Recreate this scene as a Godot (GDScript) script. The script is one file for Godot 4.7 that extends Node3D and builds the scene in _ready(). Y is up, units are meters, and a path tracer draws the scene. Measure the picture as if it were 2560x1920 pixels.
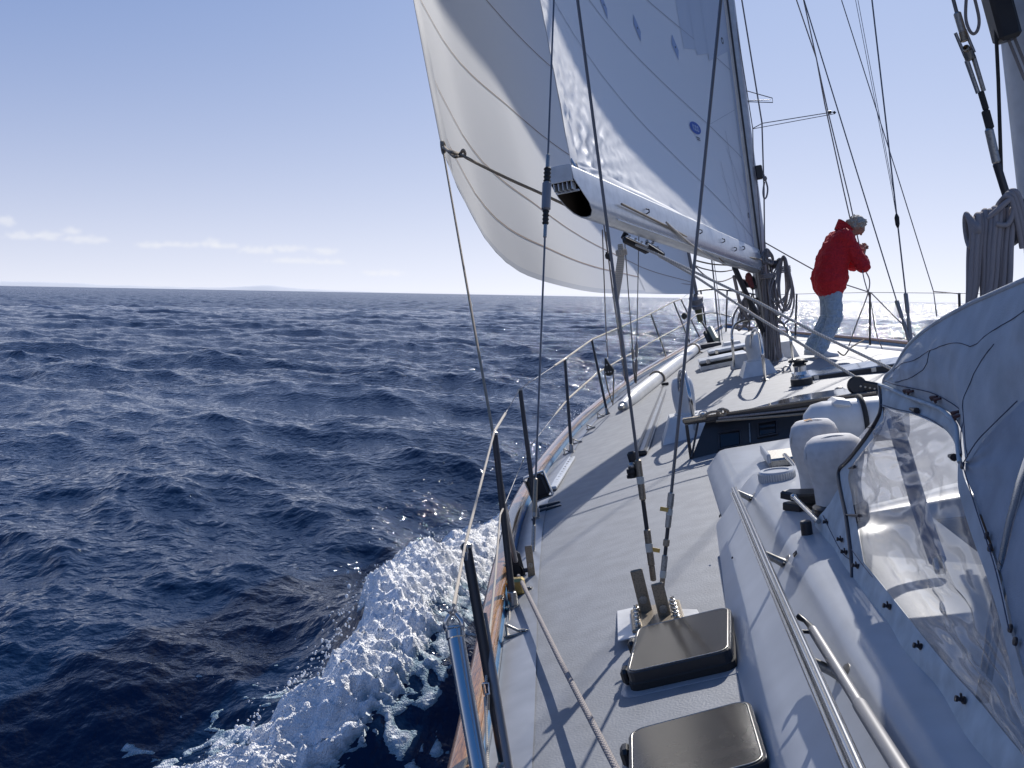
extends Node3D
# A ketch under sail, heeled to port. Boat things are built in the boat's own axes (x starboard, y up from the deck, -z to the bow)
# and set in the world by BT, which heels them over the level sea.

const HEEL := 9.5
var BT := Transform3D(Basis(Vector3(0, 0, 1), deg_to_rad(HEEL)), Vector3(0, 1.5, 0))
var taken := {}
var M := {}
var EYE := Vector3(-1.694, 2.535, 0.0)


func _ready() -> void:
	# ---- camera, sky, sun, exposure
	var cam := Camera3D.new()
	cam.name = "camera"
	cam.fov = 41.0
	cam.near = 0.05
	cam.far = 60000.0
	add_child(cam)
	cam.position = EYE
	cam.rotation_degrees = Vector3(-4.95, 7.43, 1.05)
	cam.current = true
	var env := Environment.new()
	env.background_mode = Environment.BG_SKY
	env.tonemap_mode = Environment.TONE_MAPPER_LINEAR
	env.tonemap_exposure = 1.12
	env.sdfgi_enabled = true
	env.ssao_enabled = true
	env.ssil_enabled = true
	var sky := Sky.new()
	var pano := PanoramaSkyMaterial.new()
	pano.panorama = ImageTexture.create_from_image(sky_picture())
	pano.energy_multiplier = 1.0
	sky.sky_material = pano
	env.sky = sky
	var we := WorldEnvironment.new()
	we.name = "world_environment"
	we.environment = env
	add_child(we)
	var sun := DirectionalLight3D.new()
	sun.name = "sun"
	sun.light_energy = 1.5
	sun.light_color = Color(1.0, 0.98, 0.955)
	sun.light_angular_distance = 0.5
	sun.shadow_enabled = true
	add_child(sun)
	sun.look_at_from_position(Vector3.ZERO, -sun_towards(), Vector3.UP)
	# ---- the place
	make_materials()
	build_sea()
	build_hull()
	build_deckhouse()
	build_masts()
	build_sails()
	build_rigging()
	build_rail()
	build_deck_gear()
	build_dodger()
	build_person()


const SUN_AZ := 13.2
const SUN_EL := 37.5

func sun_towards() -> Vector3:
	var a := deg_to_rad(SUN_AZ)
	var e := deg_to_rad(SUN_EL)
	return Vector3(cos(e) * sin(a), sin(e), -cos(e) * cos(a))


func sky_picture() -> Image:
	# Clear air: deep blue overhead, pale and milky at the horizon, a wide soft brightness round the sun, and a few small far clouds.
	var w := 1024
	var h := 512
	var data := PackedFloat32Array()
	data.resize(w * h * 3)
	var s := sun_towards()
	var k := 0
	for j in h:
		var up := PI * (0.5 - (j + 0.5) / h)
		var e := rad_to_deg(up)
		var y := sin(up)
		var c := cos(up)
		var low := exp(-maxf(e, 0.0) / 9.5)
		var mid := exp(-maxf(e, 0.0) / 30.0)
		var base := Vector3(0.016, 0.092, 0.31) + Vector3(0.055, 0.125, 0.27) * mid + Vector3(0.62, 0.50, 0.24) * low
		for i in w:
			var az := (i + 0.5) / w * TAU
			var g := rad_to_deg(acos(clampf(c * sin(az) * s.x + y * s.y - c * cos(az) * s.z, -1.0, 1.0)))
			var glow := 0.34 * exp(-g / 20.0) + 0.42 * exp(-g * g / 1000.0) * (0.3 + low)
			data[k] = base.x + 0.95 * glow
			data[k + 1] = base.y + 0.95 * glow
			data[k + 2] = base.z + 0.92 * glow
			k += 3
	var im := Image.create_from_data(w, h, false, Image.FORMAT_RGBF, data.to_byte_array())
	w = 3072
	h = 1536
	im.resize(w, h, Image.INTERPOLATE_CUBIC)
	var puff := FastNoiseLite.new()
	puff.seed = 5
	puff.frequency = 1.0
	puff.fractal_octaves = 4
	# [bearing, height, half width, half height] in degrees
	var clouds := [[-33.6, 3.1, 0.5, 0.3], [-32.9, 2.45, 1.0, 0.22], [-31.7, 2.5, 0.8, 0.26], [-30.6, 2.78, 0.56, 0.21], [-29.9, 2.38, 1.23, 0.21], [-26.8, 2.22, 0.9, 0.18], [-25.2, 2.28, 1.34, 0.16], [-23.7, 2.38, 0.6, 0.3], [-23.0, 2.28, 0.9, 0.16], [-21.3, 2.12, 1.34, 0.23], [-19.7, 2.25, 1.34, 0.18], [-17.8, 2.13, 0.9, 0.23], [-19.4, 1.61, 1.8, 0.18], [-17.4, 1.59, 1.1, 0.12], [-14.6, 1.05, 1.56, 0.16], [-45.0, 3.0, 3.0, 0.4], [60.0, 3.0, 4.0, 0.4], [-95.0, 3.0, 5.0, 0.5], [130.0, 3.2, 5.0, 0.5], [180.0, 3.0, 5.0, 0.5]]
	for cl in clouds:
		for j in range(int((0.5 - (cl[1] + cl[3] * 2.0) / 180.0) * h), int((0.5 - (cl[1] - cl[3] * 1.2) / 180.0) * h) + 1):
			var e: float = 180.0 * (0.5 - (j + 0.5) / h)
			for i in range(int((cl[0] - cl[2] * 1.6) / 360.0 * w), int((cl[0] + cl[2] * 1.6) / 360.0 * w) + 1):
				var deg: float = (i + 0.5) / w * 360.0
				var dx: float = (deg - cl[0]) / cl[2]
				var dy: float = (e - cl[1]) / cl[3]
				if dy < 0.0:
					dy *= 2.0
				var amount: float = clampf(1.0 - dx * dx - dy * dy * 0.6 + 0.8 * puff.get_noise_2d(deg * 1.7, e * 5.0), 0.0, 1.0)
				if amount > 0.0:
					var x := posmod(i, w)
					var col := im.get_pixel(x, j)
					im.set_pixel(x, j, col.lerp(Color(maxf(col.r, 0.86), maxf(col.g, 0.86), maxf(col.b, 0.87)), smoothstep(0.0, 0.9, amount) * 0.42))
	return im


# ---------------------------------------------------------------- helpers
func v(x: float, y: float, z: float) -> Vector3:
	return Vector3(x, y, z)


class MB:
	# collects shapes given in the boat's (or the world's) axes, less the place of the thing that they belong to
	var st := SurfaceTool.new()
	var o := Vector3.ZERO
	func _init(off := Vector3.ZERO) -> void:
		o = off
		st.begin(Mesh.PRIMITIVE_TRIANGLES)
	func vert(p: Vector3, uv := Vector2.ZERO) -> void:
		st.set_uv(uv)
		st.add_vertex(p - o)
	func tri(a: Vector3, b: Vector3, c: Vector3) -> void:   # anticlockwise seen from outside
		vert(a); vert(c); vert(b)
	func quad(a: Vector3, b: Vector3, c: Vector3, d: Vector3) -> void:
		vert(a); vert(c); vert(b)
		vert(a); vert(d); vert(c)
	func quad_uv(p: Array, t: Array) -> void:
		for k in [0, 2, 1, 0, 3, 2]:
			vert(p[k], t[k])
	func flat() -> MB:
		st.set_smooth_group(-1)
		return self
	func smooth(g := 0) -> MB:
		st.set_smooth_group(g)
		return self
	func loft(rings: Array, closed := true, cap := true, group := 0) -> MB:
		st.set_smooth_group(group)
		var n: int = rings[0].size()
		var last := n if closed else n - 1
		var l := 0.0
		for i in rings.size() - 1:
			var l2: float = l + rings[i][0].distance_to(rings[i + 1][0])
			for k in last:
				var k2 := (k + 1) % n
				var u0 := float(k) / last
				var u1 := float(k + 1) / last
				quad_uv([rings[i][k], rings[i][k2], rings[i + 1][k2], rings[i + 1][k]], [Vector2(u0, l), Vector2(u1, l), Vector2(u1, l2), Vector2(u0, l2)])
			l = l2
		if cap and closed:
			st.set_smooth_group(-1)
			for e in [0, rings.size() - 1]:
				var c := Vector3.ZERO
				for p in rings[e]:
					c += p / n
				for k in n:
					if e == 0:
						tri(c, rings[e][(k + 1) % n], rings[e][k])
					else:
						tri(c, rings[e][k], rings[e][(k + 1) % n])
		return self
	func tube(pts: Array, r, n := 8, cap := true, vscale := 1.0) -> MB:
		# r: a number or one number per point; uv.y runs in rope diameters
		var rings := []
		var t0: Vector3 = (pts[1] - pts[0]).normalized()
		var side := t0.cross(Vector3.UP)
		if side.length() < 0.1:
			side = t0.cross(Vector3.RIGHT)
		side = side.normalized()
		var ls := [0.0]
		for i in pts.size():
			var t: Vector3 = (pts[mini(i + 1, pts.size() - 1)] - pts[maxi(i - 1, 0)]).normalized()
			side = (side - t * side.dot(t)).normalized()
			var up := side.cross(t)
			var rr: float = r[i] if r is Array else r
			var ring := PackedVector3Array()
			for k in n:
				var a := TAU * k / n
				ring.append(pts[i] + (side * cos(a) + up * sin(a)) * rr)
			rings.append(ring)
			if i > 0:
				var mr: float = r[i] if r is Array else r
				ls.append(ls[i - 1] + pts[i].distance_to(pts[i - 1]) / maxf(mr * 2.0, 0.001) * vscale)
		st.set_smooth_group(0)
		for i in rings.size() - 1:
			for k in n:
				var k2 := (k + 1) % n
				var u0 := float(k) / n
				var u1 := float(k + 1) / n
				quad_uv([rings[i][k2], rings[i][k], rings[i + 1][k], rings[i + 1][k2]], [Vector2(u1, ls[i]), Vector2(u0, ls[i]), Vector2(u0, ls[i + 1]), Vector2(u1, ls[i + 1])])
		if cap:
			st.set_smooth_group(-1)
			for e in [0, rings.size() - 1]:
				for k in n:
					if e == 0:
						tri(pts[0], rings[0][k], rings[0][(k + 1) % n])
					else:
						tri(pts[e], rings[e][(k + 1) % n], rings[e][k])
		return self
	func lathe(prof: Array, at: Vector3, axis: Vector3, n := 16, creased := true) -> MB:
		# prof: Vector2(radius, height along axis), from bottom to top
		var t := axis.normalized()
		var side := t.cross(Vector3(0.3, 0.2, 1.0)).normalized()
		var up := side.cross(t)
		var rings := []
		for q in prof:
			var ring := PackedVector3Array()
			for k in n:
				var a := TAU * k / n
				ring.append(at + t * q.y + (side * cos(a) + up * sin(a)) * q.x)
			rings.append(ring)
		for i in rings.size() - 1:
			st.set_smooth_group(i + 1 if creased else 0)
			for k in n:
				var k2 := (k + 1) % n
				if prof[i].x < 1e-5:
					tri(rings[i][k], rings[i + 1][k], rings[i + 1][k2])
				elif prof[i + 1].x < 1e-5:
					tri(rings[i][k2], rings[i][k], rings[i + 1][k])
				else:
					quad_uv([rings[i][k2], rings[i][k], rings[i + 1][k], rings[i + 1][k2]], [Vector2(float(k + 1) / n, prof[i].y), Vector2(float(k) / n, prof[i].y), Vector2(float(k) / n, prof[i + 1].y), Vector2(float(k + 1) / n, prof[i + 1].y)])
		return self
	func ball(c: Vector3, r: Vector3, n := 12) -> MB:
		st.set_smooth_group(0)
		var m := n / 2
		for i in m:
			for k in n:
				var p := []
				for q in [[i, k], [i, k + 1], [i + 1, k + 1], [i + 1, k]]:
					var a: float = PI * q[0] / m
					var b: float = TAU * (q[1] % n) / n
					p.append(c + Vector3(sin(a) * cos(b), cos(a), sin(a) * sin(b)) * r)
				if i > 0:
					tri(p[0], p[1], p[2])
				if i < m - 1:
					tri(p[0], p[2], p[3])
		return self
	func box(c: Vector3, s: Vector3, bev := 0.0, b := Basis()) -> MB:
		st.set_smooth_group(-1)
		var h := s / 2.0
		bev = minf(bev, minf(h.x, minf(h.y, h.z)) * 0.9)
		var i := h - Vector3.ONE * bev
		var P := func(x: float, y: float, z: float) -> Vector3: return c + b * Vector3(x, y, z)
		for g in [1.0, -1.0]:
			var f := [[P.call(g * h.x, -i.y, -i.z), P.call(g * h.x, i.y, -i.z), P.call(g * h.x, i.y, i.z), P.call(g * h.x, -i.y, i.z)],
				[P.call(-i.x, g * h.y, -i.z), P.call(-i.x, g * h.y, i.z), P.call(i.x, g * h.y, i.z), P.call(i.x, g * h.y, -i.z)],
				[P.call(-i.x, -i.y, g * h.z), P.call(i.x, -i.y, g * h.z), P.call(i.x, i.y, g * h.z), P.call(-i.x, i.y, g * h.z)]]
			for q in f:
				if g > 0.0:
					quad(q[0], q[1], q[2], q[3])
				else:
					quad(q[3], q[2], q[1], q[0])
		if bev > 0.0:
			for gx in [1.0, -1.0]:
				for gy in [1.0, -1.0]:
					face([P.call(gx * h.x, gy * i.y, -i.z), P.call(gx * i.x, gy * h.y, -i.z), P.call(gx * i.x, gy * h.y, i.z), P.call(gx * h.x, gy * i.y, i.z)], c)
					face([P.call(gx * h.x, -i.y, gy * i.z), P.call(gx * i.x, -i.y, gy * h.z), P.call(gx * i.x, i.y, gy * h.z), P.call(gx * h.x, i.y, gy * i.z)], c)
					face([P.call(-i.x, gx * h.y, gy * i.z), P.call(-i.x, gx * i.y, gy * h.z), P.call(i.x, gx * i.y, gy * h.z), P.call(i.x, gx * h.y, gy * i.z)], c)
					for gz in [1.0, -1.0]:
						face([P.call(gx * h.x, gy * i.y, gz * i.z), P.call(gx * i.x, gy * h.y, gz * i.z), P.call(gx * i.x, gy * i.y, gz * h.z)], c)
		return self
	func face(p: Array, inside: Vector3) -> void:   # a flat face turned away from a point inside
		var nrm: Vector3 = (p[1] - p[0]).cross(p[2] - p[0])
		if nrm.dot(p[0] - inside) < 0.0:
			p.reverse()
		for k in p.size() - 2:
			tri(p[0], p[k + 1], p[k + 2])
	func prism(poly: Array, y0: float, y1: float, x: Transform3D, bev := 0.0) -> MB:
		# a flat outline (anticlockwise seen from +y, given as Vector2(x, z)) raised from y0 to y1, its upper edge chamfered
		st.set_smooth_group(-1)
		var n := poly.size()
		var c := Vector2.ZERO
		for q in poly:
			c += q / n
		var lo := []
		var mi := []
		var hi := []
		for q in poly:
			var d: Vector2 = (c - q).normalized() * bev
			lo.append(x * Vector3(q.x, y0, q.y))
			mi.append(x * Vector3(q.x, y1 - bev, q.y))
			hi.append(x * Vector3(q.x + d.x, y1, q.y + d.y))
		var mid := x * Vector3(c.x, (y0 + y1) / 2.0, c.y)
		for k in n:
			var k2 := (k + 1) % n
			face([lo[k], lo[k2], mi[k2], mi[k]], mid)
			if bev > 0.0:
				face([mi[k], mi[k2], hi[k2], hi[k]], mid)
			face([x * Vector3(c.x, y1, c.y), hi[k], hi[k2]], mid)
			face([x * Vector3(c.x, y0, c.y), lo[k2], lo[k]], mid)
		return self
	func grid(rows: Array, turned := false, us := 1.0, vs := 1.0) -> MB:
		st.set_smooth_group(0)
		for j in rows.size() - 1:
			for i in rows[j].size() - 1:
				var p := [rows[j][i], rows[j][i + 1], rows[j + 1][i + 1], rows[j + 1][i]]
				var t := [Vector2(i * us, j * vs), Vector2((i + 1) * us, j * vs), Vector2((i + 1) * us, (j + 1) * vs), Vector2(i * us, (j + 1) * vs)]
				if turned:
					p.reverse()
					t.reverse()
				quad_uv(p, t)
		return self
	func done() -> ArrayMesh:
		st.generate_normals()
		st.index()
		return st.commit()


func numbered(parent: Node, called: String) -> String:
	var key := str(parent.get_instance_id()) + called
	var n: int = taken.get(key, 0)
	taken[key] = n + 1
	return called if n == 0 else "%s_%03d" % [called, n]


func meta(o: Node, label := "", category := "", group := "", kind := "") -> void:
	for m in [["label", label], ["category", category], ["group", group], ["kind", kind]]:
		if m[1] != "":
			o.set_meta(m[0], m[1])


func thing(called: String, label: String, category: String, at: Vector3, group := "", in_world := false) -> Node3D:
	var o := Node3D.new()
	o.name = numbered(self, called)
	add_child(o)
	o.transform = Transform3D(Basis(), at) if in_world else BT * Transform3D(Basis(), at)
	meta(o, label, category, group)
	return o


func part(called: String, mesh, material: Material, parent: Node, label := "", kind := "") -> MeshInstance3D:
	var o := MeshInstance3D.new()
	o.name = numbered(parent, called)
	o.mesh = mesh.done() if mesh is MB else mesh
	if material:
		o.material_override = material
	parent.add_child(o)
	meta(o, label, "", "", kind)
	return o


func solo(called: String, label: String, category: String, mb: MB, material: Material, group := "", in_world := false, kind := "") -> MeshInstance3D:
	var o := part(called, mb, material, self)
	o.transform = Transform3D(Basis(), mb.o) if in_world else BT * Transform3D(Basis(), mb.o)
	meta(o, label, category, group, kind)
	return o


func curve(p: Array, n := 6) -> Array:   # a Catmull-Rom curve through points
	var out := []
	for i in p.size() - 1:
		var a: Vector3 = p[maxi(i - 1, 0)]
		var b: Vector3 = p[i]
		var c: Vector3 = p[i + 1]
		var d: Vector3 = p[mini(i + 2, p.size() - 1)]
		for k in n:
			var t := float(k) / n
			out.append(0.5 * (2.0 * b + (c - a) * t + (2.0 * a - 5.0 * b + 4.0 * c - d) * t * t + (3.0 * b - a - 3.0 * c + d) * t * t * t))
	out.append(p[-1])
	return out


func down() -> Vector3:
	return BT.basis.inverse() * Vector3.DOWN


func sag(a: Vector3, b: Vector3, drop: float, n := 12) -> Array:
	var out := []
	for i in n + 1:
		var t := float(i) / n
		out.append(a.lerp(b, t) + down() * drop * 4.0 * t * (1.0 - t))
	return out


func along(a: Vector3, b: Vector3, t: float) -> Vector3:
	return a + (b - a) * t


func surf(f: Callable, u0: float, u1: float, nu: int, v0: float, v1: float, nv: int, off: Vector3, us := 1.0, vs := 1.0, turned := false) -> ArrayMesh:
	# a smooth sheet; its normals come from the surface itself so that neighbouring panels meet without a crease
	var pos := PackedVector3Array()
	var nor := PackedVector3Array()
	var uv := PackedVector2Array()
	var idx := PackedInt32Array()
	for j in nv + 1:
		var vv := lerpf(v0, v1, float(j) / nv)
		for i in nu + 1:
			var uu := lerpf(u0, u1, float(i) / nu)
			var p: Vector3 = f.call(uu, vv)
			var du: Vector3 = f.call(uu + 0.002, vv) - p
			var dv: Vector3 = f.call(uu, vv + 0.0006) - p
			var n := dv.cross(du).normalized()
			pos.append(p - off)
			nor.append(-n if turned else n)
			uv.append(Vector2(uu * us, vv * vs))
			if i < nu and j < nv:
				var k := j * (nu + 1) + i
				if turned:
					idx.append_array([k, k + nu + 1, k + 1, k + 1, k + nu + 1, k + nu + 2])
				else:
					idx.append_array([k, k + 1, k + nu + 1, k + 1, k + nu + 2, k + nu + 1])
	return arrays(pos, nor, uv, idx)


func arrays(pos: PackedVector3Array, nor: PackedVector3Array, uv: PackedVector2Array, idx: PackedInt32Array, tint := PackedColorArray()) -> ArrayMesh:
	var a := []
	a.resize(Mesh.ARRAY_MAX)
	a[Mesh.ARRAY_VERTEX] = pos
	a[Mesh.ARRAY_NORMAL] = nor
	if uv.size():
		a[Mesh.ARRAY_TEX_UV] = uv
	if tint.size():
		a[Mesh.ARRAY_COLOR] = tint
	a[Mesh.ARRAY_INDEX] = idx
	var m := ArrayMesh.new()
	m.add_surface_from_arrays(Mesh.PRIMITIVE_TRIANGLES, a)
	return m


# ---------------------------------------------------------------- materials
func noise_tex(sd: int, freq: float, c0: float, c1: float, size := 512, octaves := 4, kind := FastNoiseLite.TYPE_SIMPLEX_SMOOTH, mid := -1.0) -> NoiseTexture2D:
	var t := NoiseTexture2D.new()
	t.width = size
	t.height = size
	t.seamless = true
	var n := FastNoiseLite.new()
	n.seed = sd
	n.noise_type = kind
	n.frequency = freq
	n.fractal_octaves = octaves
	t.noise = n
	var g := Gradient.new()
	g.set_color(0, Color(c0, c0, c0))
	g.set_color(1, Color(c1, c1, c1))
	if mid >= 0.0:
		g.add_point(0.5, Color(mid, mid, mid))
	t.color_ramp = g
	return t


func mat(called: String, r: float, g: float, b: float, rough: float, metal := 0.0, more := {}) -> StandardMaterial3D:
	# r, g, b: the real-world base colour, linear
	var m := StandardMaterial3D.new()
	m.resource_name = called
	m.albedo_color = Color(r, g, b).linear_to_srgb()
	m.roughness = rough
	m.metallic = metal
	m.cull_mode = BaseMaterial3D.CULL_DISABLED
	for k in more:
		m.set(k, more[k])
	M[called] = m
	return m


func tri_tex(scale: float, tex: Texture2D, bump: Texture2D = null, depth := 0.0) -> Dictionary:
	var d := {"uv1_triplanar": true, "uv1_scale": Vector3.ONE * scale}
	if tex:
		d["albedo_texture"] = tex
	if bump:
		d["heightmap_enabled"] = true
		d["heightmap_texture"] = bump
		d["heightmap_scale"] = depth
	return d


func braid(fleck: Color, base: Color, laid: bool) -> Array:
	# [colour, relief] of a rope: crossing strands for a braid, one-way strands for laid rope; uv.y in rope diameters
	var w := 48
	var im := Image.create_empty(w, w, false, Image.FORMAT_RGB8)
	var hi := Image.create_empty(w, w, false, Image.FORMAT_RGB8)
	for y in w:
		for x in w:
			var a: float = float(x) / w
			var b: float = float(y) / w
			var p := fposmod(a * (3.0 if laid else 6.0) + b * 2.0, 1.0)
			var q := fposmod(a * 6.0 - b * 2.0, 1.0)
			var h := sin(p * PI) if laid else sqrt(maxf(sin(p * PI) * sin(q * PI), 0.0))
			var c := base * (0.78 + 0.22 * h)
			if not laid and fposmod(floorf(a * 6.0 + b * 2.0) * 3.0 + floorf(a * 6.0 - b * 2.0) * 7.0, 61.0) == 0.0 and q > 0.3 and q < 0.8:
				c = fleck
			im.set_pixel(x, y, c)
			hi.set_pixel(x, y, Color(h, h, h))
	return [ImageTexture.create_from_image(im), ImageTexture.create_from_image(hi)]


func rope_mat(called: String, base: Color, fleck: Color, laid := false) -> void:
	var t := braid(fleck, base, laid)
	mat(called, 1, 1, 1, 0.85, 0.0, {"albedo_texture": t[0], "heightmap_enabled": true, "heightmap_texture": t[1], "heightmap_scale": 0.25})


func make_materials() -> void:
	var dirt := noise_tex(3, 0.012, 0.86, 1.0, 512, 5)
	var fine := noise_tex(4, 0.22, 0.0, 1.0, 512, 2)
	var scuff := noise_tex(8, 0.03, 0.72, 1.06, 512, 5, FastNoiseLite.TYPE_SIMPLEX_SMOOTH, 1.0)
	mat("nonskid", 0.255, 0.268, 0.29, 0.62, 0.0, tri_tex(0.9, dirt, fine, 0.12))
	mat("deck_gloss", 0.345, 0.36, 0.385, 0.3, 0.0, tri_tex(0.9, dirt))
	mat("gelcoat", 0.42, 0.44, 0.47, 0.3, 0.0, tri_tex(1.1, noise_tex(9, 0.008, 0.93, 1.02, 512, 5)))
	mat("white_paint", 0.70, 0.70, 0.69, 0.35, 0.0, tri_tex(1.2, dirt))
	mat("hull_paint", 0.62, 0.63, 0.64, 0.2)
	mat("blue_paint", 0.05, 0.20, 0.42, 0.35, 0.0, tri_tex(2.0, scuff))
	var grain := noise_tex(12, 0.02, 0.55, 1.1, 512, 4)
	mat("varnished_wood", 0.42, 0.19, 0.055, 0.22, 0.0, {"albedo_texture": grain, "uv1_triplanar": true, "uv1_scale": Vector3(14, 14, 1.1), "clearcoat_enabled": true, "clearcoat": 0.6, "clearcoat_roughness": 0.1})
	mat("steel", 0.55, 0.54, 0.52, 0.16, 1.0)
	mat("dull_steel", 0.36, 0.35, 0.33, 0.38, 1.0, tri_tex(6.0, scuff))
	mat("bronze", 0.30, 0.26, 0.205, 0.4, 1.0, tri_tex(8.0, scuff))
	mat("wire", 0.16, 0.16, 0.17, 0.45, 0.8)
	mat("dark_tube", 0.045, 0.045, 0.05, 0.35, 0.5)
	mat("black_plastic", 0.012, 0.012, 0.014, 0.4)
	mat("rubber", 0.02, 0.02, 0.02, 0.75)
	mat("alloy", 0.62, 0.64, 0.66, 0.3, 0.35, tri_tex(1.5, dirt))
	mat("mast_paint", 0.62, 0.63, 0.63, 0.35, 0.0, tri_tex(1.5, dirt))
	mat("grey_tube", 0.22, 0.22, 0.23, 0.45, 0.3)
	mat("tape", 0.55, 0.54, 0.48, 0.6)
	mat("yellow_tape", 0.62, 0.40, 0.10, 0.6)
	mat("smoked_acrylic", 0.055, 0.05, 0.044, 0.14, 0.0, tri_tex(3.0, noise_tex(21, 0.02, 0.88, 1.06, 256, 5)))
	mat("smoked_lid", 0.05, 0.045, 0.04, 0.06)
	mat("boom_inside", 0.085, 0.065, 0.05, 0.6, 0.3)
	mat("dark_glass", 0.014, 0.015, 0.018, 0.08)
	mat("dark_frame", 0.02, 0.021, 0.025, 0.35)
	mat("cover_cloth", 0.62, 0.61, 0.60, 0.85, 0.0, tri_tex(7.0, noise_tex(31, 0.015, 0.9, 1.02, 256, 5), noise_tex(32, 0.2, 0, 1, 256, 2), 0.1))
	mat("stain", 0.50, 0.27, 0.10, 0.85)
	var weave := noise_tex(33, 0.35, 0.0, 1.0, 512, 2)
	mat("canvas", 0.50, 0.53, 0.56, 0.82, 0.0, tri_tex(1.6, noise_tex(34, 0.01, 0.86, 1.03, 512, 5), weave, 0.15))
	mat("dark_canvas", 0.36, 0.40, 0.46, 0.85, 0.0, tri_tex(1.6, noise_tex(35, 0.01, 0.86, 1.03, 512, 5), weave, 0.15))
	mat("canvas_tape", 0.52, 0.57, 0.60, 0.8, 0.0, tri_tex(2.6, noise_tex(36, 0.02, 0.85, 1.03, 256, 5)))
	mat("thread", 0.07, 0.08, 0.12, 0.9)
	mat("piping", 0.02, 0.015, 0.02, 0.3)
	mat("clear_vinyl", 0.40, 0.37, 0.36, 0.2, 0.0, {"transparency": BaseMaterial3D.TRANSPARENCY_ALPHA, "metallic_specular": 0.7})
	M.clear_vinyl.albedo_color.a = 0.36
	mat("blue_sleeve", 0.05, 0.085, 0.2, 0.7)
	mat("sailcloth", 0.70, 0.70, 0.69, 0.55, 0.0, {"backlight_enabled": true, "backlight": Color(0.30, 0.295, 0.285)})
	mat("sail_patch", 0.55, 0.57, 0.60, 0.55, 0.0, {"backlight_enabled": true, "backlight": Color(0.16, 0.16, 0.16)})
	mat("sail_seam", 0.34, 0.25, 0.20, 0.7)
	mat("sail_grey_seam", 0.40, 0.40, 0.41, 0.7)
	mat("sail_ink", 0.02, 0.09, 0.38, 0.6)
	mat("sail_ink_pale", 0.42, 0.50, 0.66, 0.6)
	mat("sail_mark", 0.16, 0.17, 0.20, 0.7)
	mat("reef_blue", 0.30, 0.37, 0.52, 0.6)
	rope_mat("rope_white", Color(0.80, 0.78, 0.74), Color(0.45, 0.42, 0.45))
	rope_mat("rope_tan", Color(0.66, 0.60, 0.52), Color(0.40, 0.35, 0.33))
	rope_mat("rope_grey", Color(0.62, 0.59, 0.58), Color(0.30, 0.27, 0.30))
	mat("rope_coil", 0.30, 0.27, 0.27, 0.85, 0.0, tri_tex(60.0, noise_tex(61, 0.12, 0.55, 1.05, 256, 2, FastNoiseLite.TYPE_SIMPLEX_SMOOTH, 1.0)))
	rope_mat("rope_laid", Color(0.84, 0.80, 0.74), Color(0.5, 0.5, 0.5), true)
	mat("red_cloth", 0.60, 0.014, 0.022, 0.8, 0.0, tri_tex(5.0, noise_tex(41, 0.03, 0.8, 1.05, 256, 4), noise_tex(42, 0.012, 0, 1, 256, 3), 1.2))
	mat("collar_lining", 0.10, 0.13, 0.14, 0.9)
	mat("denim", 0.36, 0.46, 0.56, 0.85, 0.0, tri_tex(5.0, noise_tex(43, 0.02, 0.86, 1.06, 256, 4), noise_tex(44, 0.015, 0, 1, 256, 3), 1.2))
	mat("skin", 0.38, 0.20, 0.14, 0.55)
	mat("hair", 0.40, 0.36, 0.29, 0.7)
	mat("shoe_white", 0.66, 0.66, 0.65, 0.6)
	mat("shoe_sole", 0.5, 0.5, 0.5, 0.7)
	mat("hill_haze", 0.60, 0.62, 0.64, 1.0)
	mat("furler_green", 0.10, 0.10, 0.045, 0.5)
	mat("furler_pale", 0.36, 0.37, 0.27, 0.45)
	mat("glossy_panel", 0.30, 0.31, 0.33, 0.08)
	mat("fastener", 0.025, 0.018, 0.02, 0.4)
	mat("red_trim_dark", 0.06, 0.02, 0.025, 0.6)
	mat("stain_binding", 0.30, 0.26, 0.24, 0.8)
	mat("dark_wood", 0.09, 0.06, 0.045, 0.4)
	mat("brass", 0.5, 0.38, 0.16, 0.35, 1.0)
	mat("red_trim", 0.16, 0.025, 0.02, 0.5)
	# the sea: dark water whose look comes from what it mirrors
	var swell := noise_tex(51, 0.02, 0.0, 1.0, 1024, 5)
	for q in [["water_near", 0.05, 2.6, 0.28], ["water_mid", 0.07, 5.5, 0.2], ["water_far", 0.2, 30.0, 0.035]]:
		mat(q[0], 0.002, 0.014, 0.046, q[1], 0.0, {"uv1_triplanar": true, "uv1_world_triplanar": true, "uv1_scale": Vector3.ONE * q[3], "metallic_specular": 0.30})
		if q[2] > 0.0:
			M[q[0]].heightmap_enabled = true
			M[q[0]].heightmap_texture = swell
			M[q[0]].heightmap_scale = q[2]
	mat("foam", 1.0, 1.0, 1.0, 0.7, 0.0, {"vertex_color_use_as_albedo": true, "metallic_specular": 0.3, "uv1_triplanar": true, "uv1_scale": Vector3.ONE * 2.2, "heightmap_enabled": true, "heightmap_texture": noise_tex(52, 0.08, 0.0, 1.0, 512, 3, FastNoiseLite.TYPE_CELLULAR), "heightmap_scale": 1.6})
	mat("drop", 0.86, 0.87, 0.88, 0.3)


# ---------------------------------------------------------------- sea
var wk := []

func make_waves() -> void:
	var rng := RandomNumberGenerator.new()
	rng.seed = 77
	var lam := 6.5
	for i in 36:
		var spread := rng.randfn(0.0, 0.55)
		var a := deg_to_rad(118.0) + spread   # the waves run aft and a little to port
		var k := TAU / lam
		wk.append([cos(a) * k, sin(a) * k, lam * 0.0098 * rng.randf_range(0.6, 1.3), rng.randf() * TAU, lam, cos(a), sin(a)])
		lam *= 0.9


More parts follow.
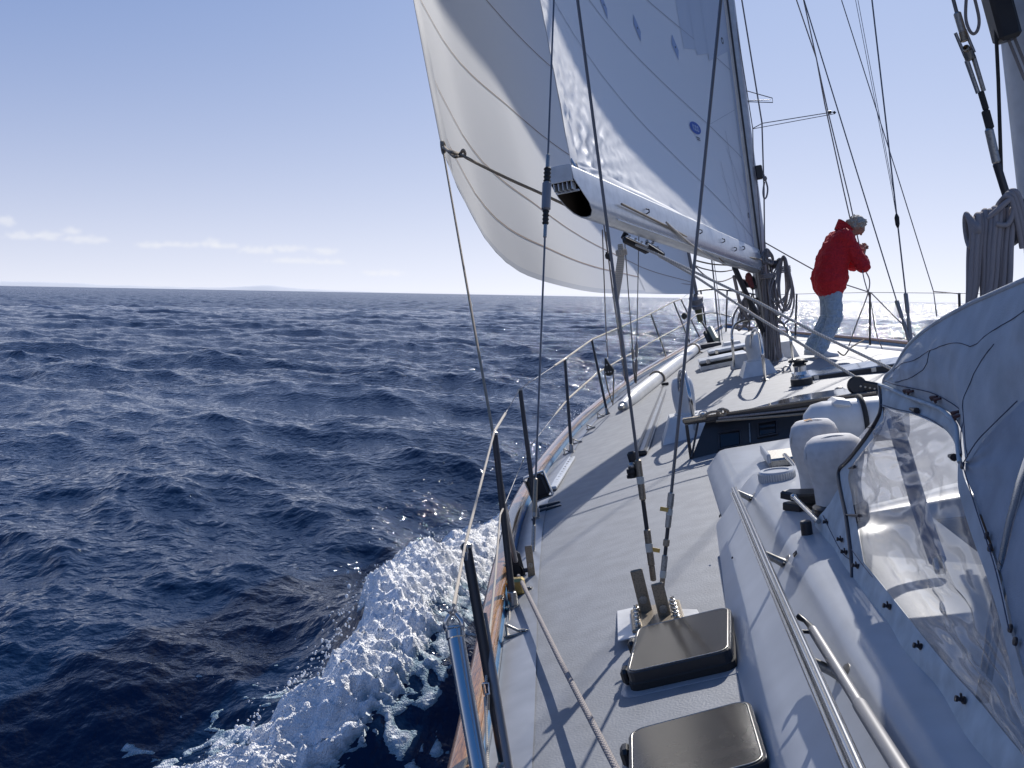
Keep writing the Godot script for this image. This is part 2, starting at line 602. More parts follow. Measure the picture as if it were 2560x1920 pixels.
func wave(x: float, z: float, least: float) -> Vector3:
	var y := 0.0
	var dx := 0.0
	var dz := 0.0
	for w in wk:
		if w[4] < least:
			break
		var p: float = w[0] * x + w[1] * z + w[3]
		var c: float = cos(p) * w[2]
		y += sin(p) * w[2]
		dx += c * w[5]
		dz += c * w[6]
	return Vector3(dx * 0.75, y, dz * 0.75)


const CREST_Z := [-19.0, -17.0, -15.5, -13.0, -11.0, -9.0, -8.0, -7.0, -6.0, -5.4, -5.0, -4.6, -4.2, -3.6]
const CREST_X := [-1.5, -2.4, -2.7, -2.8, -2.95, -3.3, -3.42, -3.42, -3.4, -3.42, -3.6, -3.9, -4.35, -5.0]

func crest_x(z: float) -> float:
	for i in CREST_Z.size() - 1:
		if z <= CREST_Z[i + 1]:
			var t := clampf((z - CREST_Z[i]) / (CREST_Z[i + 1] - CREST_Z[i]), 0.0, 1.0)
			return lerpf(CREST_X[i], CREST_X[i + 1], t * t * (3.0 - 2.0 * t))
	return -5.0


func hump(x: float, z: float) -> float:   # the wave that the bow throws off
	if z < -19.0 or z > -1.0 or x < -6.5 or x > -1.0:
		return 0.0
	var d := x - crest_x(z)
	var tall := 0.30 * smoothstep(-19.0, -16.0, z) * smoothstep(-2.5, -5.5, z)
	var out := 0.0
	if d < 0.0:
		out = exp(-d * d / 0.07) 
	else:
		out = exp(-d * d / 0.5)
	return tall * out - 0.10 * exp(-(d + 0.95) * (d + 0.95) / 0.25) * smoothstep(-2.5, -5.5, z)


func build_sea() -> void:
	make_waves()
	var gust := FastNoiseLite.new()
	gust.seed = 9
	gust.frequency = 0.05
	var rs := [1.6]
	while rs[-1] < 40000.0:
		var r: float = rs[-1]
		var k := 0.012
		if r > 3.0: k = 0.0068
		if r > 30.0: k = 0.0055
		if r > 120.0: k = 0.012
		if r > 1200.0: k = 0.06
		rs.append(r * (1.0 + k))
	var cols := []
	var a := -180.0
	while a < 180.0:
		cols.append(a)
		a += 0.15 if a >= -44.0 and a < 38.0 else 4.0
	cols.append(180.0)
	var n := cols.size()
	var pos := PackedVector3Array()
	var sn := PackedFloat32Array()
	var cs := PackedFloat32Array()
	for c in cols:
		sn.append(sin(deg_to_rad(c)))
		cs.append(cos(deg_to_rad(c)))
	for j in rs.size():
		var r: float = rs[j]
		var least := r * 0.006
		var fade := 1.0 if r < 900.0 else clampf(1.0 - (r - 900.0) / 3000.0, 0.0, 1.0)
		for i in n:
			var x := EYE.x + r * sn[i]
			var z := -r * cs[i]
			var d := Vector3.ZERO
			if fade > 0.0 and (absf(cols[i] + 3.0) < 42.0 or r < 60.0):
				d = wave(x, z, least) * fade * (0.95 + 0.5 * gust.get_noise_2d(x, z))
			if r < 22.0:
				d.y += hump(x, z)
				if x > -2.3 and z > -21.0:
					d.y = minf(d.y, 0.1)
			pos.append(Vector3(x + d.x, d.y, z + d.z))
	var nor := PackedVector3Array()
	nor.resize(pos.size())
	for j in rs.size():
		var jl := maxi(j - 1, 0) * n
		var jh := mini(j + 1, rs.size() - 1) * n
		for i in n:
			var du := pos[j * n + mini(i + 1, n - 1)] - pos[j * n + maxi(i - 1, 0)]
			var dv := pos[jh + i] - pos[jl + i]
			nor[j * n + i] = du.cross(dv).normalized()
	# one sheet; far off, the ripples too small to build are carried by the roughness
	var mesh := ArrayMesh.new()
	var edges := [0, 0, 0, rs.size() - 1]
	for j in rs.size():
		if rs[j] < 28.0: edges[1] = j
		if rs[j] < 150.0: edges[2] = j
	for b in 3:
		var a0: int = edges[b]
		var a1: int = edges[b + 1]
		var sub := PackedInt32Array()
		for j in range(a0, a1):
			for i in n - 1:
				var q := (j - a0) * n + i
				sub.append_array([q, q + n, q + 1, q + 1, q + n, q + n + 1])
		var arr := []
		arr.resize(Mesh.ARRAY_MAX)
		arr[Mesh.ARRAY_VERTEX] = pos.slice(a0 * n, (a1 + 1) * n)
		arr[Mesh.ARRAY_NORMAL] = nor.slice(a0 * n, (a1 + 1) * n)
		arr[Mesh.ARRAY_INDEX] = sub
		mesh.add_surface_from_arrays(Mesh.PRIMITIVE_TRIANGLES, arr)
		mesh.surface_set_material(b, [M.water_near, M.water_mid, M.water_far][b])
	var sea := part("sea", mesh, null, self)
	meta(sea, "dark blue choppy sea reaching to the horizon", "sea", "", "structure")
	build_foam()
	# low hills on the far shore
	var hn := FastNoiseLite.new()
	hn.seed = 21
	hn.frequency = 0.09
	var mb := MB.new(Vector3(-9000, 0, -24000))
	mb.smooth()
	var prev := []
	for i in 90:
		var az := deg_to_rad(-34.0 + i * 0.36)
		var dist := 26000.0
		var deg := rad_to_deg(az)
		var top := 45.0 + 25.0 * hn.get_noise_1d(i * 2.0) + 80.0 * exp(-pow((deg + 21.0) / 1.7, 2.0)) + 70.0 * exp(-pow((deg + 33.0) / 4.0, 2.0))
		top *= clampf((-13.5 - deg) / 4.0, 0.0, 1.0)
		var p := Vector3(sin(az), 0, -cos(az))
		var row := [p * dist + Vector3(0, -30, 0), p * (dist + 500.0) + Vector3(0, top * 0.7, 0), p * (dist + 1200.0) + Vector3(0, top, 0), p * (dist + 4000.0) + Vector3(0, -30, 0)]
		if prev.size():
			for k in 3:
				mb.quad(prev[k], row[k], row[k + 1], prev[k + 1])
		prev = row
	solo("far_hills", "faint low hills on the far horizon", "hills", mb, M.hill_haze, "", true, "structure")


func build_foam() -> void:
	var patch := FastNoiseLite.new()
	patch.seed = 31
	patch.frequency = 1.6
	patch.fractal_octaves = 4
	var lump := FastNoiseLite.new()
	lump.seed = 32
	lump.frequency = 7.0
	lump.fractal_octaves = 3
	var bubble := FastNoiseLite.new()
	bubble.seed = 33
	bubble.noise_type = FastNoiseLite.TYPE_CELLULAR
	bubble.frequency = 14.0
	var streak := FastNoiseLite.new()
	streak.seed = 34
	streak.frequency = 1.0
	streak.fractal_octaves = 4
	var pos := PackedVector3Array()
	var idx := PackedInt32Array()
	var keep := PackedByteArray()
	var tint := PackedColorArray()
	var z := -18.6
	var zs := []
	while z < -3.9:
		zs.append(z)
		z += 0.03 if z < -12.0 else (0.02 if z < -8.0 else 0.014)
	var n := 150
	for zz in zs:
		var cx := crest_x(zz)
		var near := smoothstep(-9.0, -5.6, zz)
		for i in n:
			var d := lerpf(-1.35, 1.25, float(i) / (n - 1))
			var x: float = cx + d
			var w := wave(x, zz, 0.02)
			var base := w.y + hump(x, zz)
			# how much foam lies here: dense behind the crest's edge, torn up inboard, thin streaks outboard near the camera
			var edge := -0.22 + 0.16 * patch.get_noise_2d(zz * 1.4, 7.0)
			var dens := smoothstep(edge - 0.05, edge + 0.10, d) * (1.0 - smoothstep(0.30, 0.95 - 0.35 * near, d))
			dens *= smoothstep(-18.6, -17.4, zz)
			var torn := 1.0 - 0.75 * dens * (1.0 - near * smoothstep(0.1, 0.6, d))
			var c := dens * 1.2 - 0.52 + 0.5 * patch.get_noise_2d(x * 1.1, zz * 0.8) + 0.40 * lump.get_noise_2d(x * 0.7, zz * 0.7) + torn * (0.42 * lump.get_noise_2d(x * 2.2 + 9.0, zz * 2.2) + 0.35 * lump.get_noise_2d(x * 5.0, zz * 5.0 + 9.0)) + 0.14 * torn * bubble.get_noise_2d(x * 1.4, zz * 1.4)
			c -= 0.30 * near * smoothstep(0.0, 0.5, d)
			if d < edge + 0.1:
				var sc := 0.20 - 1.1 * absf(streak.get_noise_2d(x * 1.7 + zz * 0.9, zz * 1.5)) + 0.30 * lump.get_noise_2d(x * 0.8, zz * 0.8) + 0.25 * streak.get_noise_2d(x * 0.7, zz * 0.7 + 30.0)
				sc *= 1.0
				sc -= 0.25 * smoothstep(-5.2, -6.2, zz) + 0.5 * smoothstep(-6.2, -8.0, zz) + 0.2 * smoothstep(-0.7, -1.3, d)
				c = maxf(c, sc)
			if d > 0.25:
				var lace := 0.16 - 1.0 * absf(streak.get_noise_2d(x * 2.2, zz * 1.1 + 60.0)) + 0.35 * lump.get_noise_2d(x * 0.9, zz * 0.5) - 0.25 * smoothstep(0.7, 1.2, d)
				c = maxf(c, lace * 0.7 - 0.5 * smoothstep(-8.0, -12.0, zz))
			var h := -0.05
			if c > 0.0:
				h = 0.004 + minf(c, 0.6) * 0.10 * dens + lump.get_noise_2d(x * 0.8, zz * 0.8) * 0.07 * dens * minf(c * 3.0, 1.0) + absf(lump.get_noise_2d(x * 2.6, zz * 2.6)) * 0.04 * minf(c * 4.0, 1.0) + absf(lump.get_noise_2d(x * 6.5, zz * 6.5)) * 0.028 * minf(c * 3.0, 1.0) + (0.5 + 0.5 * bubble.get_noise_2d(x * 1.6, zz * 1.6)) * 0.014 * minf(c * 4.0, 1.0)
			else:
				h = maxf(-0.05, c * 0.4)
			pos.append(Vector3(x + w.x, base + h, zz + w.z))
			keep.append(1 if c > -0.06 else 0)
			var white := smoothstep(0.0, 0.30, c + 0.12 * lump.get_noise_2d(x * 3.0 + 4.0, zz * 3.0))
			tint.append(Color(lerpf(0.22, 0.88, white), lerpf(0.33, 0.89, white), lerpf(0.40, 0.90, white)))
	for j in zs.size() - 1:
		for i in n - 1:
			var q := j * n + i
			if keep[q] + keep[q + 1] + keep[q + n] + keep[q + n + 1] > 0:
				idx.append_array([q, q + n, q + 1, q + 1, q + n, q + n + 1])
	var nor := PackedVector3Array()
	nor.resize(pos.size())
	for j in zs.size():
		for i in n:
			var du := pos[j * n + mini(i + 1, n - 1)] - pos[j * n + maxi(i - 1, 0)]
			var dv := pos[mini(j + 1, zs.size() - 1) * n + i] - pos[maxi(j - 1, 0) * n + i]
			nor[j * n + i] = dv.cross(du).normalized()
	for q in idx.size() / 3:
		var t := idx[q * 3 + 1]
		idx[q * 3 + 1] = idx[q * 3 + 2]
		idx[q * 3 + 2] = t
	var f := part("bow_wave_foam", arrays(pos, nor, PackedVector2Array(), idx, tint), M.foam, self)
	meta(f, "white churned foam of the bow wave along the port side", "foam", "", "stuff")
	# drops thrown up along the crest
	var rng := RandomNumberGenerator.new()
	rng.seed = 5
	var sm := SphereMesh.new()
	sm.radius = 1.0
	sm.height = 2.0
	sm.radial_segments = 6
	sm.rings = 3
	var mm := MultiMesh.new()
	mm.transform_format = MultiMesh.TRANSFORM_3D
	mm.mesh = sm
	var places := []
	for i in 5200:
		var zz := rng.randf_range(-17.6, -4.4)
		if i < 1500:
			zz = rng.randfn(-16.0, 0.7)
		var clump := patch.get_noise_2d(zz * 2.5, 40.0)
		if i >= 1500 and clump < rng.randf_range(-0.5, 0.25):
			continue
		var d := rng.randfn(-0.12, 0.22)
		var hmax := 0.10 + 0.22 * maxf(clump, 0.0) + (0.45 if i < 1500 else 0.0) * exp(-pow((zz + 16.0) / 0.6, 2.0))
		var x := crest_x(zz) + d + (0.25 if i < 1500 else 0.0)
		var y := wave(x, zz, 0.1).y + hump(x, zz) + absf(rng.randfn(0.0, 1.0)) * hmax * 0.6
		var r := rng.randf_range(0.0025, 0.008) * (1.0 if rng.randf() < 0.9 else 1.8)
		places.append(Transform3D(Basis().scaled(Vector3(r, r * rng.randf_range(0.8, 1.6), r)), Vector3(x, y, zz)))
	mm.instance_count = places.size()
	for i in places.size():
		mm.set_instance_transform(i, places[i])
	var o := MultiMeshInstance3D.new()
	o.name = "spray_drops"
	o.multimesh = mm
	o.material_override = M.drop
	add_child(o)
	meta(o, "fine white spray drops above the bow wave crest", "spray", "", "stuff")


# ---------------------------------------------------------------- hull and deck
const HB_D := [-4.0, -2.0, 0.0, 2.0, 3.0, 5.0, 6.9, 9.5, 11.75, 15.0, 17.0, 18.7, 20.5, 21.6, 22.2]
const HB_X := [1.520, 1.745, 1.940, 2.097, 2.180, 2.375, 2.510, 2.490, 2.350, 1.900, 1.446, 0.980, 0.500, 0.200, 0.020]

func hb(d: float) -> float:
	for i in HB_D.size() - 1:
		if d <= HB_D[i + 1]:
			var x0: float = HB_X[maxi(i - 1, 0)]
			var x1: float = HB_X[i]
			var x2: float = HB_X[i + 1]
			var x3: float = HB_X[mini(i + 2, HB_X.size() - 1)]
			var h: float = HB_D[i + 1] - HB_D[i]
			var m1: float = (x2 - x0) / (HB_D[i + 1] - HB_D[maxi(i - 1, 0)])
			var m2: float = (x3 - x1) / (HB_D[mini(i + 2, HB_X.size() - 1)] - HB_D[i])
			var t: float = (d - HB_D[i]) / h
			return (2.0 * t * t * t - 3.0 * t * t + 1.0) * x1 + (t * t * t - 2.0 * t * t + t) * h * m1 + (3.0 * t * t - 2.0 * t * t * t) * x2 + (t * t * t - t * t) * h * m2
	return 0.02


func deck(x: float, d: float) -> float:
	var b := maxf(hb(d), 0.02)
	var q := maxf(d - 9.0, 0.0) / 13.0
	return 0.42 * q * q + 0.27 * minf(1.0, b / 2.3) * (1.0 - minf(x * x / b / b, 1.3))


func on_deck(x: float, d: float, h := 0.0) -> Vector3:
	return Vector3(x, deck(x, d) + h, -d)


func build_hull() -> void:
	var at := Vector3(0, 0, -9)
	var hull := thing("sailing_yacht_hull", "white yacht hull with grey deck and varnished wooden toe rail, heeled to port", "boat", at)
	var ds := []
	var d := -3.9
	while d < 22.15:
		ds.append(d)
		d += 0.2
	ds.append(22.18)
	var mb := MB.new(at)
	var rows := []
	for q in ds:
		var row := []
		for i in 29:
			row.append(on_deck(hb(q) * lerpf(-1.0, 1.0, i / 28.0), q))
		rows.append(row)
	mb.grid(rows, true)
	part("deck", mb, M.nonskid, hull)
	# pale smooth margin of the side deck, a skin over the rough paint, on both sides
	for s in [-1.0, 1.0]:
		mb = MB.new(at)
		rows = []
		for q in ds:
			if q > 21.5:
				continue
			var row := []
			for i in 4:
				row.append(on_deck(s * (hb(q) - 0.02 - minf(0.14, hb(q) * 0.3) * i / 3.0), q, 0.005))
			rows.append(row)
		mb.grid(rows, s < 0.0)
		part("smooth_margin", mb, M.deck_gloss, hull)
		# raised rail: wooden cap on a blue-painted inner face
		mb = MB.new(at)
		rows = []
		var cap := []
		for q in ds:
			var x := hb(q)
			var y := deck(x, q)
			rows.append([Vector3(s * (x - 0.012), y - 0.01, -q), Vector3(s * (x + 0.004), y + 0.062, -q)])
			var ring := PackedVector3Array()
			for c in [[-0.012, 0.062], [-0.006, 0.088], [0.015, 0.095], [0.055, 0.095], [0.072, 0.088], [0.076, 0.06], [0.06, 0.03], [0.005, 0.045]]:
				ring.append(Vector3(s * (x + c[0]), y + c[1], -q))
			if s > 0.0:
				ring.reverse()
			cap.append(ring)
		mb.grid(rows, s > 0.0)
		part("blue_bulwark_face", mb, M.blue_paint, hull)
		mb = MB.new(at)
		mb.loft(cap)
		part("toe_rail", mb, M.varnished_wood, hull)
		# topsides down to below the water
		mb = MB.new(at)
		rows = []
		for q in ds:
			var x := hb(q)
			var y := deck(x, q)
			var row := []
			for c in [[0.058, 0.05, 0.0], [0.045, -0.35, 0.04], [-0.03, -0.8, 0.14], [-0.22, -1.3, 0.36], [-0.6, -1.75, 0.8]]:
				row.append(Vector3(s * maxf(x + c[0] - c[2] * smoothstep(8.0, 22.0, q) * 1.2, 0.0), y + c[1], -q))
			rows.append(row)
		mb.grid(rows, s < 0.0)
		part("topside", mb, M.hull_paint, hull)
	# stern end, behind the camera
	mb = MB.new(at)
	mb.flat()
	var x4 := hb(-3.9)
	mb.quad(Vector3(-x4, 0.1, 3.9), Vector3(-x4 + 0.4, -1.7, 3.9), Vector3(x4 - 0.4, -1.7, 3.9), Vector3(x4, 0.1, 3.9))
	part("transom", mb, M.hull_paint, hull)


# ---------------------------------------------------------------- deckhouse
func build_deckhouse() -> void:
	var at := v(-1.2, 0.2, -4.0)
	var house := thing("cockpit_coaming", "white moulded coaming with stepped front and slanted side beside the cockpit", "deckhouse", at)
	var mb := MB.new(at)
	var low := [[-1.30, 0.2], [-1.285, 0.21], [-1.255, 0.25], [-1.225, 0.285], [-1.212, 0.303], [-1.195, 0.315], [-1.165, 0.322], [-1.05, 0.326], [0.8, 0.40], [0.85, 0.2]]
	var tall := [[-1.34, 0.18], [-1.325, 0.195], [-1.275, 0.25], [-1.185, 0.35], [-1.15, 0.39], [-1.125, 0.413], [-1.09, 0.424], [-0.98, 0.428], [0.8, 0.5], [0.85, 0.2]]
	var rings := []
	var st := [[6.44, 0, 0.02], [6.40, 0, 0.35], [6.375, 0, 0.8], [6.35, 0, 0.96], [6.30, 0, 1.0], [6.2, 0, 1.0], [5.6, 0, 1.0], [5.0, 0, 1.0], [4.97, 0, 1.0], [4.955, 0.1, 1], [4.93, 0.55, 1.0], [4.90, 0.9, 1.0], [4.86, 1.0, 1.0], [4.8, 1, 1], [4.6, 1, 1], [4.2, 1, 1], [3.8, 1, 1], [3.74, 1, 1], [3.4, 1, 1], [3.0, 1, 1], [2.6, 1, 1], [2.0, 1, 1], [1.4, 1, 1], [0.6, 1, 1], [-0.6, 1, 1], [-2.0, 1, 1]]
	for s in st:
		var d: float = s[0]
		var row := []
		var out := clampf((4.9 - d) / 1.5, 0.0, 1.0) * 0.06
		for k in low.size():
			var p := Vector2(low[k][0], low[k][1]).lerp(Vector2(tall[k][0], tall[k][1]), s[1])
			if k < 3:
				p.x -= out * (1.0 - k * 0.3)
			var dk := deck(p.x, d)
			p.y = dk - 0.02 + (p.y - dk + 0.02) * s[2] if k > 0 and k < 9 else dk - 0.02
			if k > 7 and d < 3.75:   # under the dodger the coaming ends at the open companionway
				p = Vector2(-0.66, 0.43) if k == 8 else Vector2(-0.64, -0.35)
			if s[2] < 0.9 and k > 0 and k < 8:
				p.x += (1.0 - s[2]) * 0.05 * (1.0 if k < 6 else 0.0)
			row.append(Vector3(p.x, p.y, -d))
		rings.append(row)
	mb.grid(rings, true)
	part("moulding", mb, M.gelcoat, house)
	mb = MB.new(at)
	mb.box(v(0.1, -0.32, -1.9), v(1.7, 0.04, 3.7), 0.0)
	part("companionway_floor", mb, M.dark_wood, house)
	mb = MB.new(at)
	mb.box(v(0.1, 0.02, -3.72), v(1.7, 0.72, 0.03), 0.0)
	part("companionway_bulkhead", mb, M.dark_wood, house)
	mb = MB.new(at)
	mb.box(v(0.95, 0.05, -1.9), v(0.05, 0.75, 3.7), 0.0)
	part("starboard_coaming", mb, M.gelcoat, house)
	# scuffs and chips in the side, each a thin dark sliver
	for q in [[v(-1.32, 0.324, -4.448), 0.03], [v(-1.31, 0.237, -4.058), 0.02], [v(-1.31, 0.208, -3.831), 0.028], [v(-1.31, 0.145, -3.892), 0.035], [v(-1.31, 0.122, -3.875), 0.02], [v(-1.31, 0.162, -3.672), 0.034], [v(-1.14, 0.403, -3.386), 0.04]]:
		mb = MB.new(at)
		var c: Vector3 = q[0]
		mb.box(c + v(-0.003, 0.002, 0), v(0.004, q[1] * 0.5, q[1] * 0.35), 0.001, Basis(Vector3.RIGHT, 0.6) * Basis(Vector3.BACK, -0.6))
		part("scuff", mb, M.dark_tube, house)
	# handrail along the coaming, on three standoffs
	var rail_pts := [v(-1.238, 0.40, -4.62), v(-1.242, 0.413, -4.0), v(-1.25, 0.43, -3.0), v(-1.25, 0.43, -2.3), v(-1.25, 0.43, -1.2)]
	at = v(-1.245, 0.41, -3.0)
	var rail := thing("handrail", "long polished steel handrail along the side of the cockpit coaming", "handrail", at)
	mb = MB.new(at)
	var inner := curve(rail_pts, 8)
	mb.tube(inner, 0.0135, 10)
	part("rail_tube", mb, M.steel, rail)
	mb = MB.new(at)
	var second := []
	for p in inner:
		second.append(p + Vector3(-0.014, -0.016, 0.0))
	mb.tube(second, 0.007, 8)
	part("lower_bead", mb, M.steel, rail)
	for d in [4.56, 3.45, 2.42, 1.3]:
		mb = MB.new(at)
		var a := Vector3(-1.245, 0.405, -d)
		var b := Vector3(-1.175, 0.36, -d)
		mb.tube([a, along(a, b, 0.7), b], [0.011, 0.013, 0.016], 8)
		var std := part("standoff", mb, M.dull_steel, rail)
		mb = MB.new(at)
		mb.lathe([Vector2(0.0, 0.0), Vector2(0.036, 0.0), Vector2(0.034, 0.006), Vector2(0.014, 0.009)], b + Vector3(0.004, -0.004, 0), Vector3(-0.75, 0.6, 0), 12)
		part("foot_plate", mb, M.dull_steel, std)
		for q in [-1.0, 1.0]:
			mb = MB.new(at)
			mb.ball(b + Vector3(-0.004, 0.004, 0.024 * q), Vector3(0.006, 0.006, 0.006), 6)
			part("bolt", mb, M.dark_tube, std)
	# boat hook pole lying on the coaming side
	at = v(-1.17, 0.40, -2.2)
	var pole := thing("boat_hook", "grey telescopic boat hook lying inboard of the handrail", "boat hook", at)
	mb = MB.new(at)
	var a := v(-1.205, 0.407, -2.62)
	var b := v(-1.181, 0.427, -1.8)
	var e := along(a, b, 1.9)
	var mid := along(a, b, 0.62)
	mb.tube([a, mid], 0.0125, 12)
	part("thin_tube", mb, M.grey_tube, pole)
	mb = MB.new(at)
	mb.tube([mid, along(mid, e, 0.01), e], [0.0125, 0.0155, 0.0155], 12)
	part("thick_tube", mb, M.grey_tube, pole)
	mb = MB.new(at)
	mb.tube([a, along(a, b, -0.04), along(a, b, -0.09) + Vector3(-0.006, 0.004, 0), along(a, b, -0.11) + Vector3(-0.02, 0.012, 0)], [0.012, 0.008, 0.006, 0.009], 8)
	mb.tube([along(a, b, 0.02), along(a, b, 0.0) + Vector3(-0.03, 0.0, 0), along(a, b, -0.03) + Vector3(-0.035, 0.01, 0)], [0.006, 0.005, 0.004], 6)
	part("hook", mb, M.black_plastic, pole)
	# ribbed inspection plate
	at = v(-1.047, 0.441, -4.62)
	at.y = 0.445
	var pl := thing("deck_plate", "round white ribbed inspection plate on the coaming top", "deck plate", at)
	mb = MB.new(at)
	mb.lathe([Vector2(0.078, -0.03), Vector2(0.078, 0.012), Vector2(0.072, 0.018), Vector2(0.056, 0.018), Vector2(0.054, 0.012), Vector2(0.0, 0.012)], at, Vector3.UP, 36)
	part("ring", mb, M.gelcoat, pl)
	mb = MB.new(at)
	for i in 44:
		var q := TAU * i / 44.0
		mb.box(at + Vector3(cos(q) * 0.079, -0.008, sin(q) * 0.079), Vector3(0.006, 0.036, 0.004), 0.0, Basis(Vector3.UP, -q))
	part("ribs", mb, M.white_paint, pl, "", "stuff")
	# grey louvred vent with a bright grab rail beside it
	at = v(-0.86, 0.44, -5.2)
	var vent := thing("locker_vent", "grey vent tray with raised lip on the coaming forward of the winches", "vent", at)
	mb = MB.new(at)
	mb.box(v(-0.87, 0.355, -5.55), v(0.26, 0.05, 0.3), 0.01)
	part("tray", mb, M.dull_steel, vent)
	mb = MB.new(at)
	mb.box(v(-1.0, 0.385, -5.55), v(0.02, 0.05, 0.34), 0.006)
	part("lip", mb, M.gelcoat, vent)
	at = v(-0.9, 0.5, -4.9)
	var gr := thing("grab_rail", "short bright steel grab rail beside the round inspection plate", "handrail", at)
	mb = MB.new(at)
	mb.tube(curve([v(-0.923, 0.401, -5.35), v(-0.924, 0.402, -5), v(-0.934, 0.389, -4.65), v(-0.93, 0.43, -4.6)], 5), 0.012, 8)
	part("rail_tube", mb, M.steel, gr)
	# two winches under cloth covers
	winch_cover(v(-0.938, 0.439, -4.1), 0.30, 0.094, "stained white cloth winch cover with orange top, further of the two by the dodger", true)
	winch_cover(v(-0.937, 0.483, -3.68), 0.25, 0.10, "grey-white cloth winch cover half behind the dodger window", false)
	# winch handle in its black holder
	at = v(-1.026, 0.445, -3.95)
	var wh := thing("winch_crank", "black winch crank with steel shaft at the foot of the stained cover", "winch crank", at)
	mb = MB.new(at)
	var hp := [[-0.085, -0.02], [-0.05, -0.06], [0.06, -0.07], [0.10, -0.02], [0.09, 0.04], [-0.03, 0.06]]
	var poly := []
	for q in hp:
		poly.append(Vector2(q[0], q[1]))
	mb.prism(poly, 0.015, 0.045, Transform3D(Basis(Vector3.FORWARD, 0.12), at), 0.008)
	mb.prism(poly, -0.03, 0.0, Transform3D(Basis(Vector3.FORWARD, 0.12).scaled(Vector3(0.9, 1, 0.9)), at), 0.004)
	part("holder", mb, M.black_plastic, wh)
	mb = MB.new(at)
	mb.tube([v(-1.07, 0.491, -3.86), v(-1.034, 0.464, -3.55)], 0.0095, 8)
	mb.ball(v(-1.071, 0.493, -3.86), Vector3.ONE * 0.013, 8)
	part("shaft", mb, M.steel, wh)
	at = v(-1.077, 0.411, -3.55)
	var cap := thing("vent_cap", "small black cylindrical cap on the coaming by the dodger flap", "vent", at)
	mb = MB.new(at)
	mb.lathe([Vector2(0.027, -0.03), Vector2(0.027, 0.0), Vector2(0.0195, 0.003), Vector2(0.0195, 0.055), Vector2(0.017, 0.06), Vector2(0, 0.06)], at, Vector3.UP, 16)
	part("body", mb, M.dark_tube, cap)
	mb = MB.new(at)
	mb.box(at + v(-0.022, 0.0, 0.01), v(0.03, 0.01, 0.03), 0.002)
	part("lug", mb, M.black_plastic, cap)
	build_skylight()


func winch_cover(foot: Vector3, tall: float, r: float, label: String, stained: bool) -> void:
	var c := thing("winch_cover", label, "winch cover", foot, "cloth covers on the cockpit winches")
	var mb := MB.new(foot)
	var rings := []
	var n := 20
	var nz := FastNoiseLite.new()
	nz.seed = int(r * 1000)
	nz.frequency = 6.0
	for j in 15:
		var t := j / 14.0
		var y := tall * t
		var rr := r * (0.80 + 0.22 * smoothstep(0.2, 0.75, t))
		if t > 0.72:
			var q := (t - 0.72) / 0.28
			rr *= sqrt(maxf(1.0 - q * q * 0.985, 0.0))
			y = tall * (0.72 + 0.28 * sin(q * PI / 2.0))
		var ring := PackedVector3Array()
		for k in n:
			var a := TAU * k / n
			var w := 1.0 + 0.05 * nz.get_noise_3d(cos(a) * r, y, sin(a) * r) + (0.03 * sin(a * 3.0) * (1.0 - t) if t < 0.8 else 0.0)
			ring.append(foot + Vector3(cos(a) * rr * w, y, -sin(a) * rr * w))
		rings.append(ring)
	mb.loft(rings)
	part("cloth", mb, M.cover_cloth, c)
	mb = MB.new(foot)
	mb.lathe([Vector2(r * 0.95, -0.05), Vector2(r * 0.95, 0.0), Vector2(r * 0.75, 0.012)], foot, Vector3.UP, 20)
	part("winch_base", mb, M.dark_tube, c)
	mb = MB.new(foot)
	var seam := []
	for k in 25:
		var a := PI * k / 24.0
		seam.append(foot + Vector3(cos(a) * r * 1.0, tall * 0.72 + sin(a) * tall * 0.283, 0.03))
	mb.tube(seam, 0.0022, 5)
	part("top_seam", mb, M.cover_cloth, c)
	if stained:
		mb = MB.new(foot)
		var rows := []
		for j in 7:
			var row := []
			for k in 13:
				var th := lerpf(0.06, 0.98 - 0.25 * absf(sin(k * 1.3)), j / 6.0)
				var a := lerpf(2.0, 4.6, k / 12.0)
				row.append(foot + Vector3(sin(th) * cos(a) * r * 1.028, tall * 0.72 + cos(th) * tall * 0.288, -sin(th) * sin(a) * r * 1.028))
			rows.append(row)
		mb.grid(rows, true)
		part("rust_stain", mb, M.stain, c)


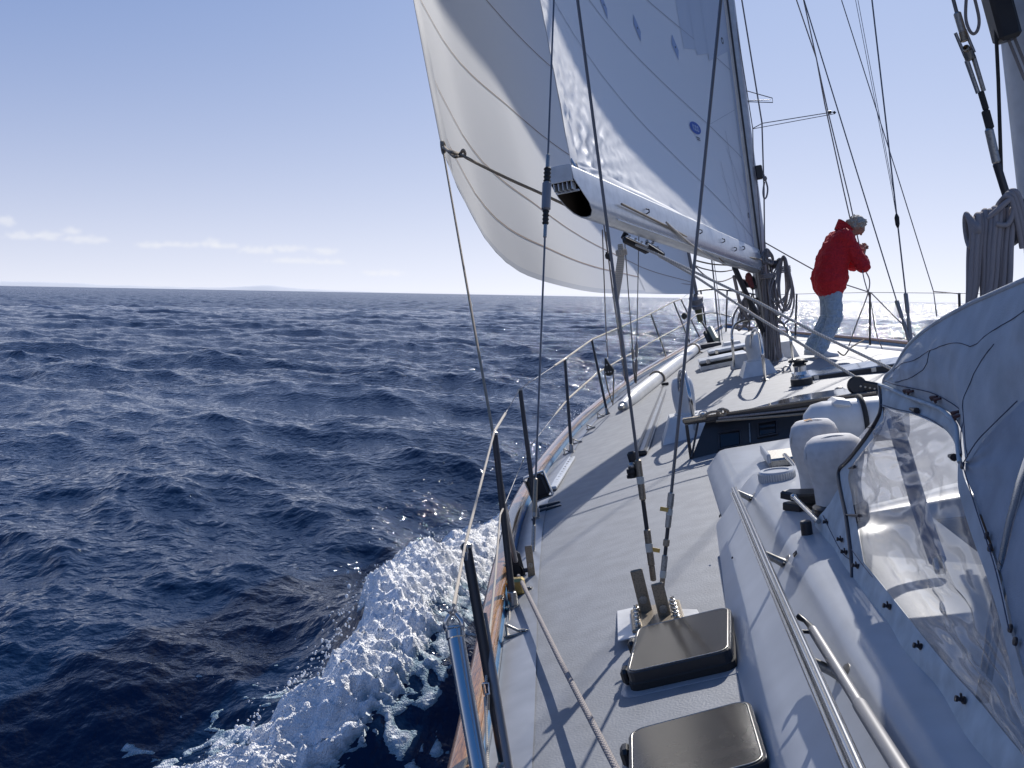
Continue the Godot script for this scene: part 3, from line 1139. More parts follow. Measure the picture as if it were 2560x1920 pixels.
func build_skylight() -> void:
	# low dark deck window whose aft face looks at the cockpit, and the sheet traveller over it
	var at := v(-0.6, 0.25, -7.4)
	var sk := thing("deck_skylight", "dark wedge skylight with smoked glossy top and three small panes facing aft", "skylight", at)
	var bl := on_deck(-1.37, 6.9, -0.01)
	var br := on_deck(0.02, 6.9, -0.01)
	var tl := v(-1.235, 0.405, -7.02)
	var tr := v(-0.06, 0.43, -7.02)
	var fl := on_deck(-0.42, 8.5, 0.07)
	var fr := on_deck(-0.06, 8.5, 0.07)
	var mb := MB.new(at)
	var dn := Vector3(0, -0.14, 0)
	mb.flat()
	mb.quad(bl, br, tr, tl)
	mb.face([bl, tl, fl, fl + dn], at)
	mb.face([br, tr, fr, fr + dn], at)
	mb.face([fl, fr, fr + dn, fl + dn], at)
	part("frame", mb, M.dark_frame, sk)
	mb = MB.new(at)
	mb.flat()
	var up := Vector3(0, 0.012, 0)
	mb.quad(tl, tr, fr, fl)
	for q in [[tl, tr], [tr, fr], [fr, fl], [fl, tl]]:
		mb.face([q[0], q[1], q[1] + up, q[0] + up], at)
	mb.quad(tl + up, tr + up, fr + up, fl + up)
	part("smoked_lid", mb, M.smoked_lid, sk)
	# panes set in the aft face, each in a thin rim
	var ax := (br - bl).normalized()
	var ay := ((tl + tr) / 2.0 - (bl + br) / 2.0).normalized()
	var an := ax.cross(ay).normalized()
	var b := Basis(ax, ay, an)
	for q in [[0.17, 0.42, 0.13, 0.10], [0.36, 0.55, 0.11, 0.085], [0.60, 0.58, 0.11, 0.085]]:
		var c: Vector3 = bl.lerp(br, q[0]).lerp(tl.lerp(tr, q[0]), q[1])
		mb = MB.new(at)
		mb.box(c - an * 0.002, v(q[2], q[3], 0.012), 0.003, b)
		var p := part("pane", mb, M.dark_glass, sk)
		mb = MB.new(at)
		for s in [-1.0, 1.0]:
			mb.box(c + ay * s * (q[3] / 2.0 + 0.008) + an * 0.003, v(q[2] + 0.03, 0.012, 0.012), 0.002, b)
			mb.box(c + ax * s * (q[2] / 2.0 + 0.008) + an * 0.003, v(0.012, q[3] + 0.004, 0.012), 0.002, b)
		part("rim", mb, M.dark_tube, p)
	mb = MB.new(at)
	mb.box(bl.lerp(br, 0.27).lerp(tl.lerp(tr, 0.27), 0.5) + an * 0.006, v(0.008, 0.14, 0.006), 0.001, b)
	part("latch", mb, M.dull_steel, sk)
	# traveller
	at = v(-0.7, 0.44, -6.98)
	var ta := v(-1.375, 0.432, -6.98)
	var tb := v(0.2, 0.475, -6.98)
	var trv := thing("mainsheet_traveller", "steel traveller track across the deck above the dark skylight", "traveller", at)
	mb = MB.new(at)
	var tx := (tb - ta).normalized()
	var tbs := Basis(tx, Vector3.BACK.cross(tx), Vector3.BACK)
	mb.box((ta + tb) / 2.0, v((tb - ta).length(), 0.035, 0.05), 0.006, tbs)
	part("track", mb, M.dark_tube, trv)
	mb = MB.new(at)
	mb.box(ta + tx * 0.07 + v(0, 0.012, 0), v(0.16, 0.03, 0.07), 0.006, tbs)
	part("end_stop", mb, M.bronze, trv)
	mb = MB.new(at)
	mb.lathe([Vector2(0.02, 0), Vector2(0.022, 0.012), Vector2(0.012, 0.02), Vector2(0.0, 0.022)], ta + tx * 0.13 + v(0, 0.025, 0), Vector3.UP, 10)
	mb.tube(curve([ta + tx * 0.10 + v(0, 0.03, 0), ta + tx * 0.115 + v(0, 0.055, 0), ta + tx * 0.15 + v(0, 0.055, 0), ta + tx * 0.165 + v(0, 0.03, 0)], 4), 0.005, 6)
	part("shackle", mb, M.steel, trv)
	mb = MB.new(at)
	mb.box((ta + on_deck(-1.375, 6.9)) / 2.0 + v(0.012, -0.01, 0.02), v(0.022, 0.25, 0.03), 0.003, Basis(Vector3.RIGHT, 0.1))
	part("post", mb, M.dark_tube, trv)
	mb = MB.new(at)
	mb.tube([ta + tx * 0.09 + v(0, -0.02, 0), on_deck(-1.36, 6.9, 0.01)], 0.008, 6)
	part("brace", mb, M.dark_tube, trv)
	# control lines over the track
	for q in [[v(-1.24, 0.455, -6.96), v(-0.522, 0.474, -6.94), v(-0.131, 0.473, -6.9), "rope_tan", "upper tan traveller control line with a knot near its port end"], [v(-1.152, 0.436, -6.93), v(-0.531, 0.424, -6.92), v(-0.112, 0.423, -6.9), "rope_grey", "middle grey traveller control line over the skylight edge"], [v(-1.168, 0.422, -6.91), v(-0.538, 0.395, -6.9), v(-0.118, 0.405, -6.88), "rope_tan", "lowest traveller control line against the dark skylight face"]]:
		mb = MB.new(q[0])
		mb.tube(curve([q[0], q[1], q[2]], 8), 0.0085, 8, true, 0.5)
		solo("traveller_line", q[4], "rope", mb, M[q[3]], "traveller control lines")
	var k := v(-1.118, 0.459, -6.95)
	mb = MB.new(k)
	var knot := []
	for i in 40:
		var a := TAU * i / 40.0 * 2.0
		knot.append(k + Vector3(cos(a) * (0.03 + 0.01 * cos(a * 1.5)), 0.012 + sin(a) * 0.022, 0.014 * sin(a * 1.5)))
	mb.tube(knot, 0.009, 7, true, 0.5)
	mb.tube(curve([k + v(-0.14, 0.0, 0.01), k + v(-0.07, 0.025, 0.02), k + v(0, 0.02, 0.02)], 5), 0.009, 7, true, 0.5)
	solo("rope_knot", "bulky knot in the tan line above the skylight corner", "rope", mb, M.rope_tan)


# ---------------------------------------------------------------- spars
const MAST_FOOT := Vector3(-0.11, 0.29, -12.89)

func mast_at(h: float) -> Vector3:
	return MAST_FOOT + Vector3(0.0, h, 0.022 * h)


func spar(mb: MB, a: Vector3, b: Vector3, rx: float, rz: float, n := 24) -> void:
	var rings := []
	for j in 9:
		var ring := PackedVector3Array()
		for k in n:
			var t := TAU * k / n
			ring.append(a.lerp(b, j / 8.0) + Vector3(cos(t) * rx, 0, -sin(t) * rz))
		rings.append(ring)
	mb.loft(rings)


func build_masts() -> void:
	var mast := thing("main_mast", "tall pale grey main mast stepped on the foredeck behind the boom", "mast", MAST_FOOT)
	var mb := MB.new(MAST_FOOT)
	spar(mb, mast_at(-0.03), mast_at(18.6), 0.10, 0.135)
	part("extrusion", mb, M.mast_paint, mast)
	mb = MB.new(MAST_FOOT)
	mb.tube([mast_at(1.3) + v(0, 0, 0.14), mast_at(18.2) + v(0, 0, 0.14)], 0.012, 6)
	part("luff_track", mb, M.dark_tube, mast)
	mb = MB.new(MAST_FOOT)
	mb.lathe([Vector2(0.19, -0.02), Vector2(0.19, 0.02), Vector2(0.15, 0.05), Vector2(0.14, 0.1)], MAST_FOOT, Vector3.UP, 24)
	part("mast_collar", mb, M.gelcoat, mast)
	# halyards led down the mast face stand proud as dark lines
	for i in 5:
		mb = MB.new(MAST_FOOT)
		var x := -0.075 + i * 0.035
		mb.tube([mast_at(0.25) + v(x, 0, 0.15), mast_at(1.22) + v(x, 0, 0.145)], 0.006, 6)
		part("halyard_tail", mb, M.rope_grey, mast)
	# exit plate slots, cleats, winches
	for q in [[0.10, 1.18, 0.02, 1.0], [-0.10, 1.0, 0.0, -1.0]]:
		var wp := mast_at(q[1]) + v(q[0], 0, q[2])
		mb = MB.new(MAST_FOOT)
		mb.lathe([Vector2(0.085, 0.0), Vector2(0.085, 0.03), Vector2(0.055, 0.05), Vector2(0.052, 0.10), Vector2(0.07, 0.13), Vector2(0.07, 0.15), Vector2(0, 0.152)], wp, Vector3(q[3], 0.05, 0.1), 18)
		part("winch", mb, M.dark_tube, mast)
	for h in [0.62, 0.8, 0.95]:
		for s in [-1.0, 1.0]:
			mb = MB.new(MAST_FOOT)
			var c := mast_at(h) + v(s * 0.105, 0, 0.08)
			mb.tube([c + v(s * 0.03, 0.08, 0.01), c + v(s * 0.025, 0.0, 0), c + v(s * 0.03, -0.08, 0.01)], [0.006, 0.011, 0.006], 6)
			mb.box(c, v(0.05, 0.04, 0.025), 0.005)
			part("cleat", mb, M.dark_tube, mast)
	# deck light box on the fore side and a whisker bracket
	mb = MB.new(MAST_FOOT)
	mb.box(v(0.003, 2.586, -12.75), v(0.085, 0.165, 0.10), 0.012)
	part("deck_light", mb, M.black_plastic, mast)
	mb = MB.new(MAST_FOOT)
	mb.tube([v(-0.038, 3.585, -12.8), v(0.291, 3.451, -12.9), v(0.29, 3.399, -12.9), v(-0.037, 3.446, -12.8)], 0.0055, 6)
	mb.tube([v(-0.026, 3.454, -12.8), v(0.273, 3.445, -12.95)], 0.005, 6)
	part("flag_bracket", mb, M.wire, mast)
	# spreaders well above the picture
	for s in [-1.0, 1.0]:
		for h in [7.0, 13.0]:
			mb = MB.new(MAST_FOOT)
			mb.tube([mast_at(h) + v(s * 0.08, 0, 0), mast_at(h + 0.1) + v(s * 1.5, 0, 0.3)], [0.05, 0.03], 8)
			part("spreader", mb, M.mast_paint, mast)

	# boom
	var g := v(-0.168, 1.533, -12.72)
	var a := v(-1.94, 2.067, -6.6)
	var boom := thing("main_boom", "white alloy main boom with open cut-away aft end", "boom", g)
	var bz := (g - a).normalized()
	var bx := bz.cross(Vector3.UP).normalized()
	var by := bx.cross(bz)
	var outer := []
	for q in [[0.088, -0.03], [0.084, -0.075], [0.066, -0.115], [0.035, -0.14], [0.0, -0.146], [-0.035, -0.14], [-0.066, -0.115], [-0.084, -0.075], [-0.088, -0.03], [-0.084, 0.05], [-0.076, 0.125], [-0.06, 0.143], [0.0, 0.146], [0.06, 0.143], [0.076, 0.125], [0.084, 0.05]]:
		outer.append(Vector2(q[0], q[1]))
	var L := (g - a).length() - 0.12
	var ring_at := func(dist: float, cut: float, k: float) -> PackedVector3Array:
		var r := PackedVector3Array()
		for q in outer:
			var shift: float = maxf(0.035 - q.y, 0.0) * 2.25 * cut
			r.append(a + bz * (dist + shift) + bx * q.x * k + by * q.y * k)
		return r
	mb = MB.new(g)
	var rings := []
	for d in [0.0, 0.02, 0.5, 1.0, 2.0, 3.0, 4.0, 5.0, L]:
		rings.append(ring_at.call(d, 1.0 if d < 0.6 else 0.0, 1.0))
	mb.loft(rings, true, false)
	part("extrusion", mb, M.alloy, boom)
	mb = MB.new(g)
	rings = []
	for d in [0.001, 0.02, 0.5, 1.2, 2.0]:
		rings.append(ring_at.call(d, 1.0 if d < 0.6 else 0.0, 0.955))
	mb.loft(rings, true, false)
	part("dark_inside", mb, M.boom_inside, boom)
	mb = MB.new(g)   # the rim between inner and outer skins
	rings = [ring_at.call(-0.0015, 1.0, 1.002), ring_at.call(-0.0015, 1.0, 0.95)]
	mb.loft(rings, true, false)
	part("cut_rim", mb, M.alloy, boom)
	mb = MB.new(g)
	var b := Basis(bx, by, bz)
	mb.box(a + by * 0.09 + bz * 0.004, v(0.152, 0.105, 0.012), 0.004, b)
	part("end_plate", mb, M.white_paint, boom)
	for i in 5:
		mb = MB.new(g)
		mb.box(a + by * 0.012 + bz * 0.045 + bx * (-0.06 + 0.03 * i), v(0.006, 0.05, 0.075), 0.001, b)
		part("sheave_rib", mb, M.alloy, boom)
	mb = MB.new(g)
	mb.box(a - by * 0.012 + bz * 0.09, v(0.16, 0.012, 0.018), 0.002, b)
	part("cross_bar", mb, M.alloy, boom)
	mb = MB.new(g)
	for s in [-0.02, 0.03]:
		mb.box(a + bz * (L / 2 + 0.4) + by * (-0.105 + s * 0.7) + bx * (0.078 - absf(s) * 0.3), v(0.012, 0.012, L - 0.9), 0.003, b)
	part("side_track", mb, M.alloy, boom)
	mb = MB.new(g)
	mb.tube([g - bz * 0.16, g - bz * 0.02, g + v(0.02, 0.0, -0.05)], [0.06, 0.045, 0.04], 10)
	mb.box(g - bz * 0.2, v(0.16, 0.26, 0.08), 0.02, b)
	part("gooseneck", mb, M.dull_steel, boom)
	for q in [[1.55, 0.02], [3.25, 0.035], [4.2, 0.04], [4.75, 0.0], [5.2, 0.05]]:
		mb = MB.new(g)
		var p: Vector3 = a + bz * q[0] + bx * 0.088 + by * q[1]
		mb.tube([p + by * 0.02, p + bx * 0.025 + by * 0.01, p + bx * 0.025 - by * 0.01, p - by * 0.02], 0.006, 6)
		part("padeye", mb, M.dark_tube, boom)
	# sail foot rope slot along the top
	mb = MB.new(g)
	mb.tube([a + bz * 0.3 + by * 0.152, a + bz * L + by * 0.152], 0.01, 6)
	part("foot_track", mb, M.alloy, boom)

	# mizzen mast, close at the right
	var mz := thing("mizzen_mast", "thick white mizzen mast at the right edge, behind the rope coil", "mast", v(0.0, 0.25, -3.95))
	mb = MB.new(v(0.0, 0.25, -3.95))
	spar(mb, v(0.005, 0.25, -3.95), v(-0.005, 13.0, -3.8), 0.145, 0.15, 32)
	part("extrusion", mb, M.mast_paint, mz)
	for i in 7:
		mb = MB.new(v(0.0, 0.25, -3.95))
		var h := 1.3 + 0.105 * i
		var an := 2.15
		mb.lathe([Vector2(0.0085, 0.0), Vector2(0.008, 0.004), Vector2(0.0, 0.006)], v(0.002 + cos(an) * 0.1455, h + 0.35, -3.945 + sin(an) * 0.1505), Vector3(cos(an), 0, sin(an)), 8)
		part("rivet", mb, M.dull_steel, mz)
	mb = MB.new(v(0.0, 0.25, -3.95))
	var wa := v(-0.179, 1.369, -3.82)
	mb.lathe([Vector2(0.10, 0.0), Vector2(0.10, 0.02), Vector2(0.092, 0.03), Vector2(0.075, 0.06), Vector2(0.072, 0.12), Vector2(0.09, 0.15), Vector2(0.09, 0.165), Vector2(0.06, 0.175), Vector2(0.0, 0.176)], wa + v(0.10, 0.0, -0.03), Vector3(-1.0, 0.08, 0.25), 28)
	part("halyard_winch", mb, M.dark_tube, mz)
	mb = MB.new(v(0.0, 0.25, -3.95))
	mb.box(v(-0.204, 2.1, -3.75), v(0.075, 0.24, 0.09), 0.012, Basis(Vector3.BACK, 0.14))
	part("junction_box", mb, M.black_plastic, mz)
	mb = MB.new(v(0.0, 0.25, -3.95))
	mb.tube([v(-0.225, 2.027, -3.74), v(-0.236, 1.855, -3.74), v(-0.268, 1.532, -3.72), v(-0.262, 1.395, -3.72)], 0.0065, 8)
	part("cable", mb, M.rubber, mz)
	for q in [[2480, 2560, 0.0], [2496, 2576, 0.02]]:
		mb = MB.new(v(0.0, 0.25, -3.95))
		mb.tube([v(-0.224, 2.174, -3.74) + v(q[2], 0, 0), v(-0.198, 2.016, -3.74) + v(q[2], 0, 0), v(-0.152, 1.84, -3.74) + v(q[2], 0, 0)], 0.0055, 8)
		part("halyard", mb, M.rope_grey, mz)
	var mbm := thing("mizzen_boom", "mizzen boom above the dodger, leading aft out of the picture", "boom", v(0.0, 1.95, -3.78))
	mb = MB.new(v(0.0, 1.95, -3.78))
	mb.tube([v(0.0, 1.95, -3.78), v(-0.55, 2.25, -0.1)], 0.06, 14)
	part("extrusion", mb, M.alloy, mbm)


# ---------------------------------------------------------------- sails
const LEE := Vector3(-1.0, 0.0, 0.1)
const GT := Vector3(-0.594, 1.234, -20.300)
const GC := Vector3(-3.173, 2.937, -9.400)
const GH := Vector3(-0.12, 18.6, -12.75)
const GFOOT := [Vector3(-0.594, 1.234, -20.300), Vector3(-1.291, 1.330, -17.900), Vector3(-1.616, 1.380, -16.400), Vector3(-2.125, 1.457, -13.900), Vector3(-2.488, 1.587, -12.000), Vector3(-2.799, 1.766, -10.900), Vector3(-2.973, 2.021, -10.300), Vector3(-3.055, 2.321, -9.850), Vector3(-3.157, 2.756, -9.500), Vector3(-3.173, 2.937, -9.400)]
const MT := Vector3(-0.17, 1.62, -12.68)
const MC := Vector3(-1.87, 2.215, -6.75)
const MH := Vector3(-0.11, 17.9, -12.45)
var crumple := FastNoiseLite.new()

func foot_off(u: float) -> Vector3:
	var i := 0
	while i < GFOOT.size() - 2 and u > (20.3 + GFOOT[i + 1].z) / 10.900:
		i += 1
	var u0: float = (20.3 + GFOOT[i].z) / 10.900
	var t: float = (u - u0) / ((20.3 + GFOOT[i + 1].z) / 10.900 - u0)
	var a: Vector3 = GFOOT[maxi(i - 1, 0)]
	var b: Vector3 = GFOOT[i]
	var c: Vector3 = GFOOT[i + 1]
	var d: Vector3 = GFOOT[mini(i + 2, GFOOT.size() - 1)]
	return 0.5 * (2.0 * b + (c - a) * t + (2.0 * a - 5.0 * b + 4.0 * c - d) * t * t + (3.0 * b - a - 3.0 * c + d) * t * t * t) - (GT + (GC - GT) * u)


func genoa(u: float, w: float) -> Vector3:
	var s := sin(PI * w)
	var l := GT + (GH - GT) * w + LEE * 0.6 * s
	var e := GC + (GH - GC) * w + LEE * 1.35 * s
	var q := pow(1.0 - w, 6.0)
	return l + (e - l) * u + foot_off(u) * q + LEE * 0.075 * (e - l).length() * sin(PI * pow(maxf(u, 0.0), 0.62)) * (1.0 - q)


func mainsail(u: float, w: float) -> Vector3:
	var l := MT + (MH - MT) * w
	var e := MC + (MH - MC) * w + LEE * 0.9 * sin(PI * w)
	var p := l + (e - l) * u + LEE * 0.09 * (e - l).length() * sin(PI * pow(maxf(u, 0.0), 1.15)) * (1.0 - exp(-w / 0.12))
	# creases: fans of tension from the clew, small crumples low down
	var near := clampf(1.0 - w / 0.2, 0.0, 1.0)
	var du := (1.0 - u) * 6.1
	var dv := w * 16.3
	var fan := atan2(dv, du)
	var r := sqrt(du * du + dv * dv)
	p += LEE * near * (0.011 * crumple.get_noise_2d(fan * 26.0, r * 0.6) * smoothstep(0.0, 0.5, r) * smoothstep(3.2, 0.8, r) + 0.005 * crumple.get_noise_2d(u * 14.0, w * 120.0) + 0.0016 * crumple.get_noise_2d(u * 60.0 + 50.0, w * 420.0))
	return p


func sail_panels(t: Node3D, f: Callable, seams: Array, off: Vector3, nu: int, seam_mat: Material, wide: float) -> void:
	# seams: [height on the leech, share of it on the luff]
	var lower := func(_u: float) -> float: return 0.0
	var n := seams.size()
	for k in n + 1:
		var lo: Array = seams[k - 1] if k > 0 else [0.0, 1.0]
		var hi: Array = seams[k] if k < n else [1.0, 1.0]
		var fk := func(u: float, q: float) -> Vector3:
			var a: float = lo[0] * lerpf(lo[1], 1.0, u)
			var b: float = hi[0] * lerpf(hi[1], 1.0, u)
			return f.call(u, lerpf(a, b, q))
		var tall: float = hi[0] - lo[0]
		part("panel", surf(fk, 0.0, 1.0, nu, 0.0, 1.0, maxi(6, int(tall * 330.0)) if lo[0] < 0.25 else 10, off), M.sailcloth, t)
		if k > 0:
			var fs := func(u: float, q: float) -> Vector3:
				return f.call(u, lo[0] * lerpf(lo[1], 1.0, u) + (q - 0.5) * wide) - LEE * 0.004
			part("seam", surf(fs, 0.002, 0.998, nu, 0.0, 1.0, 1, off), seam_mat, t)


func on_sail(f: Callable, pts: Array, lift: float) -> Array:
	var out := []
	for p in pts:
		out.append(f.call(p.x, p.y) - LEE * lift)
	return out


func sail_blob(mb: MB, f: Callable, c: Vector2, r: Vector2, lift: float, hole := 0.0, turn := 0.0, n := 24) -> void:
	mb.smooth()
	for k in n:
		var q := []
		for s in [[hole, k], [1.0, k], [1.0, k + 1], [hole, k + 1]]:
			var a: float = TAU * s[1] / n
			var w: Vector2 = Vector2(cos(a) * r.x, sin(a) * r.y) * s[0]
			w.y += w.x * turn
			q.append(f.call(c.x + w.x, c.y + w.y) - LEE * lift)
		if hole > 0.0:
			mb.quad(q[0], q[1], q[2], q[3])
		else:
			mb.tri(q[0], q[1], q[2])


func build_sails() -> void:
	crumple.seed = 3
	crumple.frequency = 0.35
	crumple.fractal_octaves = 3
	var g := thing("genoa", "large white genoa bellying to port beyond the main boom", "sail", GT)
	sail_panels(g, genoa, [[0.0245, 0.42], [0.058, 0.22], [0.108, 0.95], [0.178, 1.0], [0.235, 1.0], [0.27, 1.0], [0.34, 1.0], [0.43, 1.0], [0.53, 1.0], [0.64, 1.0], [0.76, 1.0], [0.88, 1.0]], GT, 44, M.sail_seam, 0.0008)
	var tape := func(u: float, q: float) -> Vector3:
		var wob := 0.006 * sin(q * 110.0) + 0.01 * sin(q * 37.0)
		return genoa(lerpf(0.9865, 1.001, u), q) - LEE * (0.006 + 0.03 * (1.0 - u) * (0.6 + wob * 25.0) * clampf(1.0 - q * 4.0, 0.2, 1.0))
	part("leech_tape", surf(tape, 0.0, 1.0, 2, 0.0, 0.5, 200, GT), M.sailcloth, g)
	var ft := func(u: float, q: float) -> Vector3:
		return genoa(u, q * 0.003) - LEE * 0.005
	part("foot_tape", surf(ft, 0.0, 0.998, 60, 0.0, 1.0, 1, GT), M.sail_patch, g)
	for q in [[0.30, 0.024], [0.30, 0.012]]:
		var fp := func(u: float, w: float) -> Vector3:
			return genoa(lerpf(0.02, 0.32, u), lerpf(0.0015, q[1], w) * (0.35 + 0.65 * u)) - LEE * (0.003 + q[1] * 0.1)
		part("tack_patch", surf(fp, 0.0, 1.0, 14, 0.0, 1.0, 4, GT), M.sailcloth, g)
	var mb := MB.new(GT)
	mb.lathe([Vector2(0.032, -0.012), Vector2(0.036, 0.0), Vector2(0.032, 0.012), Vector2(0.018, 0.012), Vector2(0.018, -0.012)], GC + v(0.015, 0.03, -0.02), LEE, 14)
	part("clew_ring", mb, M.dull_steel, g)

	var m := thing("mainsail", "white mainsail set on the main boom, sunlit near its leech", "sail", MT)
	sail_panels(m, mainsail, [[0.0962, 0.12], [0.149, 0.465], [0.19, 0.7], [0.28, 0.9], [0.36, 1.0], [0.46, 1.0], [0.57, 1.0], [0.69, 1.0], [0.82, 1.0]], MT, 90, M.sail_grey_seam, 0.0006)
	var lt := func(u: float, q: float) -> Vector3: return mainsail(lerpf(0.976, 1.001, u), q) - LEE * 0.004
	part("leech_tape", surf(lt, 0.0, 1.0, 2, 0.0, 0.6, 200, MT), M.sailcloth, m)
	var fb := func(u: float, q: float) -> Vector3:
		var p := mainsail(u, q * 0.004)
		return p - LEE * (0.012 + 0.02 * sin(q * PI) * sin(u * PI)) + Vector3(0, -0.03 * sin(u * PI) * (1.0 - q), 0)
	part("foot_rope", surf(fb, 0.01, 0.985, 60, 0.0, 1.0, 5, MT), M.sailcloth, m)
	var lp := func(u: float, q: float) -> Vector3: return mainsail(lerpf(0.0, 0.014, u), q) - LEE * 0.004
	part("luff_tape", surf(lp, 0.0, 1.0, 2, 0.0, 0.6, 80, MT), M.sail_patch, m)
	# stitched patch of the first reef at the luff, reef points, grommet
	for k in 3:
		var w: float = 0.2286 - 0.055 * k
		var rp := func(u: float, q: float) -> Vector3: return mainsail(lerpf(0.015, w, u), lerpf(0.1468 - 0.0148 * u, 0.30 - 0.03 * k, q)) - LEE * (0.003 + 0.002 * k)
		part("reef_patch", surf(rp, 0.0, 1.0, 10, 0.0, 1.0, 14, MT), M.sail_patch, m)
	for p in [[0.4281, 0.1278], [0.2685, 0.12953], [0.5736, 0.12722]]:
		mb = MB.new(MT)
		var c := Vector2(p[0], p[1])
		var q := on_sail(mainsail, [c + Vector2(0.003, 0.0085), c + Vector2(0.013, 0.001), c + Vector2(-0.003, -0.0085), c + Vector2(-0.013, -0.001)], 0.005)
		mb.quad(q[0], q[1], q[2], q[3])
		var rd := part("reef_point", mb, M.reef_blue, m)
		mb = MB.new(MT)
		sail_blob(mb, mainsail, c, Vector2(0.0024, 0.0008), 0.008, 0.0, 0.0, 8)
		part("eyelet", mb, M.black_plastic, rd)
	for p in [[0.0381, 0.15253, 0.006], [0.02, 0.028, 0.005]]:
		mb = MB.new(MT)
		sail_blob(mb, mainsail, Vector2(p[0], p[1]), Vector2(p[2], p[2] * 0.42), 0.009, 0.5)
		part("grommet", mb, M.dark_tube, m)
	var tack_seams := [[[0.1702, 0.0847], [0.0169, 0.10493]], [[0.10, 0.072], [0.012, 0.033]], [[0.16, 0.05], [0.012, 0.012]], [[0.09, 0.085], [0.07, 0.004]], [[0.15, 0.06], [0.13, 0.004]]]
	for p in tack_seams:
		mb = MB.new(MT)
		var a := Vector2(p[0][0], p[0][1])
		var b := Vector2(p[1][0], p[1][1])
		var rows := [[], []]
		for i in 9:
			var c := a.lerp(b, i / 8.0)
			var side := Vector2(-(b - a).y * 7.0, (b - a).x / 7.0).normalized()
			for s in 2:
				rows[s].append(mainsail(c.x + side.x * 0.0012 * s, c.y + side.y * 0.0006 * s) - LEE * 0.005)
		mb.grid(rows)
		part("patch_seam", mb, M.sail_grey_seam, m)
	# round blue cloth-maker's mark with pale numerals, small dark print below
	mb = MB.new(MT)
	var lc := Vector2(0.2552, 0.07634)
	sail_blob(mb, mainsail, lc, Vector2(0.0275, 0.0042), 0.006, 0.0, -0.02, 32)
	var disc := part("round_mark", mb, M.sail_ink, m)
	for q in [0.0, 1.0, 2.0]:
		mb = MB.new(MT)
		sail_blob(mb, mainsail, lc + Vector2(0.006 - 0.0085 * q, -0.0001), Vector2(0.0042, 0.0021), 0.009, 0.6, 0.02, 16)
		part("numeral", mb, M.sail_ink_pale, disc)
	mb = MB.new(MT)
	var nq := on_sail(mainsail, [lc + Vector2(0.0145, 0.002), lc + Vector2(0.0120, 0.002), lc + Vector2(0.0120, -0.002), lc + Vector2(0.0145, -0.002)], 0.009)
	mb.quad(nq[0], nq[1], nq[2], nq[3])
	part("numeral", mb, M.sail_ink_pale, disc)
	for k in 2:
		mb = MB.new(MT)
		var c := Vector2(0.2525, 0.0699 - 0.0014 * k)
		nq = on_sail(mainsail, [c + Vector2(0.009 - 0.002 * k, 0.0005), c + Vector2(-0.009, 0.0005), c + Vector2(-0.009, -0.0003), c + Vector2(0.009 - 0.002 * k, -0.0003)], 0.006)
		mb.quad(nq[0], nq[1], nq[2], nq[3])
		part("small_print", mb, M.sail_mark, m)
	# clew shackle
	mb = MB.new(MT)
	mb.tube(curve([MC + v(0.0, 0.05, -0.03), MC + v(0.025, -0.02, 0.0), MC + v(0.03, -0.07, -0.03), MC + v(-0.02, -0.08, -0.05), MC + v(-0.02, 0.0, -0.03)], 4), 0.008, 6)
	mb.box(MC + v(0.01, -0.05, -0.04), v(0.03, 0.05, 0.03), 0.006)
	part("clew_shackle", mb, M.steel, m)
	var mz := thing("mizzen_sail", "white mizzen sail above the dodger, outside the picture", "sail", v(0.0, 2.05, -3.78))
	var fm := func(u: float, w: float) -> Vector3:
		var l := v(0.0, 2.05, -3.78).lerp(v(0.0, 11.5, -3.65), w)
		var e := v(-0.53, 2.32, -0.2).lerp(v(0.0, 11.5, -3.65), w)
		return l + (e - l) * u + LEE * 0.2 * sin(PI * u) * (1.0 - w) * smoothstep(0.0, 0.1, w)
	part("panel", surf(fm, 0.0, 1.0, 12, 0.0, 1.0, 24, v(0.0, 2.05, -3.78)), M.sailcloth, mz)


# ---------------------------------------------------------------- rigging
func wire(called: String, label: String, pts: Array, r: float, m: Material, group := "", n := 7) -> MeshInstance3D:
	var mb := MB.new(pts[0])
	mb.tube(pts, r, n, true, 0.5)
	return solo(called, label, "wire" if m == M.wire else "rope", mb, m, group)


func stay(called: String, label: String, a: Vector3, b: Vector3, far: float, r: float, fittings: Array, group := "") -> Node3D:
	# a wire from a through b and on to far times that length, with fittings given as [name, from, to, radius, material]
	var o := thing(called, label, "stay", a, group)
	var start := 0.0
	for f in fittings:
		start = maxf(start, f[2]) if f[1] < 0.25 else start
	var mb := MB.new(a)
	mb.tube([along(a, b, start * 0.5), along(a, b, far)], r, 7)
	part("wire", mb, M.wire, o)
	for f in fittings:
		mb = MB.new(a)
		var p := along(a, b, f[1])
		var q := along(a, b, f[2])
		var ax := q - p
		var l := ax.length()
		var c: float = minf(f[3] * 0.35, l * 0.2)
		mb.lathe([Vector2(f[3] * 0.6, 0.0), Vector2(f[3], c), Vector2(f[3], l - c), Vector2(f[3] * 0.6, l)], p, ax, 12)
		part(f[0], mb, f[4], o)
	return o


func chainplate(label: String, foot: Vector3, up: Vector3, tall: float, wide: float, turn: float) -> Node3D:
	var o := thing("chainplate", label, "chainplate", foot, "chainplates")
	var b := Basis(Vector3.UP, turn)
	var mb := MB.new(foot)
	mb.box(foot + up * tall * 0.5, v(wide, tall, 0.012), 0.003, Basis(b.x, up, b.x.cross(up)))
	part("tang", mb, M.bronze, o)
	mb = MB.new(foot)
	mb.lathe([Vector2(0.013, -0.012), Vector2(0.013, 0.012), Vector2(0.0, 0.013)], foot + up * tall * 0.38 + b.z * 0.0, b.z, 12)
	part("pin", mb, M.dull_steel, o)
	return o


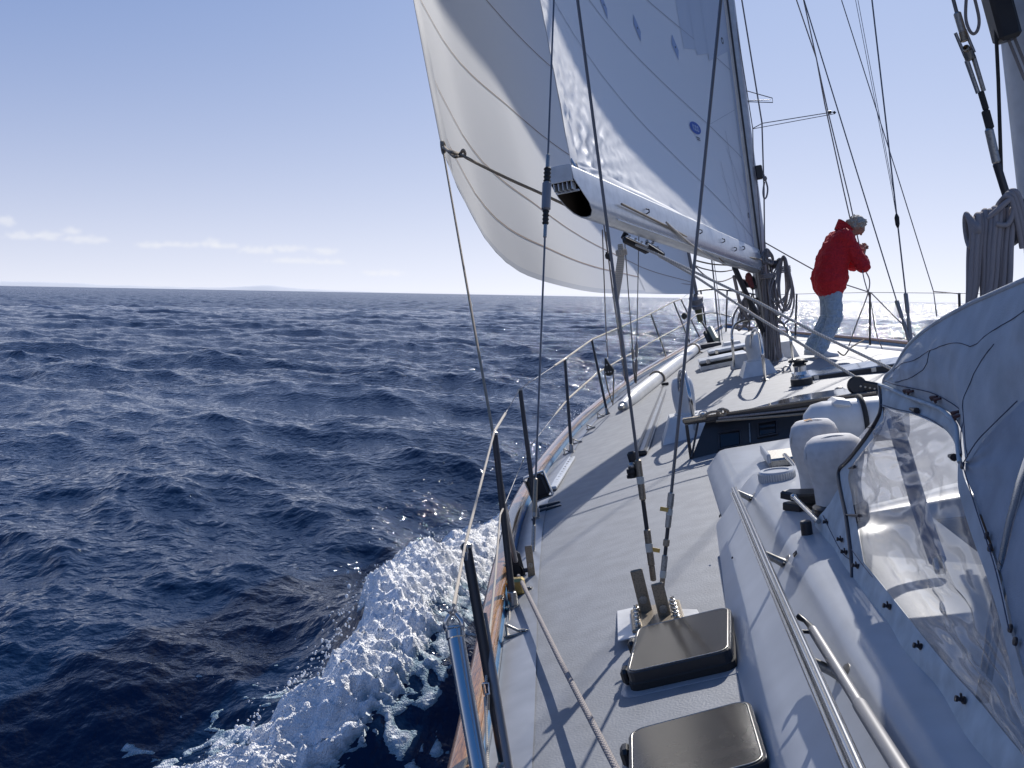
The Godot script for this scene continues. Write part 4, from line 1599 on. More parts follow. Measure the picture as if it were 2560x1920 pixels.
func build_rigging() -> void:
	# the two near mizzen shrouds and their plate
	var cp := v(-1.627, 0.127, -3.746)
	var plate := thing("chainplate", "bolted steel chainplate carrying the two near shrouds beside the dark hatches", "chainplate", cp, "chainplates")
	var mb := MB.new(cp)
	var up := v(-0.03, 1, -0.05).normalized()
	var b := Basis(v(1, 0.1, -0.05).normalized(), up, v(0.05, 0, 1).normalized()).orthonormalized()
	mb.box(cp + v(0, 0.004, 0), v(0.30, 0.006, 0.42), 0.002, b)
	part("pale_patch", mb, M.white_paint, plate)
	mb = MB.new(cp)
	mb.box(cp + v(0, 0.014, 0.02), v(0.19, 0.014, 0.30), 0.004, b)
	part("base_plate", mb, M.bronze, plate)
	for sx in [-1.0, 1.0]:
		for i in 5:
			mb = MB.new(cp)
			mb.lathe([Vector2(0.013, 0), Vector2(0.013, 0.012), Vector2(0.009, 0.014), Vector2(0.009, 0.022), Vector2(0.0, 0.024)], cp + b * v(sx * 0.07, 0.02, -0.10 + 0.06 * i), up, 6)
			part("bolt", mb, M.steel, plate)
	for q in [[-0.035, -0.06, 0.17], [0.03, 0.06, 0.13]]:
		mb = MB.new(cp)
		var c := cp + b * v(q[0], q[2] / 2.0 + 0.01, q[1])
		mb.box(c, v(0.046, q[2], 0.014), 0.004, b)
		var tg := part("tang", mb, M.bronze, plate)
		mb = MB.new(cp)
		mb.lathe([Vector2(0.012, 0.0), Vector2(0.015, 0.004), Vector2(0.015, 0.010), Vector2(0.0, 0.011)], c + b * v(0, -0.03, 0.006), b.z, 12)
		part("clevis_pin", mb, M.dull_steel, tg)
	var sa := v(-1.625, 0.238, -3.86)
	var sb := v(-1.609, 2.452, -4)
	var f := []
	for q in [["fork", 1452, 1412, 0.012, M.bronze], ["lower_body", 1415, 1322, 0.0135, M.bronze], ["tape_band", 1382, 1355, 0.0148, M.tape], ["screw", 1324, 1248, 0.0085, M.dark_tube], ["upper_body", 1250, 1148, 0.0135, M.bronze], ["tape_band", 1212, 1188, 0.0148, M.tape]]:
		f.append([q[0], 0, 0, q[3], q[4]])
	var ta := [-0.0014, 0.0262, 0.0242, 0.0884, 0.0470, 0.0656, 0.0870, 0.1395, 0.1381, 0.2085, 0.1643, 0.1809]
	for i in f.size():
		f[i][1] = ta[2 * i]
		f[i][2] = ta[2 * i + 1]
	stay("shroud", "left of the two near shrouds, taped turnbuckle, leaning left across the main boom", sa, sb, 3.4, 0.0062, f, "near shrouds")
	sa = v(-1.604, 0.194, -3.78)
	sb = v(-1.084, 2.354, -4)
	f = []
	ta = [-0.0027, 0.0348, 0.0308, 0.0455, 0.0348, 0.0709, 0.0696, 0.1178, 0.0843, 0.0977, 0.1151, 0.1526, 0.1352, 0.1486, 0.1499, 0.1754]
	var names := [["fork", 0.010, M.bronze], ["tape_band", 0.0125, M.tape], ["lower_body", 0.0115, M.dull_steel], ["screw", 0.0075, M.dark_tube], ["lock_nut", 0.0125, M.bronze], ["upper_body", 0.0115, M.dull_steel], ["tape_band", 0.0128, M.tape], ["swage", 0.0130, M.dull_steel]]
	for i in names.size():
		f.append([names[i][0], ta[2 * i], ta[2 * i + 1], names[i][1], names[i][2]])
	var sr := stay("shroud", "right of the two near shrouds, taped turnbuckle, leaning right across the mainsail", sa, sb, 3.2, 0.0062, f, "near shrouds")
	for q in [v(-1.548, 0.516, -3.8), v(-1.6, 0.352, -3.86)]:
		mb = MB.new(sa)
		mb.box(q, v(0.03, 0.016, 0.002), 0.0, Basis(Vector3.BACK, -0.3))
		part("tape_end", mb, M.yellow_tape, sr)
	# snap blocks lashed to the left shroud
	var bk := v(-1.64, 0.694, -3.92)
	var sblock := thing("small_block", "small black block lashed to the left near shroud", "block", bk)
	mb = MB.new(bk)
	mb.box(bk, v(0.034, 0.07, 0.02), 0.008, Basis(Vector3.BACK, 0.15))
	part("cheek", mb, M.black_plastic, sblock)
	mb = MB.new(bk)
	mb.ball(v(-1.647, 0.675, -3.9), Vector3(0.017, 0.017, 0.014), 10)
	mb.tube([v(-1.642, 0.679, -3.92), v(-1.654, 0.649, -3.92)], 0.008, 6)
	part("becket", mb, M.dull_steel, sblock)
	mb = MB.new(bk)
	mb.lathe([Vector2(0.018, 0), Vector2(0.021, 0.01), Vector2(0.021, 0.022), Vector2(0.0, 0.026)], v(-1.65, 0.643, -3.9), Vector3.UP, 10)
	mb.lathe([Vector2(0.02, -0.012), Vector2(0.02, 0.0), Vector2(0.0, 0.0)], v(-1.653, 0.643, -3.9), Vector3.UP, 10)
	part("shackle_nut", mb, M.black_plastic, sblock)

	# insulated stay at the port edge
	sa = v(-2.31, -0.042, -5.42)
	sb = v(-1.831, 3.258, -6.7)
	ta = [0.0090, 0.0625, 0.0600, 0.0810, 0.0736, 0.0834, 0.0797, 0.1346, 0.5400, 0.5646, 0.5631, 0.5908, 0.5894, 0.6418, 0.6403, 0.6695, 0.6680, 0.6936]
	names = [["lower_body", 0.011, M.dull_steel], ["screw", 0.008, M.dark_tube], ["lock_nut", 0.0125, M.dull_steel], ["upper_body", 0.0125, M.bronze], ["lower_swage", 0.011, M.dull_steel], ["lower_gaiter", 0.017, M.rubber], ["insulator_body", 0.028, M.grey_tube], ["upper_gaiter", 0.019, M.rubber], ["upper_swage", 0.0125, M.dull_steel]]
	f = []
	for i in names.size():
		f.append([names[i][0], ta[2 * i], ta[2 * i + 1], names[i][1], names[i][2]])
	var ins := stay("insulated_stay", "wire stay with thick grey insulator hanging in front of the boom end", sa, sb, 3.0, 0.0062, f)
	for q in [[ta[10], ta[11], 0.019], [ta[14], ta[15], 0.021]]:
		for i in 4:
			mb = MB.new(sa)
			var p := along(sa, sb, lerpf(q[0], q[1], (i + 0.5) / 4.0))
			mb.lathe([Vector2(q[2] * 0.8, -0.008), Vector2(q[2] * 1.12, 0.0), Vector2(q[2] * 0.8, 0.008)], p, sb - sa, 12)
			part("gaiter_ring", mb, M.rubber, ins)
	chainplate("tall weathered chainplate at the port edge under the insulated stay", v(-2.246, 0.027, -4.924), v(0.02, 1, -0.06).normalized(), 0.155, 0.036, 0.0)

	# main shrouds to port, beyond the lashed pole
	var sets := [["port main shroud furthest left, with a long grey turnbuckle", v(-1.98, 0.073, -14.796), v(-1.906, 1.819, -12.6), 0.0085], ["port main shroud in the middle of three beyond the boom", v(-1.846, 0.105, -14.608), v(-1.692, 1.937, -12.7), 0.007], ["port main shroud furthest right, thin, meeting the middle one at the rail", v(-1.83, 0.112, -14.243), v(-1.516, 2.008, -12.7), 0.006]]
	for i in 3:
		var q: Array = sets[i]
		var l: float = q[1].distance_to(q[2])
		stay("main_shroud", q[0], q[1], q[2], 5.0, q[3], [["screw", 0.06 / l, 0.3 / l, 0.011, M.dark_tube], ["lower_body", 0.28 / l, 0.50 / l, 0.019, M.grey_tube], ["upper_body", 0.56 / l, (0.74 if i == 0 else 0.78) / l, 0.021, M.grey_tube]], "port main shrouds")
	# starboard rigging beyond the person
	var sc := v(1.37, 0.303, -12.2)
	for q in [["starboard shroud running down right of the person's head to a grey turnbuckle", v(0.762, 4.473, -12.7), v(1.29, 0.857, -12.3), 0.0075], ["starboard shroud steeper and further right, with a grey turnbuckle at its foot", v(1.518, 4.332, -12.7), v(1.4, 0.924, -12.3), 0.009]]:
		var dir: Vector3 = q[2] - sc
		var l := dir.length()
		var o := thing("starboard_shroud", q[0], "stay", sc, "starboard shrouds")
		mb = MB.new(sc)
		mb.tube([sc + dir * 0.6, q[2], q[1], along(q[2], q[1], 3.6)], q[3], 7)
		part("wire", mb, M.wire, o)
		mb = MB.new(sc)
		mb.lathe([Vector2(0.012, 0.0), Vector2(0.022, 0.05), Vector2(0.022, l * 0.52), Vector2(0.016, l * 0.54), Vector2(0.016, l * 0.62), Vector2(0.024, l * 0.64), Vector2(0.024, l * 0.98), Vector2(0.012, l)], sc, dir, 12)
		part("turnbuckle", mb, M.grey_tube, o)
		if q[3] > 0.008:
			mb = MB.new(sc)
			mb.lathe([Vector2(0.012, -0.08), Vector2(0.025, -0.04), Vector2(0.028, 0.04), Vector2(0.012, 0.08)], v(1.428, 1.754, -12.4), q[1] - q[2], 8)
			part("lashing", mb, M.rubber, o)
	wire("halyard_stay", "thin dark wire slanting to the starboard lifeline, rightmost of the rigging lines", [v(1.561, 4.833, -14.5), v(1.926, 2.397, -14.2), v(2.148, 0.836, -14), v(2.151, 0.516, -14)], 0.0065, M.wire, "starboard rigging lines")
	wire("flag_halyard", "thinnest pair of lines, left strand, meeting the steep starboard shroud", [v(1.381, 4.414, -12.9), v(1.437, 2.094, -12.5), v(1.427, 1.786, -12.4)], 0.0035, M.wire, "starboard rigging lines")
	wire("flag_halyard", "thinnest pair of lines, right strand, meeting the steep starboard shroud", [v(1.408, 4.409, -12.9), v(1.45, 2.091, -12.5), v(1.436, 1.785, -12.4)], 0.0035, M.wire, "starboard rigging lines")
	wire("halyard", "left of the two dark halyards coming down to the person's hands", [v(0.754, 4.664, -13.2), v(0.892, 3.867, -13.1), v(0.913, 3.299, -13.05), v(0.989, 2.212, -12.95), v(1.025, 1.55, -12.8)], 0.0075, M.rope_grey, "halyards in the person's hands")
	wire("halyard", "right of the two dark halyards coming down to the person's hands", [v(0.834, 4.634, -13.15), v(0.934, 3.204, -13.02), v(1.032, 2.154, -12.92), v(1.047, 1.514, -12.72)], 0.0075, M.rope_grey, "halyards in the person's hands")
	wire("halyard", "loose halyard tail falling from the hands to the foot of the starboard rail", curve([v(1.044, 1.495, -12.72), v(1.053, 1.303, -12.72), v(1.11, 1.122, -12.72), v(1.06, 0.938, -12.72), v(0.922, 0.67, -12.72), v(0.778, 0.372, -12.72)], 6), 0.0075, M.rope_grey, "halyards in the person's hands")
	wire("halyard", "second halyard tail hanging from the elbow past the rail stanchion", curve([v(1.061, 1.465, -12.75), v(1.053, 1.323, -12.75), v(0.981, 1.155, -12.38), v(1.05, 0.845, -12.5), v(1.106, 0.5, -12.7), v(1.175, 0.283, -12.8)], 6), 0.0065, M.rope_grey, "halyards in the person's hands")
	wire("halyard", "rope tail curling on the deck in front of the person's shoes", curve([v(0.606, 0.35, -12.5), v(0.672, 0.293, -12.496), v(0.783, 0.367, -12.6), v(0.996, 0.411, -12.9)], 6), 0.009, M.rope_tan, "halyards in the person's hands")
	# thin whisker between mast lines and halyards
	var wk1 := thing("line_whisker", "thin double rod holding the halyards away from the mast", "strut", v(0.485, 3.129, -12.75))
	mb = MB.new(v(0.485, 3.129, -12.75))
	mb.tube([v(0, 3.112, -12.75), v(0.112, 3.146, -12.7), v(0.939, 3.127, -12.62)], 0.0055, 6)
	mb.tube([v(0, 3.107, -12.75), v(0.94, 3.107, -12.64)], 0.0045, 6)
	part("rods", mb, M.wire, wk1)
	mb = MB.new(v(0.485, 3.129, -12.75))
	mb.tube([v(0.854, 3.129, -12.6), v(0.89, 3.127, -12.6)], 0.02, 8)
	mb.tube([v(0.921, 3.13, -12.62), v(0.942, 3.108, -12.62)], 0.014, 8)
	part("guides", mb, M.dark_tube, wk1)
	for q in [["mast_line", "left of the two lines running down the front of the main mast", v(-0.044, 4.675, -12.72), v(-0.006, 3.105, -12.7), v(-0.047, 2.712, -12.7), 0.006], ["mast_line", "right of the two lines running down the front of the main mast", v(0.059, 4.65, -12.7), v(0.106, 3.149, -12.68), v(0.045, 2.528, -12.68), 0.009]]:
		wire(q[0], q[1], [q[2], q[3], q[4], v(0.032, 2.387, -12.68) if q[5] > 0.008 else v(-0.04, 2.401, -12.7), v(-0.071, 1.493, -12.7) if q[5] > 0.008 else v(-0.091, 1.593, -12.7)], q[5], M.rope_grey, "lines on the main mast")
	mb = MB.new(v(0.06, 2.497, -12.68))
	mb.tube(curve([v(0.047, 2.547, -12.68), v(0.059, 2.476, -12.66), v(0.071, 2.379, -12.66), v(0.049, 2.287, -12.66), v(0.018, 2.263, -12.66), v(0.014, 2.34, -12.66), v(0.045, 2.457, -12.68)], 5), 0.011, 6)
	mb.ball(v(0.053, 2.496, -12.66), Vector3(0.028, 0.034, 0.028), 8)
	solo("halyard_knot", "knotted rope loop on the line in front of the main mast", "rope", mb, M.rope_grey)

	# forestay, furled luff and drum
	var fs := []
	for i in 25:
		var w := pow(i / 24.0, 1.5)
		fs.append(GT + (GH - GT) * w + LEE * 0.6 * sin(PI * w) + v(0.03, 0.0, -0.05))
	var fo := thing("forestay_furler", "roller furling forestay with round drum at the bow", "furler", GT)
	mb = MB.new(GT)
	mb.tube(fs, 0.034, 8)
	part("foil", mb, M.grey_tube, fo)
	var ax: Vector3 = (fs[3] - fs[0]).normalized()
	mb = MB.new(GT)
	mb.lathe([Vector2(0.0, -0.30), Vector2(0.115, -0.29), Vector2(0.125, -0.22), Vector2(0.105, -0.20), Vector2(0.11, -0.12), Vector2(0.14, -0.10), Vector2(0.14, -0.07), Vector2(0.04, -0.05), Vector2(0.036, 0.0)], GT, ax, 22)
	part("drum", mb, M.grey_tube, fo)
	mb = MB.new(GT)
	mb.lathe([Vector2(0.0, -0.62), Vector2(0.055, -0.60), Vector2(0.075, -0.30), Vector2(0.0, -0.29)], GT, ax, 16)
	part("green_collar", mb, M.furler_green, fo)
	mb = MB.new(GT)
	mb.tube([GT - ax * 0.55, v(-0.422, 0.41, -20.1)], 0.02, 8)
	part("stem_strap", mb, M.dark_tube, fo)

	# main mizzen stay with its big turnbuckle, near the right edge
	var t0 := v(-0.361, 2.18, -3.72)
	var mst := thing("mizzen_stay", "wire stay with large open turnbuckle at the upper right", "stay", t0)
	var segs := [["wire", v(-0.361, 2.18, -3.72), v(-0.349, 2.093, -3.72), 0.0062, M.wire], ["swage", v(-0.349, 2.098, -3.72), v(-0.337, 2.027, -3.72), 0.0125, M.dull_steel], ["toggle", v(-0.339, 2.032, -3.72), v(-0.334, 1.997, -3.72), 0.0125, M.bronze], ["fork_pin", v(-0.341, 1.974, -3.7), v(-0.327, 1.963, -3.72), 0.012, M.bronze], ["body_head", v(-0.33, 1.964, -3.72), v(-0.321, 1.933, -3.72), 0.018, M.bronze], ["lower_screw", v(-0.303, 1.825, -3.72), v(-0.292, 1.76, -3.72), 0.0105, M.rubber], ["boot", v(-0.295, 1.76, -3.72), v(-0.286, 1.695, -3.72), 0.014, M.rubber], ["lower_body", v(-0.291, 1.699, -3.72), v(-0.278, 1.575, -3.72), 0.0145, M.dull_steel], ["lower_fork", v(-0.28, 1.582, -3.72), v(-0.256, 1.449, -3.72), 0.0135, M.dark_tube]]
	for q in segs:
		mb = MB.new(t0)
		var dir: Vector3 = q[2] - q[1]
		var l := dir.length()
		mb.lathe([Vector2(q[3] * 0.7, 0.0), Vector2(q[3], l * 0.06), Vector2(q[3], l * 0.94), Vector2(q[3] * 0.7, l)], q[1], dir, 14)
		part(q[0], mb, q[4], mst)
	for s in [-1.0, 1.0]:
		mb = MB.new(t0)
		var side := v(0.0155 * s, 0.003 * s, 0)
		mb.tube([v(-0.346, 2.034, -3.72) + side, v(-0.324, 1.953, -3.72) + side], 0.0058, 8)
		part("fork_leg", mb, M.dull_steel, mst)
		mb = MB.new(t0)
		mb.tube([v(-0.324, 1.936, -3.72) + side * 0.75, v(-0.302, 1.822, -3.72) + side * 0.6], [0.0085, 0.0078], 8)
		part("body_cheek", mb, M.dull_steel, mst)
	mb = MB.new(t0)
	mb.tube(curve([v(-0.317, 2.153, -3.7), v(-0.329, 2.076, -3.7), v(-0.324, 2.033, -3.7), v(-0.311, 2.014, -3.7), v(-0.295, 2.027, -3.7), v(-0.288, 2.066, -3.7), v(-0.297, 2.149, -3.7)], 6), 0.0055, 8)
	solo("rope_loop", "dark rope loop hanging beside the big turnbuckle at upper right", "rope", mb, M.rope_grey)
	# coil of flecked rope hung on the mizzen winch
	var cc := v(-0.362, 1.417, -3.62)
	mb = MB.new(cc)
	var rng := RandomNumberGenerator.new()
	rng.seed = 12
	for i in 10:
		var x := 2428.0 + i * 9.5
		var top := 528.0 + 14.0 * pow((i - 5.0) / 5.0, 2.0) - 4.0 * (i % 2)
		var px := (x - 2465.0) * 0.00141
		var py := -(top - 530.0) * 0.00141
		var len := 0.40 + 0.04 * rng.randf()
		var z0 := rng.randf_range(-0.01, 0.01)
		var sw := rng.randf_range(-0.012, 0.012) + (i - 4.5) * -0.0025
		var pts := []
		for q in [[0.0, -len, 0.02], [0.003, -len * 0.6, 0.035], [0.0, -0.12, 0.045], [0.002, -0.03, 0.04], [0.004, 0.0, 0.012], [0.006, -0.02, -0.03], [0.008, -0.12, -0.045], [0.012, -len * 0.6, -0.04], [0.014, -len, -0.02]]:
			var w: float = -q[1] / len
			pts.append(cc + v(px + q[0] * 2.0 + sw * w * w * 2.0 - 0.04 * w * w * (1.0 if i < 3 else 0.2) * 0.5, py + q[1], q[2] + z0) + v(-0.167, -0.0, 0) * q[1] * -0.9)
		mb.tube(curve(pts, 5), 0.0088, 9, true, 0.5)
	for i in 5:
		var pts := []
		for k in 13:
			var an := TAU * k / 12.0
			pts.append(v(-0.42, 1.366, -3.62) + v(-0.004 + 0.004 * i, (0.055 - 0.008 * i) * cos(an), (0.03 + 0.008 * i) * sin(an)))
		mb.tube(curve(pts, 2), 0.0085, 8, true, 0.5)
	mb.tube(curve([v(-0.371, 1.395, -3.58), v(-0.337, 1.421, -3.56), v(-0.303, 1.442, -3.56), v(-0.294, 1.414, -3.56), v(-0.318, 1.366, -3.56), v(-0.355, 1.372, -3.56)], 6), 0.0088, 8, true, 0.5)
	for i in 3:
		mb.tube(curve([v(-0.322, 1.438, -3.6) + v(0.012 * i, 0.012 * i, 0), v(-0.314, 1.455, -3.57) + v(0.012 * i, 0.008 * i, 0), v(-0.299, 1.444, -3.56) + v(0.012 * i, 0.004 * i, 0), v(-0.287, 1.361, -3.56) + v(0.012 * i, 0, 0), v(-0.276, 1.282, -3.58) + v(0.012 * i, 0, 0)], 5), 0.0088, 8, true, 0.5)
	solo("rope_coil", "thick coil of dark-flecked rope hanging from the mizzen winch above the dodger", "rope coil", mb, M.rope_coil)
	# coils and tails on the main mast
	mast_coil("dark rope coil with long open loops on the starboard side of the main mast", v(0.141, 1.553, -12.6), 0.16, 0.80, 9, 4, 0.0105)
	mast_coil("tangled dark rope coil low on the port side of the main mast", v(-0.333, 1.155, -12.6), 0.13, 0.42, 9, 9, 0.0115)
	mast_coil("short bundle of rope hitched round the winch high on the main mast", v(-0.037, 1.666, -12.6), 0.07, 0.20, 6, 15, 0.011)
	var foot := v(-0.113, 0.316, -12.737)
	var head := v(-0.071, 1.346, -12.62)
	mb = MB.new(head)
	for i in 26:
		var a := rng.randf() * TAU
		var r := 0.075 * sqrt(rng.randf())
		var r2 := 0.11 * sqrt(rng.randf())
		var p0 := head + v(cos(a) * r, rng.randf_range(-0.02, 0.1), sin(a) * r * 0.6)
		var p3 := foot + v(cos(a + 0.6) * r2, rng.randf_range(0.0, 0.05), sin(a + 0.6) * r2 * 0.7 + 0.06)
		mb.tube(curve([p0, p0.lerp(p3, 0.33) + v(rng.randfn(0, 0.014), 0, 0.03), p0.lerp(p3, 0.66) + v(rng.randfn(0, 0.016), 0, 0.03), p3], 5), 0.0105, 6, true, 0.5)
	for k in 3:
		var ring := []
		for q in 13:
			ring.append(head + v(cos(TAU * q / 12.0) * 0.09, -0.02 + 0.02 * k, sin(TAU * q / 12.0) * 0.07))
		mb.tube(ring, 0.011, 6, true, 0.5)
	solo("halyard_bundle", "thick brown bundle of halyard tails hanging down the main mast to its foot", "rope coil", mb, M.rope_grey)
	# lines along the boom and lazy lines hanging below it
	var bl := [["reefing_line", "reefing line stretched along the boom side from its furthest aft eye", [v(-1.594, 1.982, -7.4), v(-1.228, 1.834, -8.7), v(-1.004, 1.745, -9.6), v(-0.563, 1.631, -11.2), v(-0.135, 1.545, -12.4)], 0.009, "rope_tan"], ["reefing_line", "reefing line drooping from the middle boom eye to the mast", [v(-1.272, 1.88, -8.5), v(-1.053, 1.707, -9.35), v(-0.741, 1.548, -10.6), v(-0.522, 1.494, -11.4), v(-0.217, 1.484, -12.3)], 0.009, "rope_laid"], ["reefing_line", "short reefing line dropping from the forward boom eye", [v(-0.945, 1.777, -9.75), v(-0.83, 1.665, -10.2), v(-0.719, 1.568, -10.7), v(-0.655, 1.519, -11)], 0.008, "rope_tan"], ["lazy_line", "upper slack line sagging under the boom near the mast", [v(-1.003, 1.601, -10.4), v(-0.783, 1.553, -11.2), v(-0.513, 1.52, -12), v(-0.237, 1.458, -12.6)], 0.008, "rope_tan"], ["lazy_line", "lower slack line sagging under the boom near the mast", [v(-0.999, 1.544, -10.4), v(-0.89, 1.51, -10.9), v(-0.69, 1.465, -11.5), v(-0.503, 1.473, -12.2)], 0.007, "rope_grey"], ["lazy_line", "lowest slack line drooping against the sky left of the mast", [v(-0.988, 1.53, -10.5), v(-0.874, 1.434, -11), v(-0.697, 1.358, -11.6), v(-0.474, 1.394, -12.4)], 0.007, "rope_grey"]]
	for q in bl:
		wire(q[0], q[1], curve(q[2], 6), q[3], M[q[4]], "slack and reefing lines of the boom")
	wire("spinnaker_guy", "thin taut line from the mast top of the boom forward behind the person", [v(-0.038, 1.748, -12.7), v(0.232, 1.547, -12.8), v(0.497, 1.354, -12.9), v(0.883, 1.113, -13.1), v(1.25, 0.951, -13.4), v(1.486, 0.6, -13.3), v(1.665, 0.311, -13)], 0.0075, M.rope_grey)
	# vang strut below the boom at the mast
	var vg := thing("boom_vang", "dark strut and tackle slanting from boom to mast foot", "boom vang", v(-0.473, 1.422, -12.2))
	mb = MB.new(v(-0.473, 1.422, -12.2))
	mb.tube([v(-0.497, 1.496, -11.9), v(-0.17, 0.61, -12.7)], 0.032, 10)
	part("strut", mb, M.dark_tube, vg)
	mb = MB.new(v(-0.473, 1.422, -12.2))
	mb.tube([v(-0.506, 1.399, -12), v(-0.455, 1.068, -12.3), v(-0.361, 0.862, -12.5)], 0.02, 8, true, 0.5)
	part("fall", mb, M.rope_grey, vg)
	mb = MB.new(v(-0.292, 1.33, -12.5))
	mb.box(v(-0.279, 1.315, -12.6), v(0.06, 0.18, 0.05), 0.02, Basis(Vector3.BACK, 0.2))
	mb.ball(v(-0.288, 1.355, -12.6), v(0.045, 0.07, 0.035), 10)
	solo("red_block", "small red-brown block on the port side of the mast below the boom", "block", mb, M.red_trim)


func mast_coil(label: String, top: Vector3, w: float, h: float, n: int, sd: int, r: float) -> void:
	var rng := RandomNumberGenerator.new()
	rng.seed = sd
	var mb := MB.new(top)
	for i in n:
		var hh := h * rng.randf_range(0.62, 1.0)
		var ww := w * rng.randf_range(0.35, 1.0)
		var lean := rng.randf_range(-0.10, 0.10)
		var z := rng.randf_range(-0.06, 0.06)
		var pts := []
		for k in 13:
			var t := TAU * k / 12.0
			var x := sin(t) * ww * (0.35 + 0.65 * smoothstep(0.0, 0.75, (1.0 - cos(t)) / 2.0))
			var y := -(1.0 - cos(t)) / 2.0 * hh
			pts.append(top + v(x + lean * (y / h), y, z + 0.03 * sin(t * 2.0)) + v(-0.0, 0, 0) + down() * 0.0 + v(-y * -0.16, 0, 0))
		mb.tube(curve(pts, 3), r, 7, true, 0.5)
	for k in 4:
		var ring := []
		for q in 11:
			ring.append(top + v(cos(TAU * q / 10.0) * w * 0.38, -h * 0.16 - 0.02 * k, sin(TAU * q / 10.0) * 0.05))
		mb.tube(ring, r, 6, true, 0.5)
	solo("mast_coil", label, "rope coil", mb, M.rope_grey, "rope coils on the main mast")


# ---------------------------------------------------------------- rail
func stanchion(label: String, base: Vector3, top: Vector3, r: float, group: String, cap_tall := 0.0) -> Node3D:
	var o := thing("stanchion", label, "stanchion", base, group)
	var mb := MB.new(base)
	mb.tube([base, top], [r * 1.05, r * 0.95], 12)
	part("post", mb, M.dark_tube, o)
	mb = MB.new(base)
	var ax := (top - base).normalized()
	mb.lathe([Vector2(r * 2.4, -0.01), Vector2(r * 2.4, 0.008), Vector2(r * 1.5, 0.014), Vector2(r * 1.4, 0.07), Vector2(r * 1.05, 0.075)], base, ax, 14)
	part("foot", mb, M.dull_steel, o)
	mb = MB.new(base)
	mb.lathe([Vector2(r * 0.95, -0.012), Vector2(r * 1.15, -0.01), Vector2(r * 1.1, 0.0), Vector2(r * 0.5, 0.008), Vector2(0, 0.009)], top, ax, 12)
	part("top_cap", mb, M.dull_steel, o)
	return o


